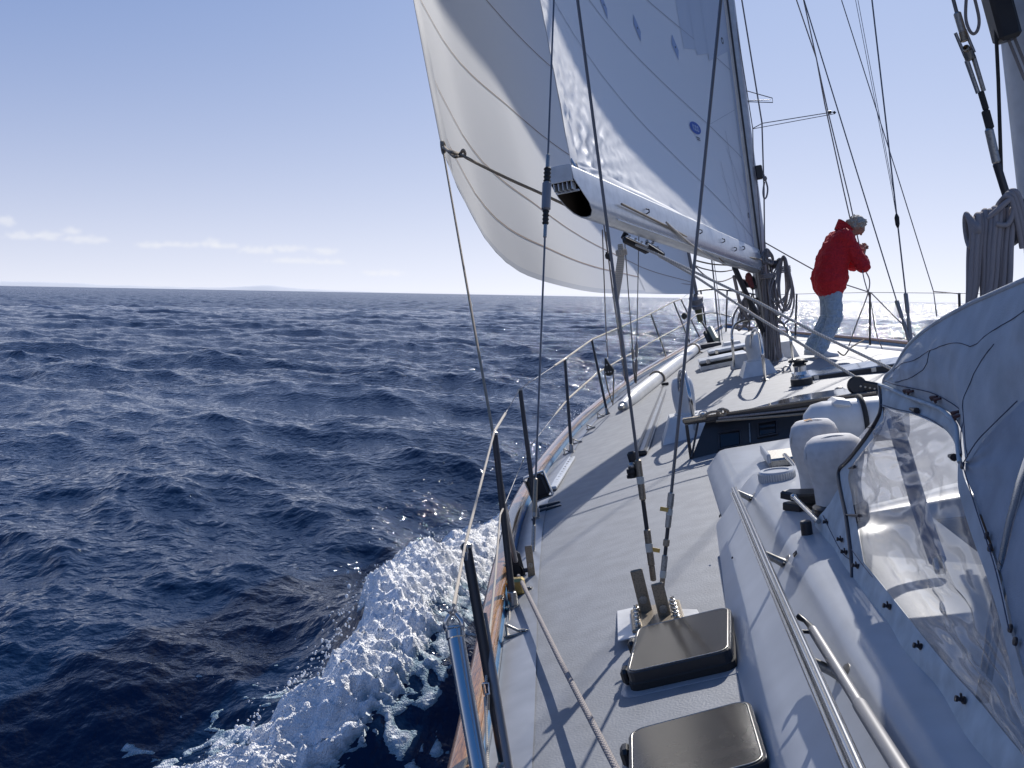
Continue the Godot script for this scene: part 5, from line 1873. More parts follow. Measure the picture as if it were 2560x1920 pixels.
func build_rail() -> void:
	var gp := "stanchions of the port rail"
	# nearest first
	var base := v(-2.045, 0.03, -1.75)
	var top := v(-1.952, 0.717, -1.9)
	base = along(top, v(-1.918, 0.5, -1.78), 1.8)
	var s0 := thing("gate_post", "thick polished steel post end, nearest on the port rail", "stanchion", base, gp)
	var mb := MB.new(base)
	mb.tube([base, along(base, top, 0.99), top], [0.0165, 0.0165, 0.0155], 20)
	part("post", mb, M.steel, s0)
	mb = MB.new(base)
	var ax := (top - base).normalized()
	mb.lathe([Vector2(0.0165, -0.012), Vector2(0.0185, -0.01), Vector2(0.0185, 0.004), Vector2(0.015, 0.008), Vector2(0.0, 0.009)], top, ax, 20)
	part("top_cap", mb, M.steel, s0)
	mb = MB.new(base)
	for s in [-1.0, 1.0]:
		mb.tube(curve([top + v(0.013 * s, 0.004, 0.0), top + v(0.016 * s, 0.02, 0.0), top + v(0.006 * s, 0.036, -0.004)], 4), [0.005, 0.006, 0.0065, 0.006, 0.0055, 0.0055, 0.005, 0.005, 0.0045], 8)
	mb.tube([top + v(-0.016, 0.012, 0), top + v(0.016, 0.012, 0)], 0.004, 8)
	part("eye", mb, M.steel, s0)

	var tops := [v(-2.139, 0.644, -3), v(-2.271, 0.793, -4.6), v(-2.376, 0.846, -6.45), v(-2.317, 0.86, -9.3), v(-2.212, 0.911, -12), v(-1.492, 1.052, -15.8), v(-1.073, 1.165, -18.2), v(-0.92, 1.183, -19)]
	var feet := [v(-2.09, -0.046, -2.85), v(-2.282, 0.01, -4.477), v(-2.377, 0.023, -6.344), v(-2.36, 0.03, -9.11), v(-2.124, 0.07, -11.514), v(-1.31, 0.17, -17.925), v(-0.817, 0.282, -20.048), v(-0.585, 0.309, -20.465)]
	var says := ["second thick dark stanchion from the camera, with steel lifeline shackles", "dark stanchion beside the genoa sheet block, leaning against a brace", "dark stanchion rising beside the insulated stay over the bow foam", "dark stanchion at the wooden rail just aft of the lashed pole", "dark stanchion at the near end of the lashed port pole", "dark stanchion behind the middle of the lashed port pole", "dark stanchion at the far end of the lashed port pole", "slender stanchion furthest forward on the port rail, by the furling drum"]
	var rr := [0.0165, 0.0155, 0.0145, 0.0145, 0.0145, 0.013, 0.013, 0.012]
	var posts := []
	for i in 8:
		posts.append(stanchion(says[i], feet[i], tops[i], rr[i], gp))
	for q in [[0, v(-2.119, 0.428, -3), v(-2.06, 0.033, -2.75)], [1, v(-2.28, 0.447, -4.6), v(-2.319, 0.109, -4.95)]]:
		mb = MB.new(feet[q[0]])
		mb.tube([q[1], q[2]], 0.012, 10)
		part("brace", mb, M.grey_tube, posts[q[0]])
	mb = MB.new(feet[0])
	mb.lathe([Vector2(0.007, -0.02), Vector2(0.009, -0.012), Vector2(0.009, 0.012), Vector2(0.007, 0.02)], tops[0] + v(0.0, -0.012, 0.016), v(-0.1, 1, 0.3), 10)
	mb.box(tops[0] + v(0.0, -0.03, 0.02), v(0.012, 0.03, 0.01), 0.003)
	part("wire_terminal", mb, M.steel, posts[0])
	mb = MB.new(feet[0])
	var fork := v(-2.116, 0.245, -2.88)
	mb.tube([fork + v(-0.008, 0.016, 0.01), fork + v(-0.008, -0.016, 0.01), fork + v(0.008, -0.016, 0.01), fork + v(0.008, 0.016, 0.01), fork + v(-0.008, 0.016, 0.01)], 0.004, 6)
	mb.tube([fork + v(0, -0.016, 0.012), fork + v(-0.004, -0.06, 0.015)], 0.0065, 8)
	part("wire_terminal", mb, M.steel, posts[0])

	# lifelines: bare wire with pale sleeves over parts of it
	var upper := [top + v(0, 0.035, -0.004), tops[0] + v(0, 0.004, 0.012), tops[1] + v(0, 0.005, 0), tops[2], tops[3], tops[4], tops[5], tops[6], tops[7], v(-0.725, 1.268, -20)]
	var ul := thing("lifeline", "upper port lifeline, pale sleeved wire running from the steel post to the bow", "lifeline", upper[0], "port lifelines")
	mb = MB.new(upper[0])
	mb.tube(upper, 0.0028, 6)
	part("wire", mb, M.wire, ul)
	for q in [[upper[0] + v(0.0, 0.012, -0.02), upper[1], 0.004], [upper[1], upper[2], 0.0048], [upper[2], along(upper[2], upper[3], 0.35), 0.0065], [along(upper[3], upper[4], 0.7), upper[4], 0.009], [upper[4], upper[5], 0.0095], [upper[5], upper[6], 0.0095], [upper[6], upper[7], 0.0095], [upper[7], upper[8], 0.0095]]:
		mb = MB.new(upper[0])
		mb.tube([q[0], q[1]], q[2], 8, true, 0.5)
		part("sleeve", mb, M.rope_laid, ul)
	mb = MB.new(upper[0])
	mb.tube([along(upper[0], upper[1], 0.03), along(upper[0], upper[1], 0.18)], 0.0055, 8)
	mb.tube([along(upper[0], upper[1], 0.02), along(upper[0], upper[1], 0.05)], 0.0075, 8)
	part("end_fitting", mb, M.steel, ul)
	var lower := [fork + v(-0.004, -0.06, 0.015), fork + v(0, 0.014, 0.0), v(-2.124, 0.33, -3.05), v(-2.178, 0.387, -3.6), v(-2.258, 0.461, -4.35), v(-2.277, 0.451, -4.6), v(-2.388, 0.452, -6.45), v(-2.382, 0.459, -8.4), v(-2.344, 0.492, -9.3), v(-2.198, 0.517, -12), v(-1.801, 0.58, -14.4), v(-1.391, 0.681, -15.8), v(-0.964, 0.733, -18.2), v(-0.651, 0.856, -19.5)]
	var ll := thing("lifeline", "lower port lifeline, pale sleeved wire at half height of the stanchions", "lifeline", lower[1], "port lifelines")
	mb = MB.new(lower[1])
	mb.tube(lower.slice(1), 0.0028, 6)
	part("wire", mb, M.wire, ll)
	for q in [[1, 2], [2, 3], [3, 4], [4, 5], [7, 8], [8, 9], [9, 10], [10, 11], [11, 12], [12, 13]]:
		mb = MB.new(lower[1])
		mb.tube([lower[q[0]], lower[q[1]]], 0.0045 if q[0] < 5 else (0.007 if q[0] < 8 else 0.0095), 8, true, 0.5)
		part("sleeve", mb, M.rope_laid, ll)
	wire("gate_line", "sleeved gate wire dropping from the terminal on the second stanchion", [fork + v(0, -0.02, 0.012), v(-2.122, 0.221, -2.86), v(-2.097, 0.186, -2.7), v(-2.072, 0.144, -2.52)], 0.0042, M.rope_laid, "gate wires")
	wire("gate_line", "sleeved gate wire along the inner edge of the blue bulwark stripe", [v(-2.307, 0.051, -4.6), v(-2.295, 0.02, -4.45), v(-2.242, -0.008, -4.02), v(-2.144, -0.063, -3.15), v(-2.12, -0.082, -2.95)], 0.0042, M.rope_laid, "gate wires")
	mb = MB.new(v(-2.31, 0.029, -4.6))
	mb.tube([v(-2.306, 0.055, -4.6), v(-2.3, 0.037, -4.52)], 0.012, 8)
	mb.tube([v(-2.3, 0.037, -4.52), v(-2.294, 0.02, -4.44)], 0.008, 8)
	solo("wire_terminal", "bright steel terminal of the inner gate wire at the braced stanchion", "fitting", mb, M.steel)
	# starboard rail
	var gs := "stanchions of the starboard rail"
	var st := [[v(0.757, 0.267, -17.2), v(0.875, 1.005, -17.2), "starboard stanchion behind the open rope coil on the main mast"], [v(1.424, 0.103, -14.8), v(1.522, 0.923, -14.8), "starboard stanchion just right of the person's legs"], [v(1.828, 0.036, -12), v(1.894, 0.844, -12), "starboard stanchion standing above the dodger edge"]]
	for q in st:
		stanchion(q[2], q[0], q[1], 0.0155, gs)
	wire("lifeline", "thin starboard lifeline crossing the pale sky behind the person", [v(0.535, 1.041, -19.5), st[0][1], st[1][1], st[2][1], v(1.956, 0.813, -10.2), v(1.998, 0.789, -8.6)], 0.0042, M.wire, "starboard lifelines")
	wire("lifeline", "short twisted line from the slanting wire to the starboard stanchion", [v(1.835, 0.876, -12.8), v(1.854, 0.867, -12.6), v(1.893, 0.84, -12)], 0.007, M.rope_grey, "starboard lifelines")
	# brackets on the port deck edge
	var where := [v(-2.204, 0.019, -4.053), v(-2.254, 0.021, -4.685), v(-2.375, 0.027, -9.071), v(-2.335, 0.033, -9.655), v(-2.251, 0.047, -10.536), v(-2.184, 0.058, -11.411)]
	var bs := ["steel bracket on the white margin nearest the camera, below the rope", "steel bracket between the braced stanchion and the rope on deck", "steel bracket at the near end of the row of four along the wooden rail", "second steel bracket of the row of four along the wooden rail", "third steel bracket of the row of four along the wooden rail", "furthest steel bracket of the row of four along the wooden rail"]
	for i in 6:
		var c: Vector3 = where[i]
		var o := thing("rail_bracket", bs[i], "bracket", c, "brackets at the foot of the port rail")
		mb = MB.new(c)
		mb.box(c + v(-0.01, 0.006, 0), v(0.10, 0.01, 0.035), 0.002, Basis(Vector3.BACK, 0.08))
		part("plate", mb, M.dull_steel, o)
		mb = MB.new(c)
		mb.box(c + v(-0.045, 0.03, 0), v(0.008, 0.05, 0.03), 0.002)
		mb.tube([c + v(-0.04, 0.045, 0), c + v(0.0, 0.02, 0), c + v(0.03, 0.018, 0)], 0.006, 6)
		part("strut", mb, M.dull_steel, o)
		for q in [0.012, 0.034]:
			mb = MB.new(c)
			mb.lathe([Vector2(0.008, 0.0), Vector2(0.008, 0.008), Vector2(0.0, 0.01)], c + v(q, 0.012, 0.0), Vector3.UP, 6)
			part("bolt", mb, M.steel, o)
	# perforated alloy track beside the rail and the dark fairlead at its end
	var ga := v(-2.349, 0.055, -7.198)
	var gb := v(-2.313, 0.061, -8.59)
	var tr := thing("genoa_track", "short perforated white alloy track inside the wooden rail", "track", ga)
	var dir := (gb - ga).normalized()
	var b := Basis(dir.cross(Vector3.UP).normalized() * -1.0, Vector3.UP, -dir).orthonormalized()
	mb = MB.new(ga)
	mb.box((ga + gb) / 2.0, v(0.055, 0.025, (gb - ga).length()), 0.006, b)
	part("rail_bar", mb, M.alloy, tr)
	for i in 12:
		mb = MB.new(ga)
		mb.lathe([Vector2(0.009, 0.0), Vector2(0.007, 0.002), Vector2(0.0, 0.0021)], along(ga, gb, (i + 0.5) / 12.0) + v(0, 0.0126, 0), Vector3.UP, 8)
		part("hole", mb, M.dark_frame, tr)
	var fc := v(-2.354, 0.032, -6.743)
	var fl := thing("fairlead", "black fairlead block in a bright frame standing on the port rail", "block", fc)
	mb = MB.new(fc)
	var fx := fc + v(-0.035, 0.13, 0)
	for q in [[v(-0.07, 0, 0), v(0.012, 0.18, 0.05)], [v(0.07, 0, 0), v(0.012, 0.18, 0.05)], [v(0, 0.085, 0), v(0.14, 0.014, 0.05)], [v(0, -0.085, 0), v(0.14, 0.014, 0.05)]]:
		mb.box(fx + Basis(Vector3.BACK, 0.25) * q[0], q[1], 0.004, Basis(Vector3.BACK, 0.25))
	part("frame", mb, M.steel, fl)
	mb = MB.new(fc)
	mb.box(fx, v(0.125, 0.155, 0.075), 0.02, Basis(Vector3.BACK, 0.25))
	part("sheave_cheek", mb, M.black_plastic, fl)
	mb = MB.new(fc)
	for i in 2:
		mb = MB.new(fc)
		mb.box(fc + v(0.03 + 0.02 * i, 0.012, 0.07 + 0.13 * i), v(0.15, 0.02, 0.04), 0.008, Basis(Vector3.BACK, 0.12))
		part("foot_bar", mb, M.dark_tube, fl)
	# genoa sheet, its turning block, the lazy sheet and the bowlines at the clew
	var blk := v(-2.328, 0.05, -5)
	wire("genoa_sheet", "taut tan genoa sheet falling from the sail corner to the block on the port rail", [GC + v(0.012, -0.02, 0.0), blk + v(0, 0.04, 0)], 0.0085, M.rope_tan, "genoa sheets", 8)
	wire("genoa_sheet", "thick pale genoa sheet running over the side deck towards the camera", [v(-2.308, 0.045, -4.9), v(-2.261, 0.079, -4.672), v(-1.961, 0.127, -3.393), v(-1.731, 0.185, -2.416), v(-1.668, 0.203, -2.156)], 0.0098, M.rope_grey, "genoa sheets", 10)
	wire("genoa_sheet", "lazy tan sheet from the sail corner across to the aft end of the boom", curve([GC + v(0.01, -0.005, 0.0), v(-2.641, 2.466, -7.1), v(-2.535, 2.396, -7.25), v(-2.355, 2.285, -7.5), v(-2.202, 2.201, -7.75), v(-1.988, 2.077, -8.1)], 6), 0.011, M.rope_tan, "genoa sheets", 8)
	mb = MB.new(GC)
	for k in 3:
		var loop := []
		for i in 13:
			var a := TAU * i / 12.0
			loop.append(GC + v(0.008 + 0.012 * k, -0.005 + cos(a) * (0.055 - 0.006 * k), 0.008 * k + sin(a) * 0.03))
		mb.tube(loop, 0.0105, 8, true, 0.5)
	var kx := v(-2.642, 2.469, -7.08)
	mb.tube(curve([GC + v(0.03, 0.0, 0.0), v(-2.707, 2.492, -7.05), kx, v(-2.606, 2.484, -7.05), v(-2.605, 2.452, -7.08), kx + v(0, -0.02, 0.02), v(-2.681, 2.455, -7.05), GC + v(0.04, -0.02, 0.0)], 6), 0.011, 8, true, 0.5)
	solo("clew_knot", "bowline knots of grey rope tied through the genoa corner", "rope", mb, M.rope_tan)
	var tb := thing("turning_block", "large black turning block on the port rail where the genoa sheet turns", "block", blk)
	mb = MB.new(blk)
	mb.box(blk, v(0.075, 0.19, 0.035), 0.016, Basis(Vector3.BACK, 0.12))
	part("cheek", mb, M.black_plastic, tb)
	mb = MB.new(blk)
	mb.lathe([Vector2(0.034, -0.022), Vector2(0.034, 0.022)], blk, Vector3.BACK, 14)
	mb.tube([blk + v(-0.055, -0.01, 0), blk + v(0.055, -0.005, 0)], 0.012, 8)
	part("sheave_pin", mb, M.dark_tube, tb)
	mb = MB.new(blk)
	mb.box(v(-2.287, 0.058, -4.662), v(0.085, 0.08, 0.06), 0.012)
	part("base", mb, M.brass, tb)
	# bow pulpit and gear
	var pa := v(-0.529, 0.323, -20.312)
	var pul := thing("bow_pulpit", "dark tubular pulpit rails round the bow beyond the mast", "pulpit", pa)
	mb = MB.new(pa)
	mb.tube(curve([v(-0.725, 1.268, -20), v(-0.464, 1.287, -20.6), v(-0.144, 1.266, -21), v(0.178, 1.187, -21.2), v(0.427, 1.108, -20.9), v(0.567, 1.037, -19.8)], 5), 0.0175, 8)
	part("top_rail", mb, M.dark_tube, pul)
	mb = MB.new(pa)
	mb.tube(curve([v(-0.638, 0.85, -19.8), v(-0.345, 0.825, -20.6), v(-0.115, 0.762, -21), v(0.095, 0.674, -21)], 5), 0.012, 8)
	part("lower_rail", mb, M.dark_tube, pul)
	for q in [[v(0.078, 1.21, -21.1), v(-0.063, 0.374, -21)], [v(-0.465, 1.279, -20.6), v(-0.467, 0.405, -20.4)], [v(0.493, 1.081, -20.5), v(0.337, 0.349, -20.5)]]:
		mb = MB.new(pa)
		mb.tube([q[0], q[1]], 0.0165, 8)
		part("leg", mb, M.dark_tube, pul)
	wire("inner_forestay", "grey wire rising from the foredeck between the sheets and the pulpit", [v(-0.38, 0.332, -18.2), v(-0.355, 1.294, -18), v(-0.357, 1.736, -17.8), v(-0.358, 2.36, -17.5)], 0.013, M.grey_tube)
	wire("inner_forestay", "thin second wire beside the grey one over the foredeck", [v(-0.313, 0.367, -18.5), v(-0.309, 1.494, -18), v(-0.324, 1.833, -17.8)], 0.006, M.wire)
	var wl := thing("anchor_windlass", "dark anchor windlass with a pale greenish cylinder on the foredeck", "windlass", v(-0.515, 0.321, -19.223))
	mb = MB.new(v(-0.515, 0.321, -19.223))
	mb.tube([v(-0.466, 0.574, -19), v(-0.403, 0.375, -18.6)], 0.055, 12)
	part("motor", mb, M.furler_pale, wl)
	for q in [[1757, 835, 1770, 856], [1766, 832, 1778, 856]]:
		mb = MB.new(v(-0.515, 0.321, -19.223))
		mb.tube([v(-0.568, 0.515, -19) if q[0] < 1760 else v(-0.509, 0.521, -19), v(-0.528, 0.346, -18.7) if q[0] < 1760 else v(-0.472, 0.338, -18.7)], 0.04, 10)
		part("gypsy", mb, M.rubber, wl)
	mb = MB.new(v(-0.515, 0.321, -19.223))
	mb.box(v(-0.556, 0.338, -18.004), v(0.35, 0.06, 0.4), 0.01)
	part("base", mb, M.dark_tube, wl)
	mb = MB.new(v(-0.912, 0.882, -18.5))
	mb.ball(v(-0.919, 0.887, -18.3), v(0.055, 0.06, 0.055), 10)
	solo("rail_float", "small dark ball hanging on the port rail near the bow", "ball", mb, M.rubber)


# ---------------------------------------------------------------- deck gear
func hatch(label: String, fl: Vector3, fr: Vector3, ar: Vector3, al: Vector3) -> void:
	var c := (fl + fr + ar + al) / 4.0
	var o := thing("deck_hatch", label, "hatch", c, "smoked hatches on the port side deck")
	var ax := ((fr - fl) + (ar - al)).normalized()
	var az := ((al - fl) + (ar - fr))
	az = (az - ax * az.dot(ax)).normalized()
	var b := Basis(ax, az.cross(ax), az)
	var w := ((fr - fl).length() + (ar - al).length()) / 2.0
	var l := ((al - fl).length() + (ar - fr).length()) / 2.0
	var outline := func(hw: float, hl: float, r: float) -> Array:
		var p := []
		for q in [[1, 1, 0.0], [-1, 1, 90.0], [-1, -1, 180.0], [1, -1, 270.0]]:
			for k in 5:
				var a: float = deg_to_rad(q[2] + 22.5 * k)
				p.append(Vector2(q[0] * (hw - r) + cos(a) * r, q[1] * (hl - r) + sin(a) * r))
		return p
	var x := Transform3D(b, c)
	var mb := MB.new(c)
	mb.prism(outline.call(w / 2 + 0.035, l / 2 + 0.035, 0.05), -0.025, 0.003, x, 0.002)
	part("pale_flange", mb, M.deck_gloss, o)
	mb = MB.new(c)
	mb.prism(outline.call(w / 2 + 0.004, l / 2 + 0.004, 0.04), 0.0, 0.03, x, 0.006)
	part("gasket", mb, M.rubber, o)
	mb = MB.new(c)
	mb.prism(outline.call(w / 2, l / 2, 0.04), 0.026, 0.062, x, 0.003)
	part("rim", mb, M.dark_frame, o)
	mb = MB.new(c)
	var edge := []
	for e in outline.call(w / 2 - 0.010, l / 2 - 0.010, 0.034):
		edge.append(x * v(e.x, 0.0635, e.y))
	edge.append(edge[0])
	mb.tube(edge, 0.0022, 6)
	part("bright_edge", mb, M.dull_steel, o)
	mb = MB.new(c)
	mb.prism(outline.call(w / 2 - 0.012, l / 2 - 0.012, 0.034), 0.05, 0.0645, x, 0.0015)
	part("smoked_pane", mb, M.smoked_acrylic, o)
	for s in [-0.6, 0.6]:
		mb = MB.new(c)
		mb.box(x * v(-w / 2 - 0.014, 0.03, s * l / 2), v(0.03, 0.05, 0.055), 0.01, b)
		part("hinge", mb, M.black_plastic, o)


func cowl(label: String, foot: Vector3, bw: float, bl: float, bh: float, r: float, tall: float, turn := 0.0) -> void:
	# a trapezoid box with a round-topped white ventilator on it
	var o := thing("dorade_vent", label, "vent", foot, "ventilators on the foredeck")
	var b := Basis(Vector3.UP, turn)
	var mb := MB.new(foot)
	mb.flat()
	var lo := []
	var hi := []
	for q in [[-1, -1], [1, -1], [1, 1], [-1, 1]]:
		lo.append(foot + b * v(q[0] * bw / 2, -0.03, q[1] * bl / 2))
		hi.append(foot + b * v(q[0] * bw / 2 * 0.62, bh, q[1] * bl / 2 * 0.62))
	for k in 4:
		mb.face([lo[k], lo[(k + 1) % 4], hi[(k + 1) % 4], hi[k]], foot)
	mb.face([hi[0], hi[1], hi[2], hi[3]], foot)
	part("box", mb, M.white_paint, o)
	if tall <= 0.0:
		return
	mb = MB.new(foot)
	var rings := []
	for j in 14:
		var t := j / 13.0
		var y := bh + tall * t
		var rr := r * lerpf(0.86, 1.0, smoothstep(0.0, 0.5, t))
		if t > 0.6:
			var q := (t - 0.6) / 0.4
			rr *= sqrt(maxf(1.0 - q * q * 0.99, 0.0))
			y = bh + tall * (0.6 + 0.4 * sin(q * PI / 2.0))
		var ring := PackedVector3Array()
		for k in 18:
			var a := TAU * k / 18
			ring.append(foot + v(cos(a) * rr, y, -sin(a) * rr * 1.1))
		rings.append(ring)
	mb.loft(rings)
	part("cowl", mb, M.white_paint, o)
	mb = MB.new(foot)
	mb.lathe([Vector2(r * 1.02, 0.0), Vector2(r * 1.04, 0.01), Vector2(r * 0.9, 0.02)], foot + v(0, bh, 0), Vector3.UP, 18)
	part("collar", mb, M.white_paint, o)


func hoop(label: String, pts: Array, r := 0.0155) -> void:
	var mb := MB.new(pts[0])
	mb.tube(curve(pts, 6), r, 10)
	var o := thing("guard_hoop", label, "guard rail", pts[0], "steel hoops over the ventilators")
	part("hoop_tube", mb, M.steel, o)
	for p in [pts[0], pts[-1]]:
		mb = MB.new(pts[0])
		mb.lathe([Vector2(r * 2.6, -0.01), Vector2(r * 2.6, 0.006), Vector2(r * 1.2, 0.012)], p, Vector3.UP, 12)
		part("foot", mb, M.dull_steel, o)


func pole(label: String, a: Vector3, b: Vector3, r: float) -> void:
	var o := thing("spinnaker_pole", label, "pole", a, "white poles lashed along the rails")
	var ax := (b - a).normalized()
	var l := (b - a).length()
	var mb := MB.new(a)
	mb.lathe([Vector2(0.03, 0.0), Vector2(r * 0.62, 0.03), Vector2(r, 0.6), Vector2(r, l - 0.5), Vector2(r * 0.7, l)], a, ax, 22)
	part("tube", mb, M.white_paint, o)
	mb = MB.new(a)
	mb.lathe([Vector2(0.0, -0.12), Vector2(0.03, -0.11), Vector2(0.036, -0.02), Vector2(0.03, 0.02)], a, ax, 12)
	mb.tube([a + v(0.0, 0.02, 0.06), a + v(0.02, -0.08, 0.08)], 0.008, 6)
	part("end_fitting", mb, M.dull_steel, o)
	for t in [0.36, 0.93]:
		var c := along(a, b, t)
		var ring := []
		for k in 17:
			var an := TAU * k / 16.0
			ring.append(c + Vector3.UP * cos(an) * (r + 0.012) + ax.cross(Vector3.UP).normalized() * sin(an) * (r + 0.012) + ax * 0.03 * sin(an * 0.5))
		mb = MB.new(a)
		mb.tube(ring, 0.013, 8, true, 0.5)
		mb.tube(curve([c + v(0.10, -0.04, 0.0), c + v(0.16, -0.075, 0.03), c + v(0.22, -0.085, 0.02)], 4), 0.012, 7, true, 0.5)
		part("lashing", mb, M.rope_tan, o)


func build_deck_gear() -> void:
	hatch("square smoked hatch with rounded corners beside the bolted chainplate", v(-1.697, 0.11, -3.518), v(-1.376, 0.161, -3.477), v(-1.37, 0.156, -3.084), v(-1.704, 0.101, -3.099))
	hatch("smoked hatch cut by the lower picture edge, nearest the camera", v(-1.694, 0.096, -2.694), v(-1.382, 0.149, -2.707), v(-1.35, 0.148, -2.333), v(-1.698, 0.09, -2.333))
	pole("white pole lashed on the port foredeck along the wooden rail", v(-1.94, 0.156, -11.33), v(-0.813, 0.36, -17.443), 0.088)
	pole("white pole lashed along the starboard rail behind the person", v(0.503, 0.234, -17.9), v(1.817, 0.101, -12.3), 0.082)
	# track and sheet lead on the open side deck
	var ta := v(-1.708, 0.158, -7.612)
	var tb := v(-1.438, 0.2, -12.834)
	var tr := thing("deck_track", "narrow dark sheet track on the open grey deck beside the pole", "track", ta)
	var dir := (tb - ta).normalized()
	var b := Basis(dir.cross(Vector3.UP).normalized() * -1.0, Vector3.UP, -dir).orthonormalized()
	var mb := MB.new(ta)
	mb.box((ta + tb) / 2.0 + v(0, -0.006, 0), v(0.10, 0.008, (tb - ta).length()), 0.002, b)
	part("bed", mb, M.deck_gloss, tr)
	for s in [-0.03, 0.03]:
		mb = MB.new(ta)
		mb.box((ta + tb) / 2.0 + b.x * s, v(0.022, 0.022, (tb - ta).length()), 0.005, b)
		part("bar", mb, M.dark_tube, tr)
	for p in [ta, tb]:
		mb = MB.new(ta)
		mb.box(p + v(0, 0.012, 0), v(0.09, 0.035, 0.05), 0.008, b)
		part("end_stop", mb, M.black_plastic, tr)
	# ventilators and their hoops
	cowl("white ventilator at the port end of the dark skylight, under a steel hoop", v(-1.332, 0.195, -8.1), 0.42, 0.5, 0.16, 0.088, 0.30)
	cowl("white ventilator on a broad box just aft of the main mast", v(-0.409, 0.28, -11.725), 0.40, 0.5, 0.15, 0.10, 0.30)
	cowl("bare white box without a cowl beside the two white foredeck hatches", v(-0.366, 0.309, -15.677), 0.36, 0.5, 0.16, 0.10, 0.0)
	cowl("small white box half hidden behind the broad ventilator box", v(-0.434, 0.288, -13.026), 0.34, 0.4, 0.16, 0.10, 0.0)
	cowl("white sloping box on the far side of the main mast foot", v(0.06, 0.3, -13.442), 0.42, 0.5, 0.2, 0.10, 0.0)
	hoop("steel hoop over the ventilator at the port end of the skylight", [v(-1.37, 0.19, -8.795), v(-1.364, 0.472, -8.1), v(-1.344, 0.667, -8), v(-1.32, 0.718, -7.85), v(-1.306, 0.685, -7.7), v(-1.297, 0.489, -7.55), v(-1.28, 0.2, -8.005)])
	hoop("steel hoop left of the mast, arching over the bare white box", [v(-0.568, 0.281, -12.965), v(-0.653, 0.655, -11.6), v(-0.632, 0.792, -11.7), v(-0.545, 0.862, -12), v(-0.38, 0.864, -12.5), v(-0.235, 0.792, -13), v(-0.101, 0.31, -14.749)])
	hoop("steel hoop rising in front of the broad ventilator beside the mast ropes", [v(-0.417, 0.271, -10.947), v(-0.505, 0.553, -10), v(-0.487, 0.765, -10.2), v(-0.481, 0.829, -10.4), v(-0.492, 0.813, -10.7), v(-0.501, 0.703, -11), v(-0.327, 0.294, -13.411)])
	hoop("steel hoop right of the mast foot between mast and person", [v(0.118, 0.297, -12.773), v(0.013, 0.547, -11.9), v(0.028, 0.666, -12.1), v(0.004, 0.782, -12.4), v(-0.036, 0.822, -12.8), v(0.055, 0.308, -14.569)])
	# two white foredeck hatches
	for q in [["low white foredeck hatch on black seals, nearer of the pair left of the mast", v(-0.648, 0.279, -13.777), 0.62, 0.55], ["low white foredeck hatch, further of the pair left of the mast", v(-0.444, 0.302, -15.146), 0.62, 0.5]]:
		var c: Vector3 = q[1]
		var o := thing("foredeck_hatch", q[0], "hatch", c, "white foredeck hatches")
		var bb := Basis(Vector3.BACK, 0.06)
		mb = MB.new(c)
		mb.box(c + v(0, 0.02, 0), v(q[2], 0.06, q[3]), 0.01, bb)
		part("coaming", mb, M.white_paint, o)
		mb = MB.new(c)
		mb.box(c + v(0, 0.068, 0), v(q[2] - 0.02, 0.036, q[3] - 0.02), 0.004, bb)
		part("black_seal", mb, M.rubber, o)
		mb = MB.new(c)
		mb.box(c + v(0, 0.105, 0), v(q[2], 0.04, q[3]), 0.012, bb)
		part("lid", mb, M.alloy, o)
		for s in [-0.2, 0.2]:
			mb = MB.new(c)
			mb.box(c + v(s, 0.09, q[3] / 2.0 + 0.01), v(0.05, 0.06, 0.03), 0.008, bb)
			part("latch", mb, M.steel, o)
	# deck winch
	var w := v(-0.181, 0.271, -9.976)
	var wn := thing("deck_winch", "silver and black winch standing on the deck by the big starboard hatch", "winch", w)
	mb = MB.new(w)
	mb.lathe([Vector2(0.102, -0.02), Vector2(0.102, 0.055), Vector2(0.095, 0.06)], w, Vector3.UP, 26)
	part("base", mb, M.black_plastic, wn)
	mb = MB.new(w)
	mb.lathe([Vector2(0.098, 0.06), Vector2(0.10, 0.072), Vector2(0.085, 0.085), Vector2(0.064, 0.10), Vector2(0.056, 0.13), Vector2(0.056, 0.175), Vector2(0.062, 0.185)], w, Vector3.UP, 26)
	part("drum", mb, M.steel, wn)
	mb = MB.new(w)
	mb.lathe([Vector2(0.062, 0.186), Vector2(0.066, 0.20), Vector2(0.05, 0.21), Vector2(0.056, 0.235), Vector2(0.03, 0.25), Vector2(0.0, 0.252)], w, Vector3.UP, 20)
	mb.box(w + v(-0.05, 0.235, 0.02), v(0.11, 0.022, 0.03), 0.008, Basis(Vector3.UP, 0.3))
	mb.box(w + v(0.03, 0.22, 0.03), v(0.10, 0.02, 0.03), 0.008, Basis(Vector3.UP, -0.4))
	part("self_tailer", mb, M.black_plastic, wn)
	# long flush hatch to starboard
	var h0 := v(-0.066, 0.274, -10.267)
	var h1 := v(0.684, 0.252, -10.062)
	h1.z = h0.z
	var hc := (h0 + h1) / 2.0 + v(0.35, 0, -0.3)
	var big := thing("large_deck_hatch", "long glossy dark-edged hatch on the starboard deck behind the winch", "hatch", hc)
	var hb2 := Basis(Vector3.BACK, 0.015)
	mb = MB.new(hc)
	mb.box(hc + v(0, 0.02, 0), v(1.62, 0.07, 0.62), 0.004, hb2)
	part("dark_side", mb, M.dark_frame, big)
	mb = MB.new(hc)
	mb.box(hc + v(0, 0.06, 0), v(1.63, 0.014, 0.63), 0.004, hb2)
	part("glossy_top", mb, M.glossy_panel, big)
	for s in [-0.66, -0.12, 0.4]:
		mb = MB.new(hc)
		mb.box(hc + v(s, 0.035, 0.315), v(0.05, 0.05, 0.02), 0.004, hb2)
		part("latch", mb, M.steel, big)
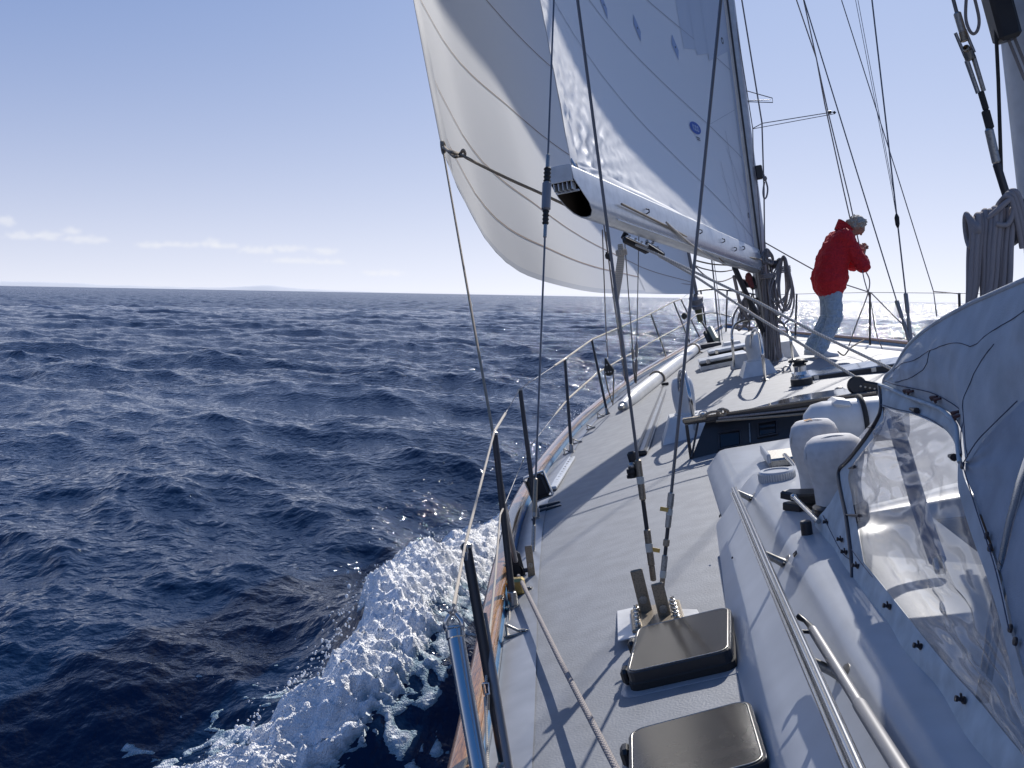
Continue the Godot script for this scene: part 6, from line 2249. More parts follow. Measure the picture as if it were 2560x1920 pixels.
	# small U-shaped deck eyes
	for q in [[v(-0.131, 0.283, -11.399), "small steel deck eye between the broad ventilator and the winch"], [v(-0.051, 0.27, -8.752), "small steel deck eye in front of the big mainsheet block"]]:
		mb = MB.new(q[0])
		mb.tube(curve([q[0] + v(-0.035, 0.0, 0), q[0] + v(-0.032, 0.05, 0), q[0] + v(0, 0.062, 0), q[0] + v(0.032, 0.05, 0), q[0] + v(0.035, 0.0, 0)], 4), 0.008, 8)
		mb.box(q[0] + v(0, 0.004, 0), v(0.11, 0.01, 0.03), 0.002)
		solo("deck_eye", q[1], "fitting", mb, M.dull_steel, "deck eyes")
	# mainsheet: purchase from the boom to the big block by the traveller
	var ub := v(-1.552, 1.76, -8.5)
	var lb := v(-0.206, 0.527, -7)
	wire("mainsheet", "upper of the two mainsheet ropes crossing down past the mast to the dodger", [v(-1.538, 1.733, -8.4), v(-1.392, 1.631, -8.2), v(-1.123, 1.435, -7.9), v(-0.752, 1.165, -7.5), v(-0.413, 0.897, -7.2), v(0.021, 0.589, -6.9)], 0.0105, M.rope_laid, "mainsheet ropes", 8)
	wire("mainsheet", "lower of the two mainsheet ropes, ending at the big black block", [v(-1.365, 1.62, -8.5), v(-1.113, 1.409, -8.2), v(-0.747, 1.052, -7.7), v(-0.402, 0.744, -7.3), v(-0.118, 0.489, -7)], 0.0105, M.rope_laid, "mainsheet ropes", 8)
	var up := thing("mainsheet_block", "long black multi-sheave mainsheet block under the boom, left one", "block", ub, "mainsheet blocks")
	var tilt := Basis(Vector3.RIGHT, 0.2) * Basis(Vector3.BACK, -0.62)
	mb = MB.new(ub)
	mb.box(v(-1.538, 1.736, -8.45), v(0.24, 0.062, 0.07), 0.02, tilt)
	mb.box(v(-1.618, 1.823, -8.5), v(0.05, 0.06, 0.03), 0.008, tilt)
	part("cheek", mb, M.black_plastic, up)
	mb = MB.new(ub)
	mb.box(v(-1.528, 1.759, -8.42), v(0.20, 0.014, 0.05), 0.004, tilt)
	for i in 4:
		mb.ball(v(-1.586, 1.806, -8.4) + tilt * v(0.055 * i, 0.012, 0.02), Vector3.ONE * 0.011, 6)
	part("strap", mb, M.steel, up)
	var up2 := thing("mainsheet_block", "long black mainsheet block under the boom, right one", "block", v(-1.388, 1.682, -8.7), "mainsheet blocks")
	mb = MB.new(v(-1.388, 1.682, -8.7))
	mb.box(v(-1.391, 1.686, -8.7), v(0.19, 0.05, 0.055), 0.016, Basis(Vector3.BACK, -0.72))
	part("cheek", mb, M.black_plastic, up2)
	mb = MB.new(v(-1.388, 1.682, -8.7))
	mb.box(v(-1.38, 1.696, -8.66), v(0.16, 0.012, 0.04), 0.004, Basis(Vector3.BACK, -0.72))
	mb.ball(v(-1.399, 1.747, -8.7), Vector3.ONE * 0.014, 8)
	mb.ball(v(-1.447, 1.765, -8.7), Vector3.ONE * 0.016, 8)
	mb.ball(v(-1.367, 1.697, -8.66), Vector3.ONE * 0.013, 8)
	part("strap", mb, M.steel, up2)
	var dn := thing("mainsheet_block", "big round black mainsheet block above the traveller by the dodger", "block", lb, "mainsheet blocks")
	var ori := Basis(Vector3.BACK, -0.33)
	mb = MB.new(lb)
	var pc := v(-0.226, 0.527, -7)
	mb.lathe([Vector2(0.0, -0.022), Vector2(0.055, -0.02), Vector2(0.062, -0.012), Vector2(0.062, 0.012), Vector2(0.055, 0.02), Vector2(0.0, 0.022)], pc, v(0.05, 0.15, 1), 22)
	mb.box(pc + ori * v(0.085, 0.0, 0), v(0.13, 0.085, 0.04), 0.014, ori)
	part("cheek", mb, M.black_plastic, dn)
	for i in 4:
		mb = MB.new(lb)
		mb.lathe([Vector2(0.008, 0.0), Vector2(0.006, 0.003), Vector2(0.0, 0.0035)], pc + ori * v(0.02 + 0.03 * i, 0.0, 0.023), Vector3.BACK, 8)
		part("rivet", mb, M.dull_steel, dn)
	mb = MB.new(lb)
	mb.tube([pc + ori * v(0.14, 0.0, 0), pc + ori * v(0.19, -0.02, 0)], 0.012, 8)
	part("shackle", mb, M.bronze, dn)
	# tail of tan rope hitched up under the boom, thin preventer line with its teardrop block
	mb = MB.new(v(-1.679, 1.689, -9))
	for i in 6:
		var x := -0.02 + 0.009 * i
		mb.tube(curve([v(-1.676, 1.74, -9) + v(x * 0.6, 0.05, 0), v(-1.683, 1.689, -9) + v(x, 0, 0.02), v(-1.727, 1.522, -9) + v(x * 1.2, 0, 0), v(-1.784, 1.338, -9) + v(x * 0.7, -0.02 * (i % 3), 0)], 4), 0.009, 7, true, 0.5)
	for k in 4:
		var ring := []
		for q in 11:
			ring.append(v(-1.673, 1.736, -9) + v(cos(TAU * q / 10.0) * 0.042, -0.012 * k, sin(TAU * q / 10.0) * 0.035))
		mb.tube(ring, 0.0095, 6, true, 0.5)
	solo("rope_tail", "bunched tan rope tail hanging below the boom at the sheet blocks", "rope", mb, M.rope_laid)
	wire("tackle_line", "thin line from boom down to the teardrop block, left of the main shrouds", [v(-1.795, 1.907, -8.6), v(-1.866, 1.551, -9.4), v(-1.978, 0.939, -10.6), v(-2.001, 0.742, -10.9)], 0.0055, M.rope_grey, "boom tackle lines")
	wire("tackle_line", "tackle line from the black clip on the boom to the left shroud foot", [v(-1.774, 1.893, -8.7), v(-1.79, 1.72, -9), v(-1.816, 1.436, -9.6), v(-1.846, 1.028, -10.6)], 0.006, M.rope_grey, "boom tackle lines")
	wire("tackle_line", "left of the two lines from the teardrop block to the port rail", [v(-2.06, 0.566, -10.9), v(-2.066, 0.39, -11.2), v(-2.055, 0.203, -11.5)], 0.007, M.rope_tan, "boom tackle lines")
	wire("tackle_line", "right of the two lines from the teardrop block to the port rail", [v(-1.972, 0.554, -10.9), v(-2.002, 0.381, -11.2), v(-2.05, 0.171, -11.5)], 0.007, M.rope_tan, "boom tackle lines")
	var td := thing("teardrop_block", "dark teardrop-shaped block hanging over the port rail among the shrouds", "block", v(-2.013, 0.624, -10.9))
	mb = MB.new(v(-2.013, 0.624, -10.9))
	mb.lathe([Vector2(0.0, -0.068), Vector2(0.035, -0.058), Vector2(0.056, -0.02), Vector2(0.05, 0.015), Vector2(0.028, 0.06), Vector2(0.014, 0.11), Vector2(0.0, 0.14)], v(-2.012, 0.606, -10.9), v(-0.15, 1, 0), 14, false)
	part("shell", mb, M.rubber, td)
	for q in [[1519, 912], [1521, 930], [1514, 928], [1527, 928]]:
		mb = MB.new(v(-2.013, 0.624, -10.9))
		mb.ball((v(-2.014, 0.662, -10.84) if q[1] == 912 else v(-2.016, 0.586, -10.84)) + v((q[0] - 1521) * 0.0042, 0, 0.0), Vector3.ONE * 0.008, 6)
		part("rivet", mb, M.steel, td)
	mb = MB.new(v(-1.79, 1.716, -9))
	mb.box(v(-1.792, 1.706, -9), v(0.05, 0.055, 0.03), 0.012)
	mb.tube([v(-1.801, 1.742, -9), v(-1.774, 1.661, -9)], 0.012, 6)
	solo("boom_clip", "small black clip on the tackle line below the boom", "fitting", mb, M.black_plastic)
	# white canister beyond the winch covers
	var la := v(-0.745, 0.517, -5.5)
	var lbv := v(-0.285, 0.502, -5.5)
	var can := thing("raft_canister", "white rounded canister with black strap behind the cloth winch covers", "canister", la)
	mb = MB.new(la)
	var cdir := lbv - la
	mb.lathe([Vector2(0.0, -0.05), Vector2(0.06, -0.04), Vector2(0.105, 0.0), Vector2(0.118, 0.06), Vector2(0.118, cdir.length())], la, cdir, 26, false)
	part("shell", mb, M.white_paint, can)
	mb = MB.new(la)
	mb.box(la + cdir * 0.33 + v(0, 0.10, -0.01), v(0.10, 0.045, 0.20), 0.02, Basis(Vector3.BACK, -0.25))
	part("top_rib", mb, M.white_paint, can)
	mb = MB.new(la)
	var arc := []
	for k in 11:
		var an := lerpf(-0.9, 2.4, k / 10.0)
		arc.append(la + cdir * 0.50 + v(0.02, cos(an) * 0.126, sin(an) * 0.126))
	mb.tube(arc, 0.013, 8)
	part("strap", mb, M.rubber, can)


# ---------------------------------------------------------------- spray dodger
func strip(mb: MB, a: Array, b: Array, n: int, m: int, off: Callable, turned := false) -> void:
	# a sheet ruled between two edges, each walked at its own even pace; off(u, w) pushes it outwards
	var ca := even(a, n)
	var cb := even(b, n)
	var rows := []
	for j in m + 1:
		var row := []
		for i in n + 1:
			row.append(ca[i].lerp(cb[i], float(j) / m) + off.call(float(i) / n, float(j) / m))
		rows.append(row)
	mb.grid(rows, turned)


func even(p: Array, n: int) -> Array:
	var c := curve(p, 8)
	var l := [0.0]
	for i in c.size() - 1:
		l.append(l[i] + c[i].distance_to(c[i + 1]))
	var out := []
	var k := 0
	for i in n + 1:
		var want: float = l[-1] * i / n
		while k < l.size() - 2 and l[k + 1] < want:
			k += 1
		var span: float = l[k + 1] - l[k]
		out.append(c[k].lerp(c[k + 1], clampf((want - l[k]) / maxf(span, 1e-6), 0.0, 1.0)))
	return out


func build_dodger() -> void:
	var at := v(-0.95, 0.45, -2.6)
	var o := thing("spray_dodger", "blue-grey canvas spray dodger with clear vinyl side window at the right edge", "dodger", at)
	var out := v(-0.943, 0.332, 0.0)   # away from the side of the dodger
	var flat := func(_u: float, _w: float) -> Vector3: return Vector3.ZERO
	var wav := FastNoiseLite.new()
	wav.seed = 6
	wav.frequency = 1.0
	wav.fractal_octaves = 3
	# edges, walked from the top front corner backwards
	var win_l := [v(-0.866, 0.881, -3.107), v(-0.886, 0.826, -3.074), v(-0.942, 0.667, -3.338), v(-0.964, 0.605, -3.231), v(-0.984, 0.546, -3.083), v(-1.007, 0.481, -2.913), v(-1.007, 0.481, -2.781), v(-1.008, 0.481, -2.524), v(-1.008, 0.478, -2.245), v(-1.008, 0.481, -2.048), v(-1.006, 0.485, -1.91), v(-1.006, 0.485, -1.693), v(-1.006, 0.484, -1.531)]
	var win_r := [v(-0.866, 0.884, -3.104), v(-0.863, 0.891, -2.914), v(-0.86, 0.899, -2.736), v(-0.861, 0.896, -2.476), v(-0.871, 0.869, -2.346), v(-0.893, 0.806, -2.302), v(-0.905, 0.773, -2.242), v(-0.921, 0.728, -2.136), v(-0.935, 0.686, -2.025), v(-0.949, 0.648, -1.931), v(-0.963, 0.606, -1.852), v(-0.976, 0.57, -1.787), v(-0.986, 0.541, -1.724), v(-1.005, 0.489, -1.534)]
	var hem := [v(-0.846, 0.94, -3.179), v(-0.847, 0.938, -2.993), v(-0.847, 0.935, -2.832), v(-0.847, 0.936, -2.557), v(-0.85, 0.929, -2.457), v(-0.853, 0.919, -2.396), v(-0.859, 0.903, -2.366), v(-0.87, 0.871, -2.331), v(-0.878, 0.848, -2.3)]
	var pip := [v(-0.847, 0.938, -3.193), v(-0.863, 0.89, -3.121), v(-0.875, 0.856, -3.117), v(-0.898, 0.792, -3.199), v(-0.932, 0.694, -3.371), v(-0.948, 0.649, -3.472), v(-0.959, 0.619, -3.455), v(-0.974, 0.577, -3.34), v(-0.985, 0.544, -3.24), v(-1.001, 0.498, -3.133), v(-1.017, 0.454, -3.037), v(-1.025, 0.431, -2.998), v(-1.042, 0.382, -2.946), v(-1.059, 0.335, -2.935)]
	var mb := MB.new(at)
	# the vinyl hangs in soft waves
	var ripple := func(u: float, w: float) -> Vector3:
		var e := sin(PI * w) * minf(1.0, u * 6.0)
		return out * e * (0.034 * wav.get_noise_2d(u * 2.6 + w * 0.7, w * 2.2) + 0.022 * wav.get_noise_2d(u * 7.0 + 9.0, w * 4.0 - u * 3.0) + 0.006)
	strip(mb, win_l, win_r, 130, 40, ripple)
	part("side_window", mb, M.clear_vinyl, o)
	# pale tape down the front edge, and the valance over the window
	mb = MB.new(at)
	strip(mb, pip.slice(0, 12), win_l.slice(0, 6), 40, 3, func(_u, _w): return out * 0.004)
	part("front_tape", mb, M.canvas_tape, o)
	mb = MB.new(at)
	strip(mb, hem, win_r.slice(0, 5), 40, 5, func(u, w): return out * (0.006 + 0.006 * sin(w * PI) * sin(u * 9.0)))
	part("valance", mb, M.canvas_tape, o)
	# skirt buttoned to the coaming
	var skirt_out := [v(-0.992, 0.525, -3.508), v(-1.008, 0.48, -3.59), v(-1.022, 0.44, -3.649), v(-1.041, 0.386, -3.667), v(-1.052, 0.354, -3.577), v(-1.051, 0.357, -3.278), v(-1.045, 0.375, -3.037), v(-1.047, 0.37, -2.848), v(-1.047, 0.369, -2.701), v(-1.044, 0.377, -2.576), v(-1.043, 0.379, -2.457), v(-1.04, 0.387, -2.285), v(-1.041, 0.385, -2.16), v(-1.045, 0.375, -2.042), v(-1.042, 0.384, -1.967), v(-1.042, 0.383, -1.868), v(-1.041, 0.385, -1.693)]
	var skirt_in := [v(-0.965, 0.601, -3.425), v(-0.971, 0.583, -3.382), v(-0.978, 0.564, -3.317), v(-0.991, 0.526, -3.205), v(-1.005, 0.488, -3.109), v(-1.005, 0.487, -3.019), v(-1.007, 0.481, -2.913), v(-1.007, 0.481, -2.781), v(-1.008, 0.481, -2.524), v(-1.008, 0.48, -2.399), v(-1.008, 0.478, -2.245), v(-1.008, 0.481, -2.048), v(-1.006, 0.485, -1.91), v(-1.006, 0.484, -1.766), v(-1.006, 0.485, -1.693), v(-1.006, 0.484, -1.531)]
	mb = MB.new(at)
	strip(mb, skirt_out, skirt_in, 70, 5, func(u, w): return out * (0.002 + 0.007 * sin(w * PI) * (0.6 + 0.4 * sin(u * 31.0)) + 0.006 * (1.0 - w) * sin(u * 23.0)))
	part("skirt", mb, M.canvas_tape, o)
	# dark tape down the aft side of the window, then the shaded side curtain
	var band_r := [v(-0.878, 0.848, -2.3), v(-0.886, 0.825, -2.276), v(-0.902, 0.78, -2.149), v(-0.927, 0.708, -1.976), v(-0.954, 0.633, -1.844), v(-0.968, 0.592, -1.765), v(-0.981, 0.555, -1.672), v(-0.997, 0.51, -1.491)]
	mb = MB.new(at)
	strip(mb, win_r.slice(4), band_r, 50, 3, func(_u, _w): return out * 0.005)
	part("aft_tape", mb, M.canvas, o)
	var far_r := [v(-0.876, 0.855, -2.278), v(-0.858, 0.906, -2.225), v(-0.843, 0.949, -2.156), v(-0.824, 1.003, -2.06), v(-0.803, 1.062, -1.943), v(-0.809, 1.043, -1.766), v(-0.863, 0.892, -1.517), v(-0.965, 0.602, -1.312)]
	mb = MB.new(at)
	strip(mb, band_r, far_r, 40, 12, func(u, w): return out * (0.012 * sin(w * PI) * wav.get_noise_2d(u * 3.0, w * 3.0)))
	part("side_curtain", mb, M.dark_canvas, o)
	# roof from the front bow to the hem and the aft seam
	var bow := [v(-0.833, 0.933, -3.24), v(-0.832, 0.961, -3.2), v(-0.821, 0.991, -3.12), v(-0.815, 1.063, -2.95), v(-0.801, 1.121, -2.75), v(-0.783, 1.17, -2.52), v(-0.769, 1.199, -2.35), v(-0.758, 1.225, -2.18), v(-0.755, 1.246, -2.02), v(-0.76, 1.265, -1.8)]
	var low := [v(-0.846, 0.94, -3.179), v(-0.847, 0.938, -2.993), v(-0.847, 0.935, -2.832), v(-0.847, 0.936, -2.557), v(-0.85, 0.929, -2.457), v(-0.859, 0.903, -2.366), v(-0.876, 0.854, -2.305), v(-0.876, 0.855, -2.278), v(-0.858, 0.906, -2.225), v(-0.843, 0.949, -2.156), v(-0.824, 1.003, -2.06), v(-0.803, 1.062, -1.943), v(-0.783, 1.117, -1.781)]
	mb = MB.new(at)
	strip(mb, bow, low, 90, 20, func(u, w): return out * (0.02 * sin(PI * w) * smoothstep(0.0, 0.25, u) + 0.006 * wav.get_noise_2d(u * 9.0, w * 3.0) * sin(PI * w)))
	part("shoulder", mb, M.canvas, o)
	var front := [v(-0.833, 0.933, -3.24), v(-0.78, 0.96, -3.3), v(-0.6, 1.01, -3.36), v(-0.3, 1.05, -3.42), v(0.0, 1.06, -3.45), v(0.3, 1.05, -3.42), v(0.6, 1.0, -3.36), v(0.84, 0.9, -3.2)]
	var ridge_s := [v(-0.833, 0.933, -3.24), v(-0.821, 0.991, -3.12), v(-0.801, 1.121, -2.75), v(-0.758, 1.225, -2.18), v(-0.76, 1.265, -1.8), v(-0.2, 1.24, -1.5), v(0.5, 1.16, -1.5), v(0.84, 0.92, -1.8)]
	mb = MB.new(at)
	strip(mb, ridge_s, front, 60, 12, flat)
	part("roof", mb, M.canvas, o)
	# rolled front edge and the dark piping
	mb = MB.new(at)
	mb.tube(even(bow, 50), 0.006, 8)
	part("front_hem", mb, M.canvas, o)
	mb = MB.new(at)
	var pp := even(pip, 60)
	for i in pp.size():
		pp[i] += out * 0.005
	mb.tube(pp, 0.0082, 8)
	part("corner_piping", mb, M.piping, o)
	mb = MB.new(at)
	var hp := even(hem, 40)
	for i in hp.size():
		hp[i] += out * 0.012
	mb.tube(hp, 0.005, 8)
	part("hem_piping", mb, M.canvas_tape, o)
	mb = MB.new(at)
	mb.tube(even([v(-0.847, 0.933, -3.2), v(-0.847, 0.908, -3.22), v(-0.841, 0.872, -3.24)], 6), 0.009, 8)
	part("corner_binding", mb, M.stain_binding, o)
	# front window: clear vinyl that bulges forward of the corner, and its canvas foot
	var fr0 := [v(-0.864, 0.888, -3.119), v(-0.875, 0.856, -3.117), v(-0.898, 0.792, -3.199), v(-0.932, 0.694, -3.371), v(-0.948, 0.649, -3.472), v(-0.959, 0.619, -3.455), v(-0.974, 0.577, -3.34), v(-0.985, 0.544, -3.24)]
	var fr1 := [v(-0.75, 0.812, -3.7), v(-0.773, 0.773, -3.7), v(-0.82, 0.715, -3.75), v(-0.886, 0.632, -3.8), v(-0.909, 0.583, -3.85), v(-0.92, 0.539, -3.85), v(-0.939, 0.477, -3.8), v(-0.968, 0.431, -3.75)]
	var fr2 := [v(-0.1, 1.05, -3.46), v(-0.1, 1.03, -3.56), v(-0.1, 1.0, -3.7), v(-0.1, 0.9, -3.8), v(-0.1, 0.8, -3.85), v(-0.1, 0.7, -3.9), v(-0.1, 0.6, -3.95), v(-0.1, 0.48, -4.0)]
	mb = MB.new(at)
	strip(mb, fr0, fr1, 30, 4, flat)
	part("front_window_edge", mb, M.clear_vinyl, o)
	mb = MB.new(at)
	strip(mb, fr1, fr2, 30, 10, func(u, w): return v(0, 0, -0.03) * sin(PI * w) * (1.0 + wav.get_noise_2d(u * 4.0, w * 4.0)))
	part("front_window", mb, M.clear_vinyl, o)
	# starboard side, closed by canvas
	mb = MB.new(at)
	strip(mb, [v(0.84, 0.9, -3.2), v(0.86, 0.92, -2.5), v(0.86, 0.9, -1.8)], [v(1.0, 0.4, -3.3), v(1.02, 0.4, -2.5), v(1.02, 0.4, -1.6)], 12, 6, flat)
	part("starboard_side", mb, M.canvas, o)
	# struts inside: a blue padded one by the window, plain bows over it
	mb = MB.new(at)
	mb.tube(even([v(-0.805, 0.816, -3.28), v(-0.805, 0.715, -3.2), v(-0.813, 0.587, -3.05), v(-0.818, 0.472, -2.9)], 14), 0.024, 12)
	part("padded_strut", mb, M.blue_sleeve, o)
	mb = MB.new(at)
	mb.tube([v(-0.819, 0.477, -2.9), v(-0.82, 0.449, -2.87)], 0.016, 10)
	part("strut_end", mb, M.steel, o)
	mb = MB.new(at)
	mb.tube(even([v(-0.98, 0.45, -2.0), v(-0.84, 0.95, -1.95), v(-0.6, 1.13, -1.9), v(0.0, 1.24, -1.85), v(0.6, 1.12, -1.9), v(0.84, 0.9, -1.95), v(0.98, 0.45, -2.0)], 40), 0.0125, 10)
	part("aft_bow_tube", mb, M.steel, o)
	# stitching along hems and seams
	var lines := [[v(-0.841, 0.955, -3.138), v(-0.841, 0.954, -2.987), v(-0.839, 0.96, -2.794), v(-0.837, 0.964, -2.616), v(-0.84, 0.958, -2.459), v(-0.843, 0.948, -2.362), v(-0.847, 0.936, -2.338), v(-0.854, 0.917, -2.337), v(-0.865, 0.886, -2.315), v(-0.872, 0.864, -2.291)], [v(-0.864, 0.889, -3.11), v(-0.862, 0.895, -2.918), v(-0.859, 0.904, -2.741), v(-0.858, 0.906, -2.583), v(-0.86, 0.9, -2.467)], [v(-0.877, 0.851, -2.28), v(-0.9, 0.786, -2.136), v(-0.926, 0.712, -1.964), v(-0.952, 0.639, -1.834)], [v(-0.877, 0.851, -2.269), v(-0.86, 0.901, -2.219), v(-0.844, 0.944, -2.151), v(-0.825, 0.999, -2.053)], [v(-1.006, 0.486, -3.047), v(-1.007, 0.483, -2.878), v(-1.007, 0.483, -2.754)], [v(-1.007, 0.483, -3.53), v(-1.013, 0.465, -3.342), v(-1.018, 0.452, -3.139), v(-1.015, 0.458, -3.043)]]
	for l in lines:
		mb = MB.new(at)
		var e := even(l, 30)
		for i in e.size():
			e[i] += out * 0.014
		mb.tube(e, 0.0013, 5)
		part("stitching", mb, M.thread, o)
	for l in [[[0.10, 0.22], [0.25, 0.40], [0.40, 0.36], [0.55, 0.32], [0.80, 0.30]], [[0.40, 0.36], [0.36, 0.55], [0.25, 0.68], [0.13, 0.72]], [[0.615, 0.97], [0.60, 0.62], [0.70, 0.42]]]:
		mb = MB.new(at)
		var ca := even(bow, 90)
		var cb := even(low, 90)
		var e := []
		for q in curve([Vector3(l[0][0], l[0][1], 0)] + l.slice(1).map(func(p): return Vector3(p[0], p[1], 0)), 10):
			var i := int(clampf(q.x, 0.0, 0.99) * 90)
			var fr: float = q.x * 90 - i
			var w: float = q.y
			e.append(ca[i].lerp(ca[i + 1], fr).lerp(cb[i].lerp(cb[i + 1], fr), w) + out * (0.02 * sin(PI * w) * smoothstep(0.0, 0.25, q.x) + 0.006 * wav.get_noise_2d(q.x * 9.0, w * 3.0) * sin(PI * w) + 0.0008))
		mb.tube(e, 0.0010, 5)
		part("stitching", mb, M.thread, o)
	# snaps, turn buttons, buckles
	var studs := [v(-1.045, 0.374, -3.427), v(-1.04, 0.389, -3.13), v(-1.041, 0.385, -2.883), v(-1.037, 0.396, -2.673), v(-1.035, 0.402, -2.445), v(-1.035, 0.403, -2.23), v(-1.036, 0.401, -2.034), v(-1.034, 0.406, -1.835), v(-1.014, 0.462, -2.567), v(-1.014, 0.462, -2.275), v(-1.013, 0.464, -1.969), v(-1.009, 0.475, -3.212), v(-1.015, 0.459, -3.123), v(-1.01, 0.475, -3.457), v(-1.014, 0.461, -2.955)]
	for p in studs:
		mb = MB.new(at)
		var b: Vector3 = p + out * 0.006
		mb.lathe([Vector2(0.0075, 0.0), Vector2(0.0075, 0.004), Vector2(0.004, 0.005), Vector2(0.004, 0.012), Vector2(0.006, 0.013), Vector2(0.006, 0.018), Vector2(0.0, 0.019)], b, out, 10)
		mb.box(b + out * 0.006 + v(0, 0.004, 0), v(0.004, 0.018, 0.006), 0.001)
		part("turn_button", mb, M.fastener, o)
	for p in [v(-0.913, 0.749, -2.054), v(-0.919, 0.733, -2.022), v(-0.88, 0.844, -2.285), v(-0.875, 0.858, -2.315), v(-0.952, 0.638, -1.842), v(-0.956, 0.626, -1.81)]:
		mb = MB.new(at)
		mb.lathe([Vector2(0.0082, 0.0), Vector2(0.0075, 0.004), Vector2(0.0, 0.0055)], p + out * 0.007, out, 12)
		part("snap", mb, M.fastener, o)
	for q in [[v(-0.845, 0.942, -2.872), v(-0.841, 0.953, -2.828)], [v(-0.845, 0.942, -2.834), v(-0.841, 0.954, -2.792)], [v(-0.843, 0.948, -2.609), v(-0.839, 0.96, -2.572)], [v(-0.844, 0.946, -2.573), v(-0.839, 0.959, -2.54)], [v(-0.849, 0.931, -2.416), v(-0.844, 0.945, -2.386)], [v(-0.851, 0.926, -2.397), v(-0.846, 0.939, -2.366)]]:
		mb = MB.new(at)
		mb.tube([q[0] + out * 0.012, along(q[0], q[1], 0.5) + out * 0.02, q[1] + out * 0.012], [0.003, 0.005, 0.003], 8)
		part("strap_slot", mb, M.red_trim_dark, o)
	for q in [[v(-0.857, 0.909, -2.794), v(-0.856, 0.912, -2.717), 0.008], [v(-0.878, 0.849, -2.389), v(-0.877, 0.852, -2.341), 0.009], [v(-0.984, 0.547, -3.231), v(-0.972, 0.58, -3.054), 0.005], [v(-0.891, 0.811, -3.215), v(-0.889, 0.818, -3.144), 0.004], [v(-0.941, 0.669, -3.341), v(-0.934, 0.688, -3.25), 0.005]]:
		mb = MB.new(at)
		mb.tube([q[0] + out * 0.008, q[1] + out * 0.012], [q[2] * 0.5, q[2]], 8)
		part("toggle", mb, M.fastener, o)


# ---------------------------------------------------------------- the person
func blend(bones: Array, cell: float, k: float, rough := 0.0, sd := 1) -> ArrayMesh:
	# one skin round tapered bones [a, b, ra, rb]: distances joined by a smooth minimum, meshed as surface nets
	var lo := Vector3.ONE * 1e9
	var hi := -lo
	for b in bones:
		var r := maxf(b[2], b[3]) + k + cell * 2.0
		for p in [b[0], b[1]]:
			lo = lo.min(p - Vector3.ONE * r)
			hi = hi.max(p + Vector3.ONE * r)
	var n := Vector3i(((hi - lo) / cell).ceil()) + Vector3i.ONE
	var f := PackedFloat32Array()
	f.resize(n.x * n.y * n.z)
	f.fill(1.0)
	for b in bones:
		var r := maxf(b[2], b[3]) + k + cell * 2.0
		var a0: Vector3 = b[0]
		var ab: Vector3 = b[1] - a0
		var l2 := maxf(ab.length_squared(), 1e-9)
		var i0 := Vector3i(((a0.min(b[1]) - Vector3.ONE * r - lo) / cell).floor()).max(Vector3i.ZERO)
		var i1 := Vector3i(((a0.max(b[1]) + Vector3.ONE * r - lo) / cell).ceil()).min(n - Vector3i.ONE)
		for z in range(i0.z, i1.z + 1):
			for y in range(i0.y, i1.y + 1):
				var q := (z * n.y + y) * n.x
				for x in range(i0.x, i1.x + 1):
					var p := lo + Vector3(x, y, z) * cell
					var t := clampf((p - a0).dot(ab) / l2, 0.0, 1.0)
					var d: float = p.distance_to(a0 + ab * t) - lerpf(b[2], b[3], t)
					var o := f[q + x]
					var h := maxf(k - absf(d - o), 0.0) / k
					f[q + x] = minf(d, o) - h * h * k * 0.25
	var nz := FastNoiseLite.new()
	nz.seed = sd
	nz.frequency = 1.0
	nz.fractal_octaves = 2
	var at := {}
	var pos := PackedVector3Array()
	var cs := [0, 1, n.x, n.x + 1, n.x * n.y, n.x * n.y + 1, n.x * n.y + n.x, n.x * n.y + n.x + 1]
	var co := [Vector3(0, 0, 0), Vector3(1, 0, 0), Vector3(0, 1, 0), Vector3(1, 1, 0), Vector3(0, 0, 1), Vector3(1, 0, 1), Vector3(0, 1, 1), Vector3(1, 1, 1)]
	var es := [[0, 1], [2, 3], [4, 5], [6, 7], [0, 2], [1, 3], [4, 6], [5, 7], [0, 4], [1, 5], [2, 6], [3, 7]]
	for z in n.z - 1:
		for y in n.y - 1:
			for x in n.x - 1:
				var q := (z * n.y + y) * n.x + x
				if absf(f[q]) > cell * 2.0:
					continue
				var sum := Vector3.ZERO
				var m := 0
				for e in es:
					var a: float = f[q + cs[e[0]]]
					var b: float = f[q + cs[e[1]]]
					if (a < 0.0) != (b < 0.0):
						sum += co[e[0]].lerp(co[e[1]], a / (a - b))
						m += 1
				if m > 0:
					at[q] = pos.size()
					pos.append(lo + (Vector3(x, y, z) + sum / m) * cell)
	var idx := PackedInt32Array()
	for q in at:
		for ax in [[1, n.x, n.x * n.y], [n.x, n.x * n.y, 1], [n.x * n.y, 1, n.x]]:
			var a: bool = f[q] < 0.0
			if a == (f[q + ax[0]] < 0.0):
				continue
			var c0: int = q
			var c1: int = q - ax[1]
			var c2: int = q - ax[1] - ax[2]
			var c3: int = q - ax[2]
			if not (at.has(c1) and at.has(c2) and at.has(c3)):
				continue
			if a:
				idx.append_array([at[c0], at[c2], at[c1], at[c0], at[c3], at[c2]])
			else:
				idx.append_array([at[c0], at[c1], at[c2], at[c0], at[c2], at[c3]])
	var nor := PackedVector3Array()
	nor.resize(pos.size())
	for pass_ in 2:
		nor.fill(Vector3.ZERO)
		for i in range(0, idx.size(), 3):
			var g := (pos[idx[i + 2]] - pos[idx[i]]).cross(pos[idx[i + 1]] - pos[idx[i]])
			for j in 3:
				nor[idx[i + j]] += g
		for i in nor.size():
			nor[i] = nor[i].normalized()
		if rough <= 0.0 or pass_ == 1:
			break
		for i in pos.size():
			pos[i] += nor[i] * rough * nz.get_noise_3dv(pos[i] * 14.0)
	return arrays(pos, nor, PackedVector2Array(), idx)


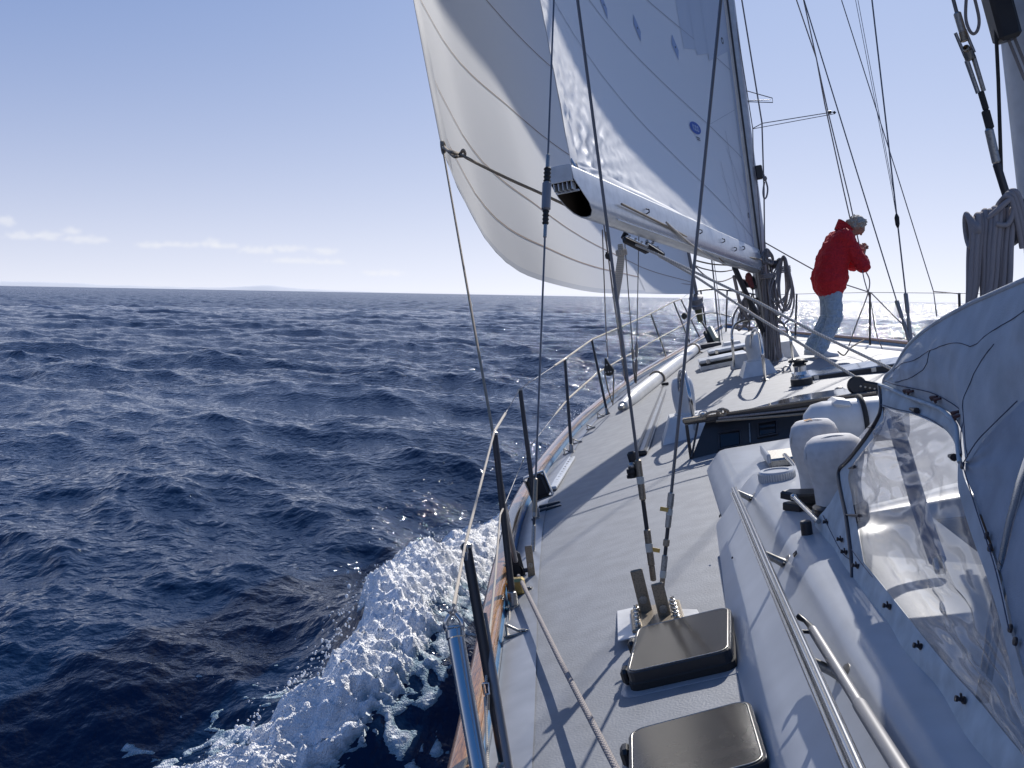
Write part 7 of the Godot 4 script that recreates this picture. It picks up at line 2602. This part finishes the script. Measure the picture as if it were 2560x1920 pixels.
func hand(wrist: Vector3, palm: Vector3, knuckle_dir: Vector3, curl_dir: Vector3, thumb_dir: Vector3) -> ArrayMesh:
	# palm and four fingers curled round a rope, thumb leaving the side of the palm
	var b := [[wrist, palm, 0.024, 0.027], [palm - knuckle_dir * 0.022, palm + knuckle_dir * 0.024, 0.019, 0.017]]
	var fwd := (palm - wrist).normalized()
	for i in 4:
		var s := (i - 1.5) * 0.019
		var l: float = [0.9, 1.0, 0.95, 0.75][i]
		var k := palm + knuckle_dir * s + fwd * 0.028
		var p1 := k + (fwd * 0.6 + curl_dir * 0.6).normalized() * 0.036 * l
		var p2 := p1 + (curl_dir - fwd * 0.35).normalized() * 0.026 * l
		var p3 := p2 + (-fwd + curl_dir * 0.1).normalized() * 0.02 * l
		b.append_array([[palm + knuckle_dir * s * 0.8, k, 0.010, 0.0095], [k, p1, 0.0095, 0.0088], [p1, p2, 0.0088, 0.008], [p2, p3, 0.008, 0.007]])
	var t0 := palm - fwd * 0.012 - knuckle_dir * 0.026
	var t1 := t0 + (thumb_dir + fwd * 0.5).normalized() * 0.034
	var t2 := t1 + (fwd + curl_dir * 0.6).normalized() * 0.028
	b.append_array([[palm - fwd * 0.01, t0, 0.013, 0.0115], [t0, t1, 0.0115, 0.0098], [t1, t2, 0.0098, 0.0082]])
	return blend(b, 0.0042, 0.007)


func build_person() -> void:
	var feet: Vector3 = BT * v(0.433, 0.287, -12.76)
	var o := thing("person", "person in red jacket and jeans bending over ropes held in both hands", "person", feet, "", true)
	o.rotation.y = deg_to_rad(6.0)
	# x forward (the way the person faces, to starboard), y up, z towards the stern
	var hip := Vector3(0.09, 0.86, 0.0)
	var kr := Vector3(0.135, 0.48, 0.10)
	var ar := Vector3(-0.015, 0.095, 0.10)
	var kl := Vector3(0.11, 0.50, -0.09)
	var al := Vector3(-0.085, 0.115, -0.11)
	var neck := Vector3(0.245, 1.475, 0.0)
	var head := Vector3(0.375, 1.575, 0.0)
	var face := Vector3(0.64, -0.768, 0.0)
	var crown := Vector3(0.768, 0.64, 0.0)
	var sr := Vector3(0.185, 1.43, 0.17)
	var sl := Vector3(0.195, 1.43, -0.17)
	var er := Vector3(0.405, 1.10, 0.20)
	var el := Vector3(0.40, 1.13, -0.19)
	var wr := Vector3(0.445, 1.235, 0.055)
	var wl := Vector3(0.405, 1.31, -0.06)
	var f := face
	# one body from head to ankles; the clothes lie over it
	var body := [[hip + Vector3(0, 0, 0.07), hip + Vector3(0, 0, -0.07), 0.12, 0.12], [hip, Vector3(0.16, 1.30, 0), 0.12, 0.13], [sr, sl, 0.07, 0.07], [neck - Vector3(0.03, 0.05, 0), neck + Vector3(0.09, 0.07, 0), 0.058, 0.056], [hip + Vector3(0, -0.03, 0.09), kr, 0.085, 0.058], [kr, ar, 0.056, 0.038], [hip + Vector3(0, -0.03, -0.09), kl, 0.085, 0.058], [kl, al, 0.056, 0.038], [sr, er, 0.05, 0.042], [er, wr, 0.042, 0.028], [sl, el, 0.05, 0.042], [el, wl, 0.042, 0.028],
		[head - crown * 0.0 - f * 0.02, head + crown * 0.02 - f * 0.02, 0.086, 0.084], [head + f * 0.03 - crown * 0.05, head + f * 0.045 - crown * 0.085, 0.052, 0.034], [head + f * 0.05, head + f * 0.02, 0.06, 0.07]]
	part("body", blend(body, 0.014, 0.035), M.skin, o)
	# face: nose, brow, ears, eyes, mouth
	var fc := [[head + f * 0.085 + crown * 0.012, head + f * 0.108 - crown * 0.022, 0.008, 0.013], [head + f * 0.086 + crown * 0.024 + Vector3(0, 0, 0.035), head + f * 0.086 + crown * 0.024 - Vector3(0, 0, 0.035), 0.011, 0.011], [head + f * 0.082 - crown * 0.052 + Vector3(0, 0, 0.018), head + f * 0.082 - crown * 0.052 - Vector3(0, 0, 0.018), 0.009, 0.009]]
	part("nose_and_mouth", blend(fc, 0.004, 0.01), M.skin, o)
	for s in [1.0, -1.0]:
		var ear := head - f * 0.008 - crown * 0.02 + Vector3(0, 0, 0.083 * s)
		part("ear", blend([[ear + crown * 0.024, ear - crown * 0.022 + f * 0.008, 0.012, 0.008], [ear + crown * 0.02 - f * 0.012, ear - f * 0.012 - crown * 0.01, 0.009, 0.006]], 0.004, 0.008), M.skin, o)
		var mb := MB.new()
		mb.ball(head + f * 0.082 + crown * 0.004 + Vector3(0, 0, 0.031 * s), Vector3.ONE * 0.0115, 10)
		part("eye", mb, M.dark_frame, o)
	# curly grey hair
	var hb_ := []
	var rng := RandomNumberGenerator.new()
	rng.seed = 8
	for i in 90:
		var a := rng.randf() * TAU
		var b := acos(rng.randf_range(-0.55, 1.0))
		var d := (crown * cos(b) + f * sin(b) * cos(a) + Vector3(0, 0, 1) * sin(b) * sin(a))
		if d.dot(f) > 0.50 and d.dot(crown) < 0.62:
			continue
		if d.dot(f) > 0.15 and d.dot(crown) < -0.05:
			continue
		var p := head - f * 0.02 + d * rng.randf_range(0.088, 0.108)
		hb_.append([p, p + d * 0.012 + Vector3(rng.randfn(0, 0.008), rng.randfn(0, 0.008), rng.randfn(0, 0.008)), rng.randf_range(0.015, 0.023), 0.009])
	hb_.append([head - f * 0.03, head + crown * 0.02 - f * 0.025, 0.097, 0.097])
	part("hair", blend(hb_, 0.006, 0.008, 0.006, 3), M.hair, o)
	# red jacket, loose at the hem
	var jk := []
	for s in [1.0, -1.0]:
		jk.append_array([[Vector3(0.075, 0.93, 0.075 * s), Vector3(0.10, 1.16, 0.085 * s), 0.185, 0.165], [Vector3(0.10, 1.16, 0.085 * s), Vector3(0.165, 1.38, 0.09 * s), 0.165, 0.135], [Vector3(0.055, 0.86, 0.06 * s), Vector3(0.06, 0.95, 0.07 * s), 0.15, 0.18], [Vector3(0.12, 0.85, 0.05 * s), Vector3(0.10, 0.95, 0.06 * s), 0.13, 0.18]])
	jk.append_array([[Vector3(0.15, 1.40, 0.13), sr + Vector3(0.01, 0, 0.0), 0.10, 0.095], [sr, er, 0.094, 0.080], [er, er.lerp(wr, 0.72), 0.078, 0.052], [Vector3(0.15, 1.40, -0.13), sl, 0.10, 0.095], [sl, el, 0.094, 0.08], [el, el.lerp(wl, 0.72), 0.078, 0.052], [Vector3(0.12, 1.30, 0.0), Vector3(0.20, 1.455, 0.0), 0.15, 0.095]])
	part("jacket", blend(jk, 0.013, 0.03, 0.013, 4), M.red_cloth, o)
	# stand-up collar with a dark lining
	var ax := Vector3(0.46, 0.89, 0.0).normalized()
	var sd := Vector3(0, 0, 1)
	var fw := sd.cross(ax) * -1.0
	for q in [["collar", 0.0, M.red_cloth], ["collar_lining", -0.009, M.collar_lining]]:
		var mb := MB.new()
		var rings := []
		for j in 6:
			var t := j / 5.0
			var row := []
			for k in 25:
				var an := TAU * k / 24.0
				var r: float = 0.098 + 0.016 * t + q[1]
				var h := 0.02 + t * (0.105 + 0.02 * cos(an + PI)) + (0.004 if q[1] < 0.0 else 0.0)
				row.append(Vector3(0.185, 1.475, 0.0) + ax * h + fw * cos(an) * r * 0.98 + sd * sin(an) * r * 0.92)
			rings.append(row)
		mb.grid(rings)
		part(q[0], mb, q[2], o)
	# jeans
	var jn := [[hip + Vector3(0, 0.04, 0.055), hip + Vector3(0, 0.04, -0.055), 0.135, 0.135], [hip + Vector3(0.005, -0.05, 0.085), kr, 0.112, 0.086], [kr, ar + Vector3(0, 0.0, 0), 0.084, 0.070], [hip + Vector3(0.0, -0.05, -0.085), kl, 0.112, 0.086], [kl, al, 0.084, 0.070], [hip + Vector3(-0.05, -0.06, 0.07), hip + Vector3(-0.05, -0.06, -0.07), 0.09, 0.09]]
	part("jeans", blend(jn, 0.013, 0.028, 0.014, 7), M.denim, o)
	# white shoes
	for q in [[ar, 1.0], [al, -1.0]]:
		var a: Vector3 = q[0]
		var ground := a.y - 0.095
		part("shoe", blend([[a + Vector3(-0.035, -0.055, 0), a + Vector3(0.06, -0.052, 0), 0.042, 0.040], [a + Vector3(0.06, -0.056, 0.0), a + Vector3(0.185, -0.064, 0.01), 0.040, 0.030], [a + Vector3(-0.01, -0.02, 0), a + Vector3(0.02, -0.03, 0), 0.045, 0.045]], 0.008, 0.02), M.shoe_white, o)
		var mb := MB.new()
		var poly := []
		for k in 16:
			var an := TAU * k / 16.0
			var r := 0.048 if cos(an) > 0 else 0.044
			poly.append(Vector2(a.x + 0.078 + cos(an) * 0.155, a.z + 0.004 + sin(an) * r))
		mb.prism(poly, ground - 0.002, ground + 0.024, Transform3D(), 0.004)
		part("sole", mb, M.shoe_sole, o)
	# hands on the halyards
	part("hand", hand(wr, wr + Vector3(0.012, 0.055, -0.02), Vector3(0.1, 0.25, 0.95).normalized(), Vector3(0.55, 0.1, -0.2).normalized(), Vector3(-0.3, 0.6, -0.3)), M.skin, o)
	part("hand", hand(wl, wl + Vector3(0.05, 0.025, 0.01), Vector3(-0.2, 0.75, -0.5).normalized(), Vector3(0.3, -0.3, 0.8).normalized(), Vector3(0.1, 0.7, 0.2)), M.skin, o)
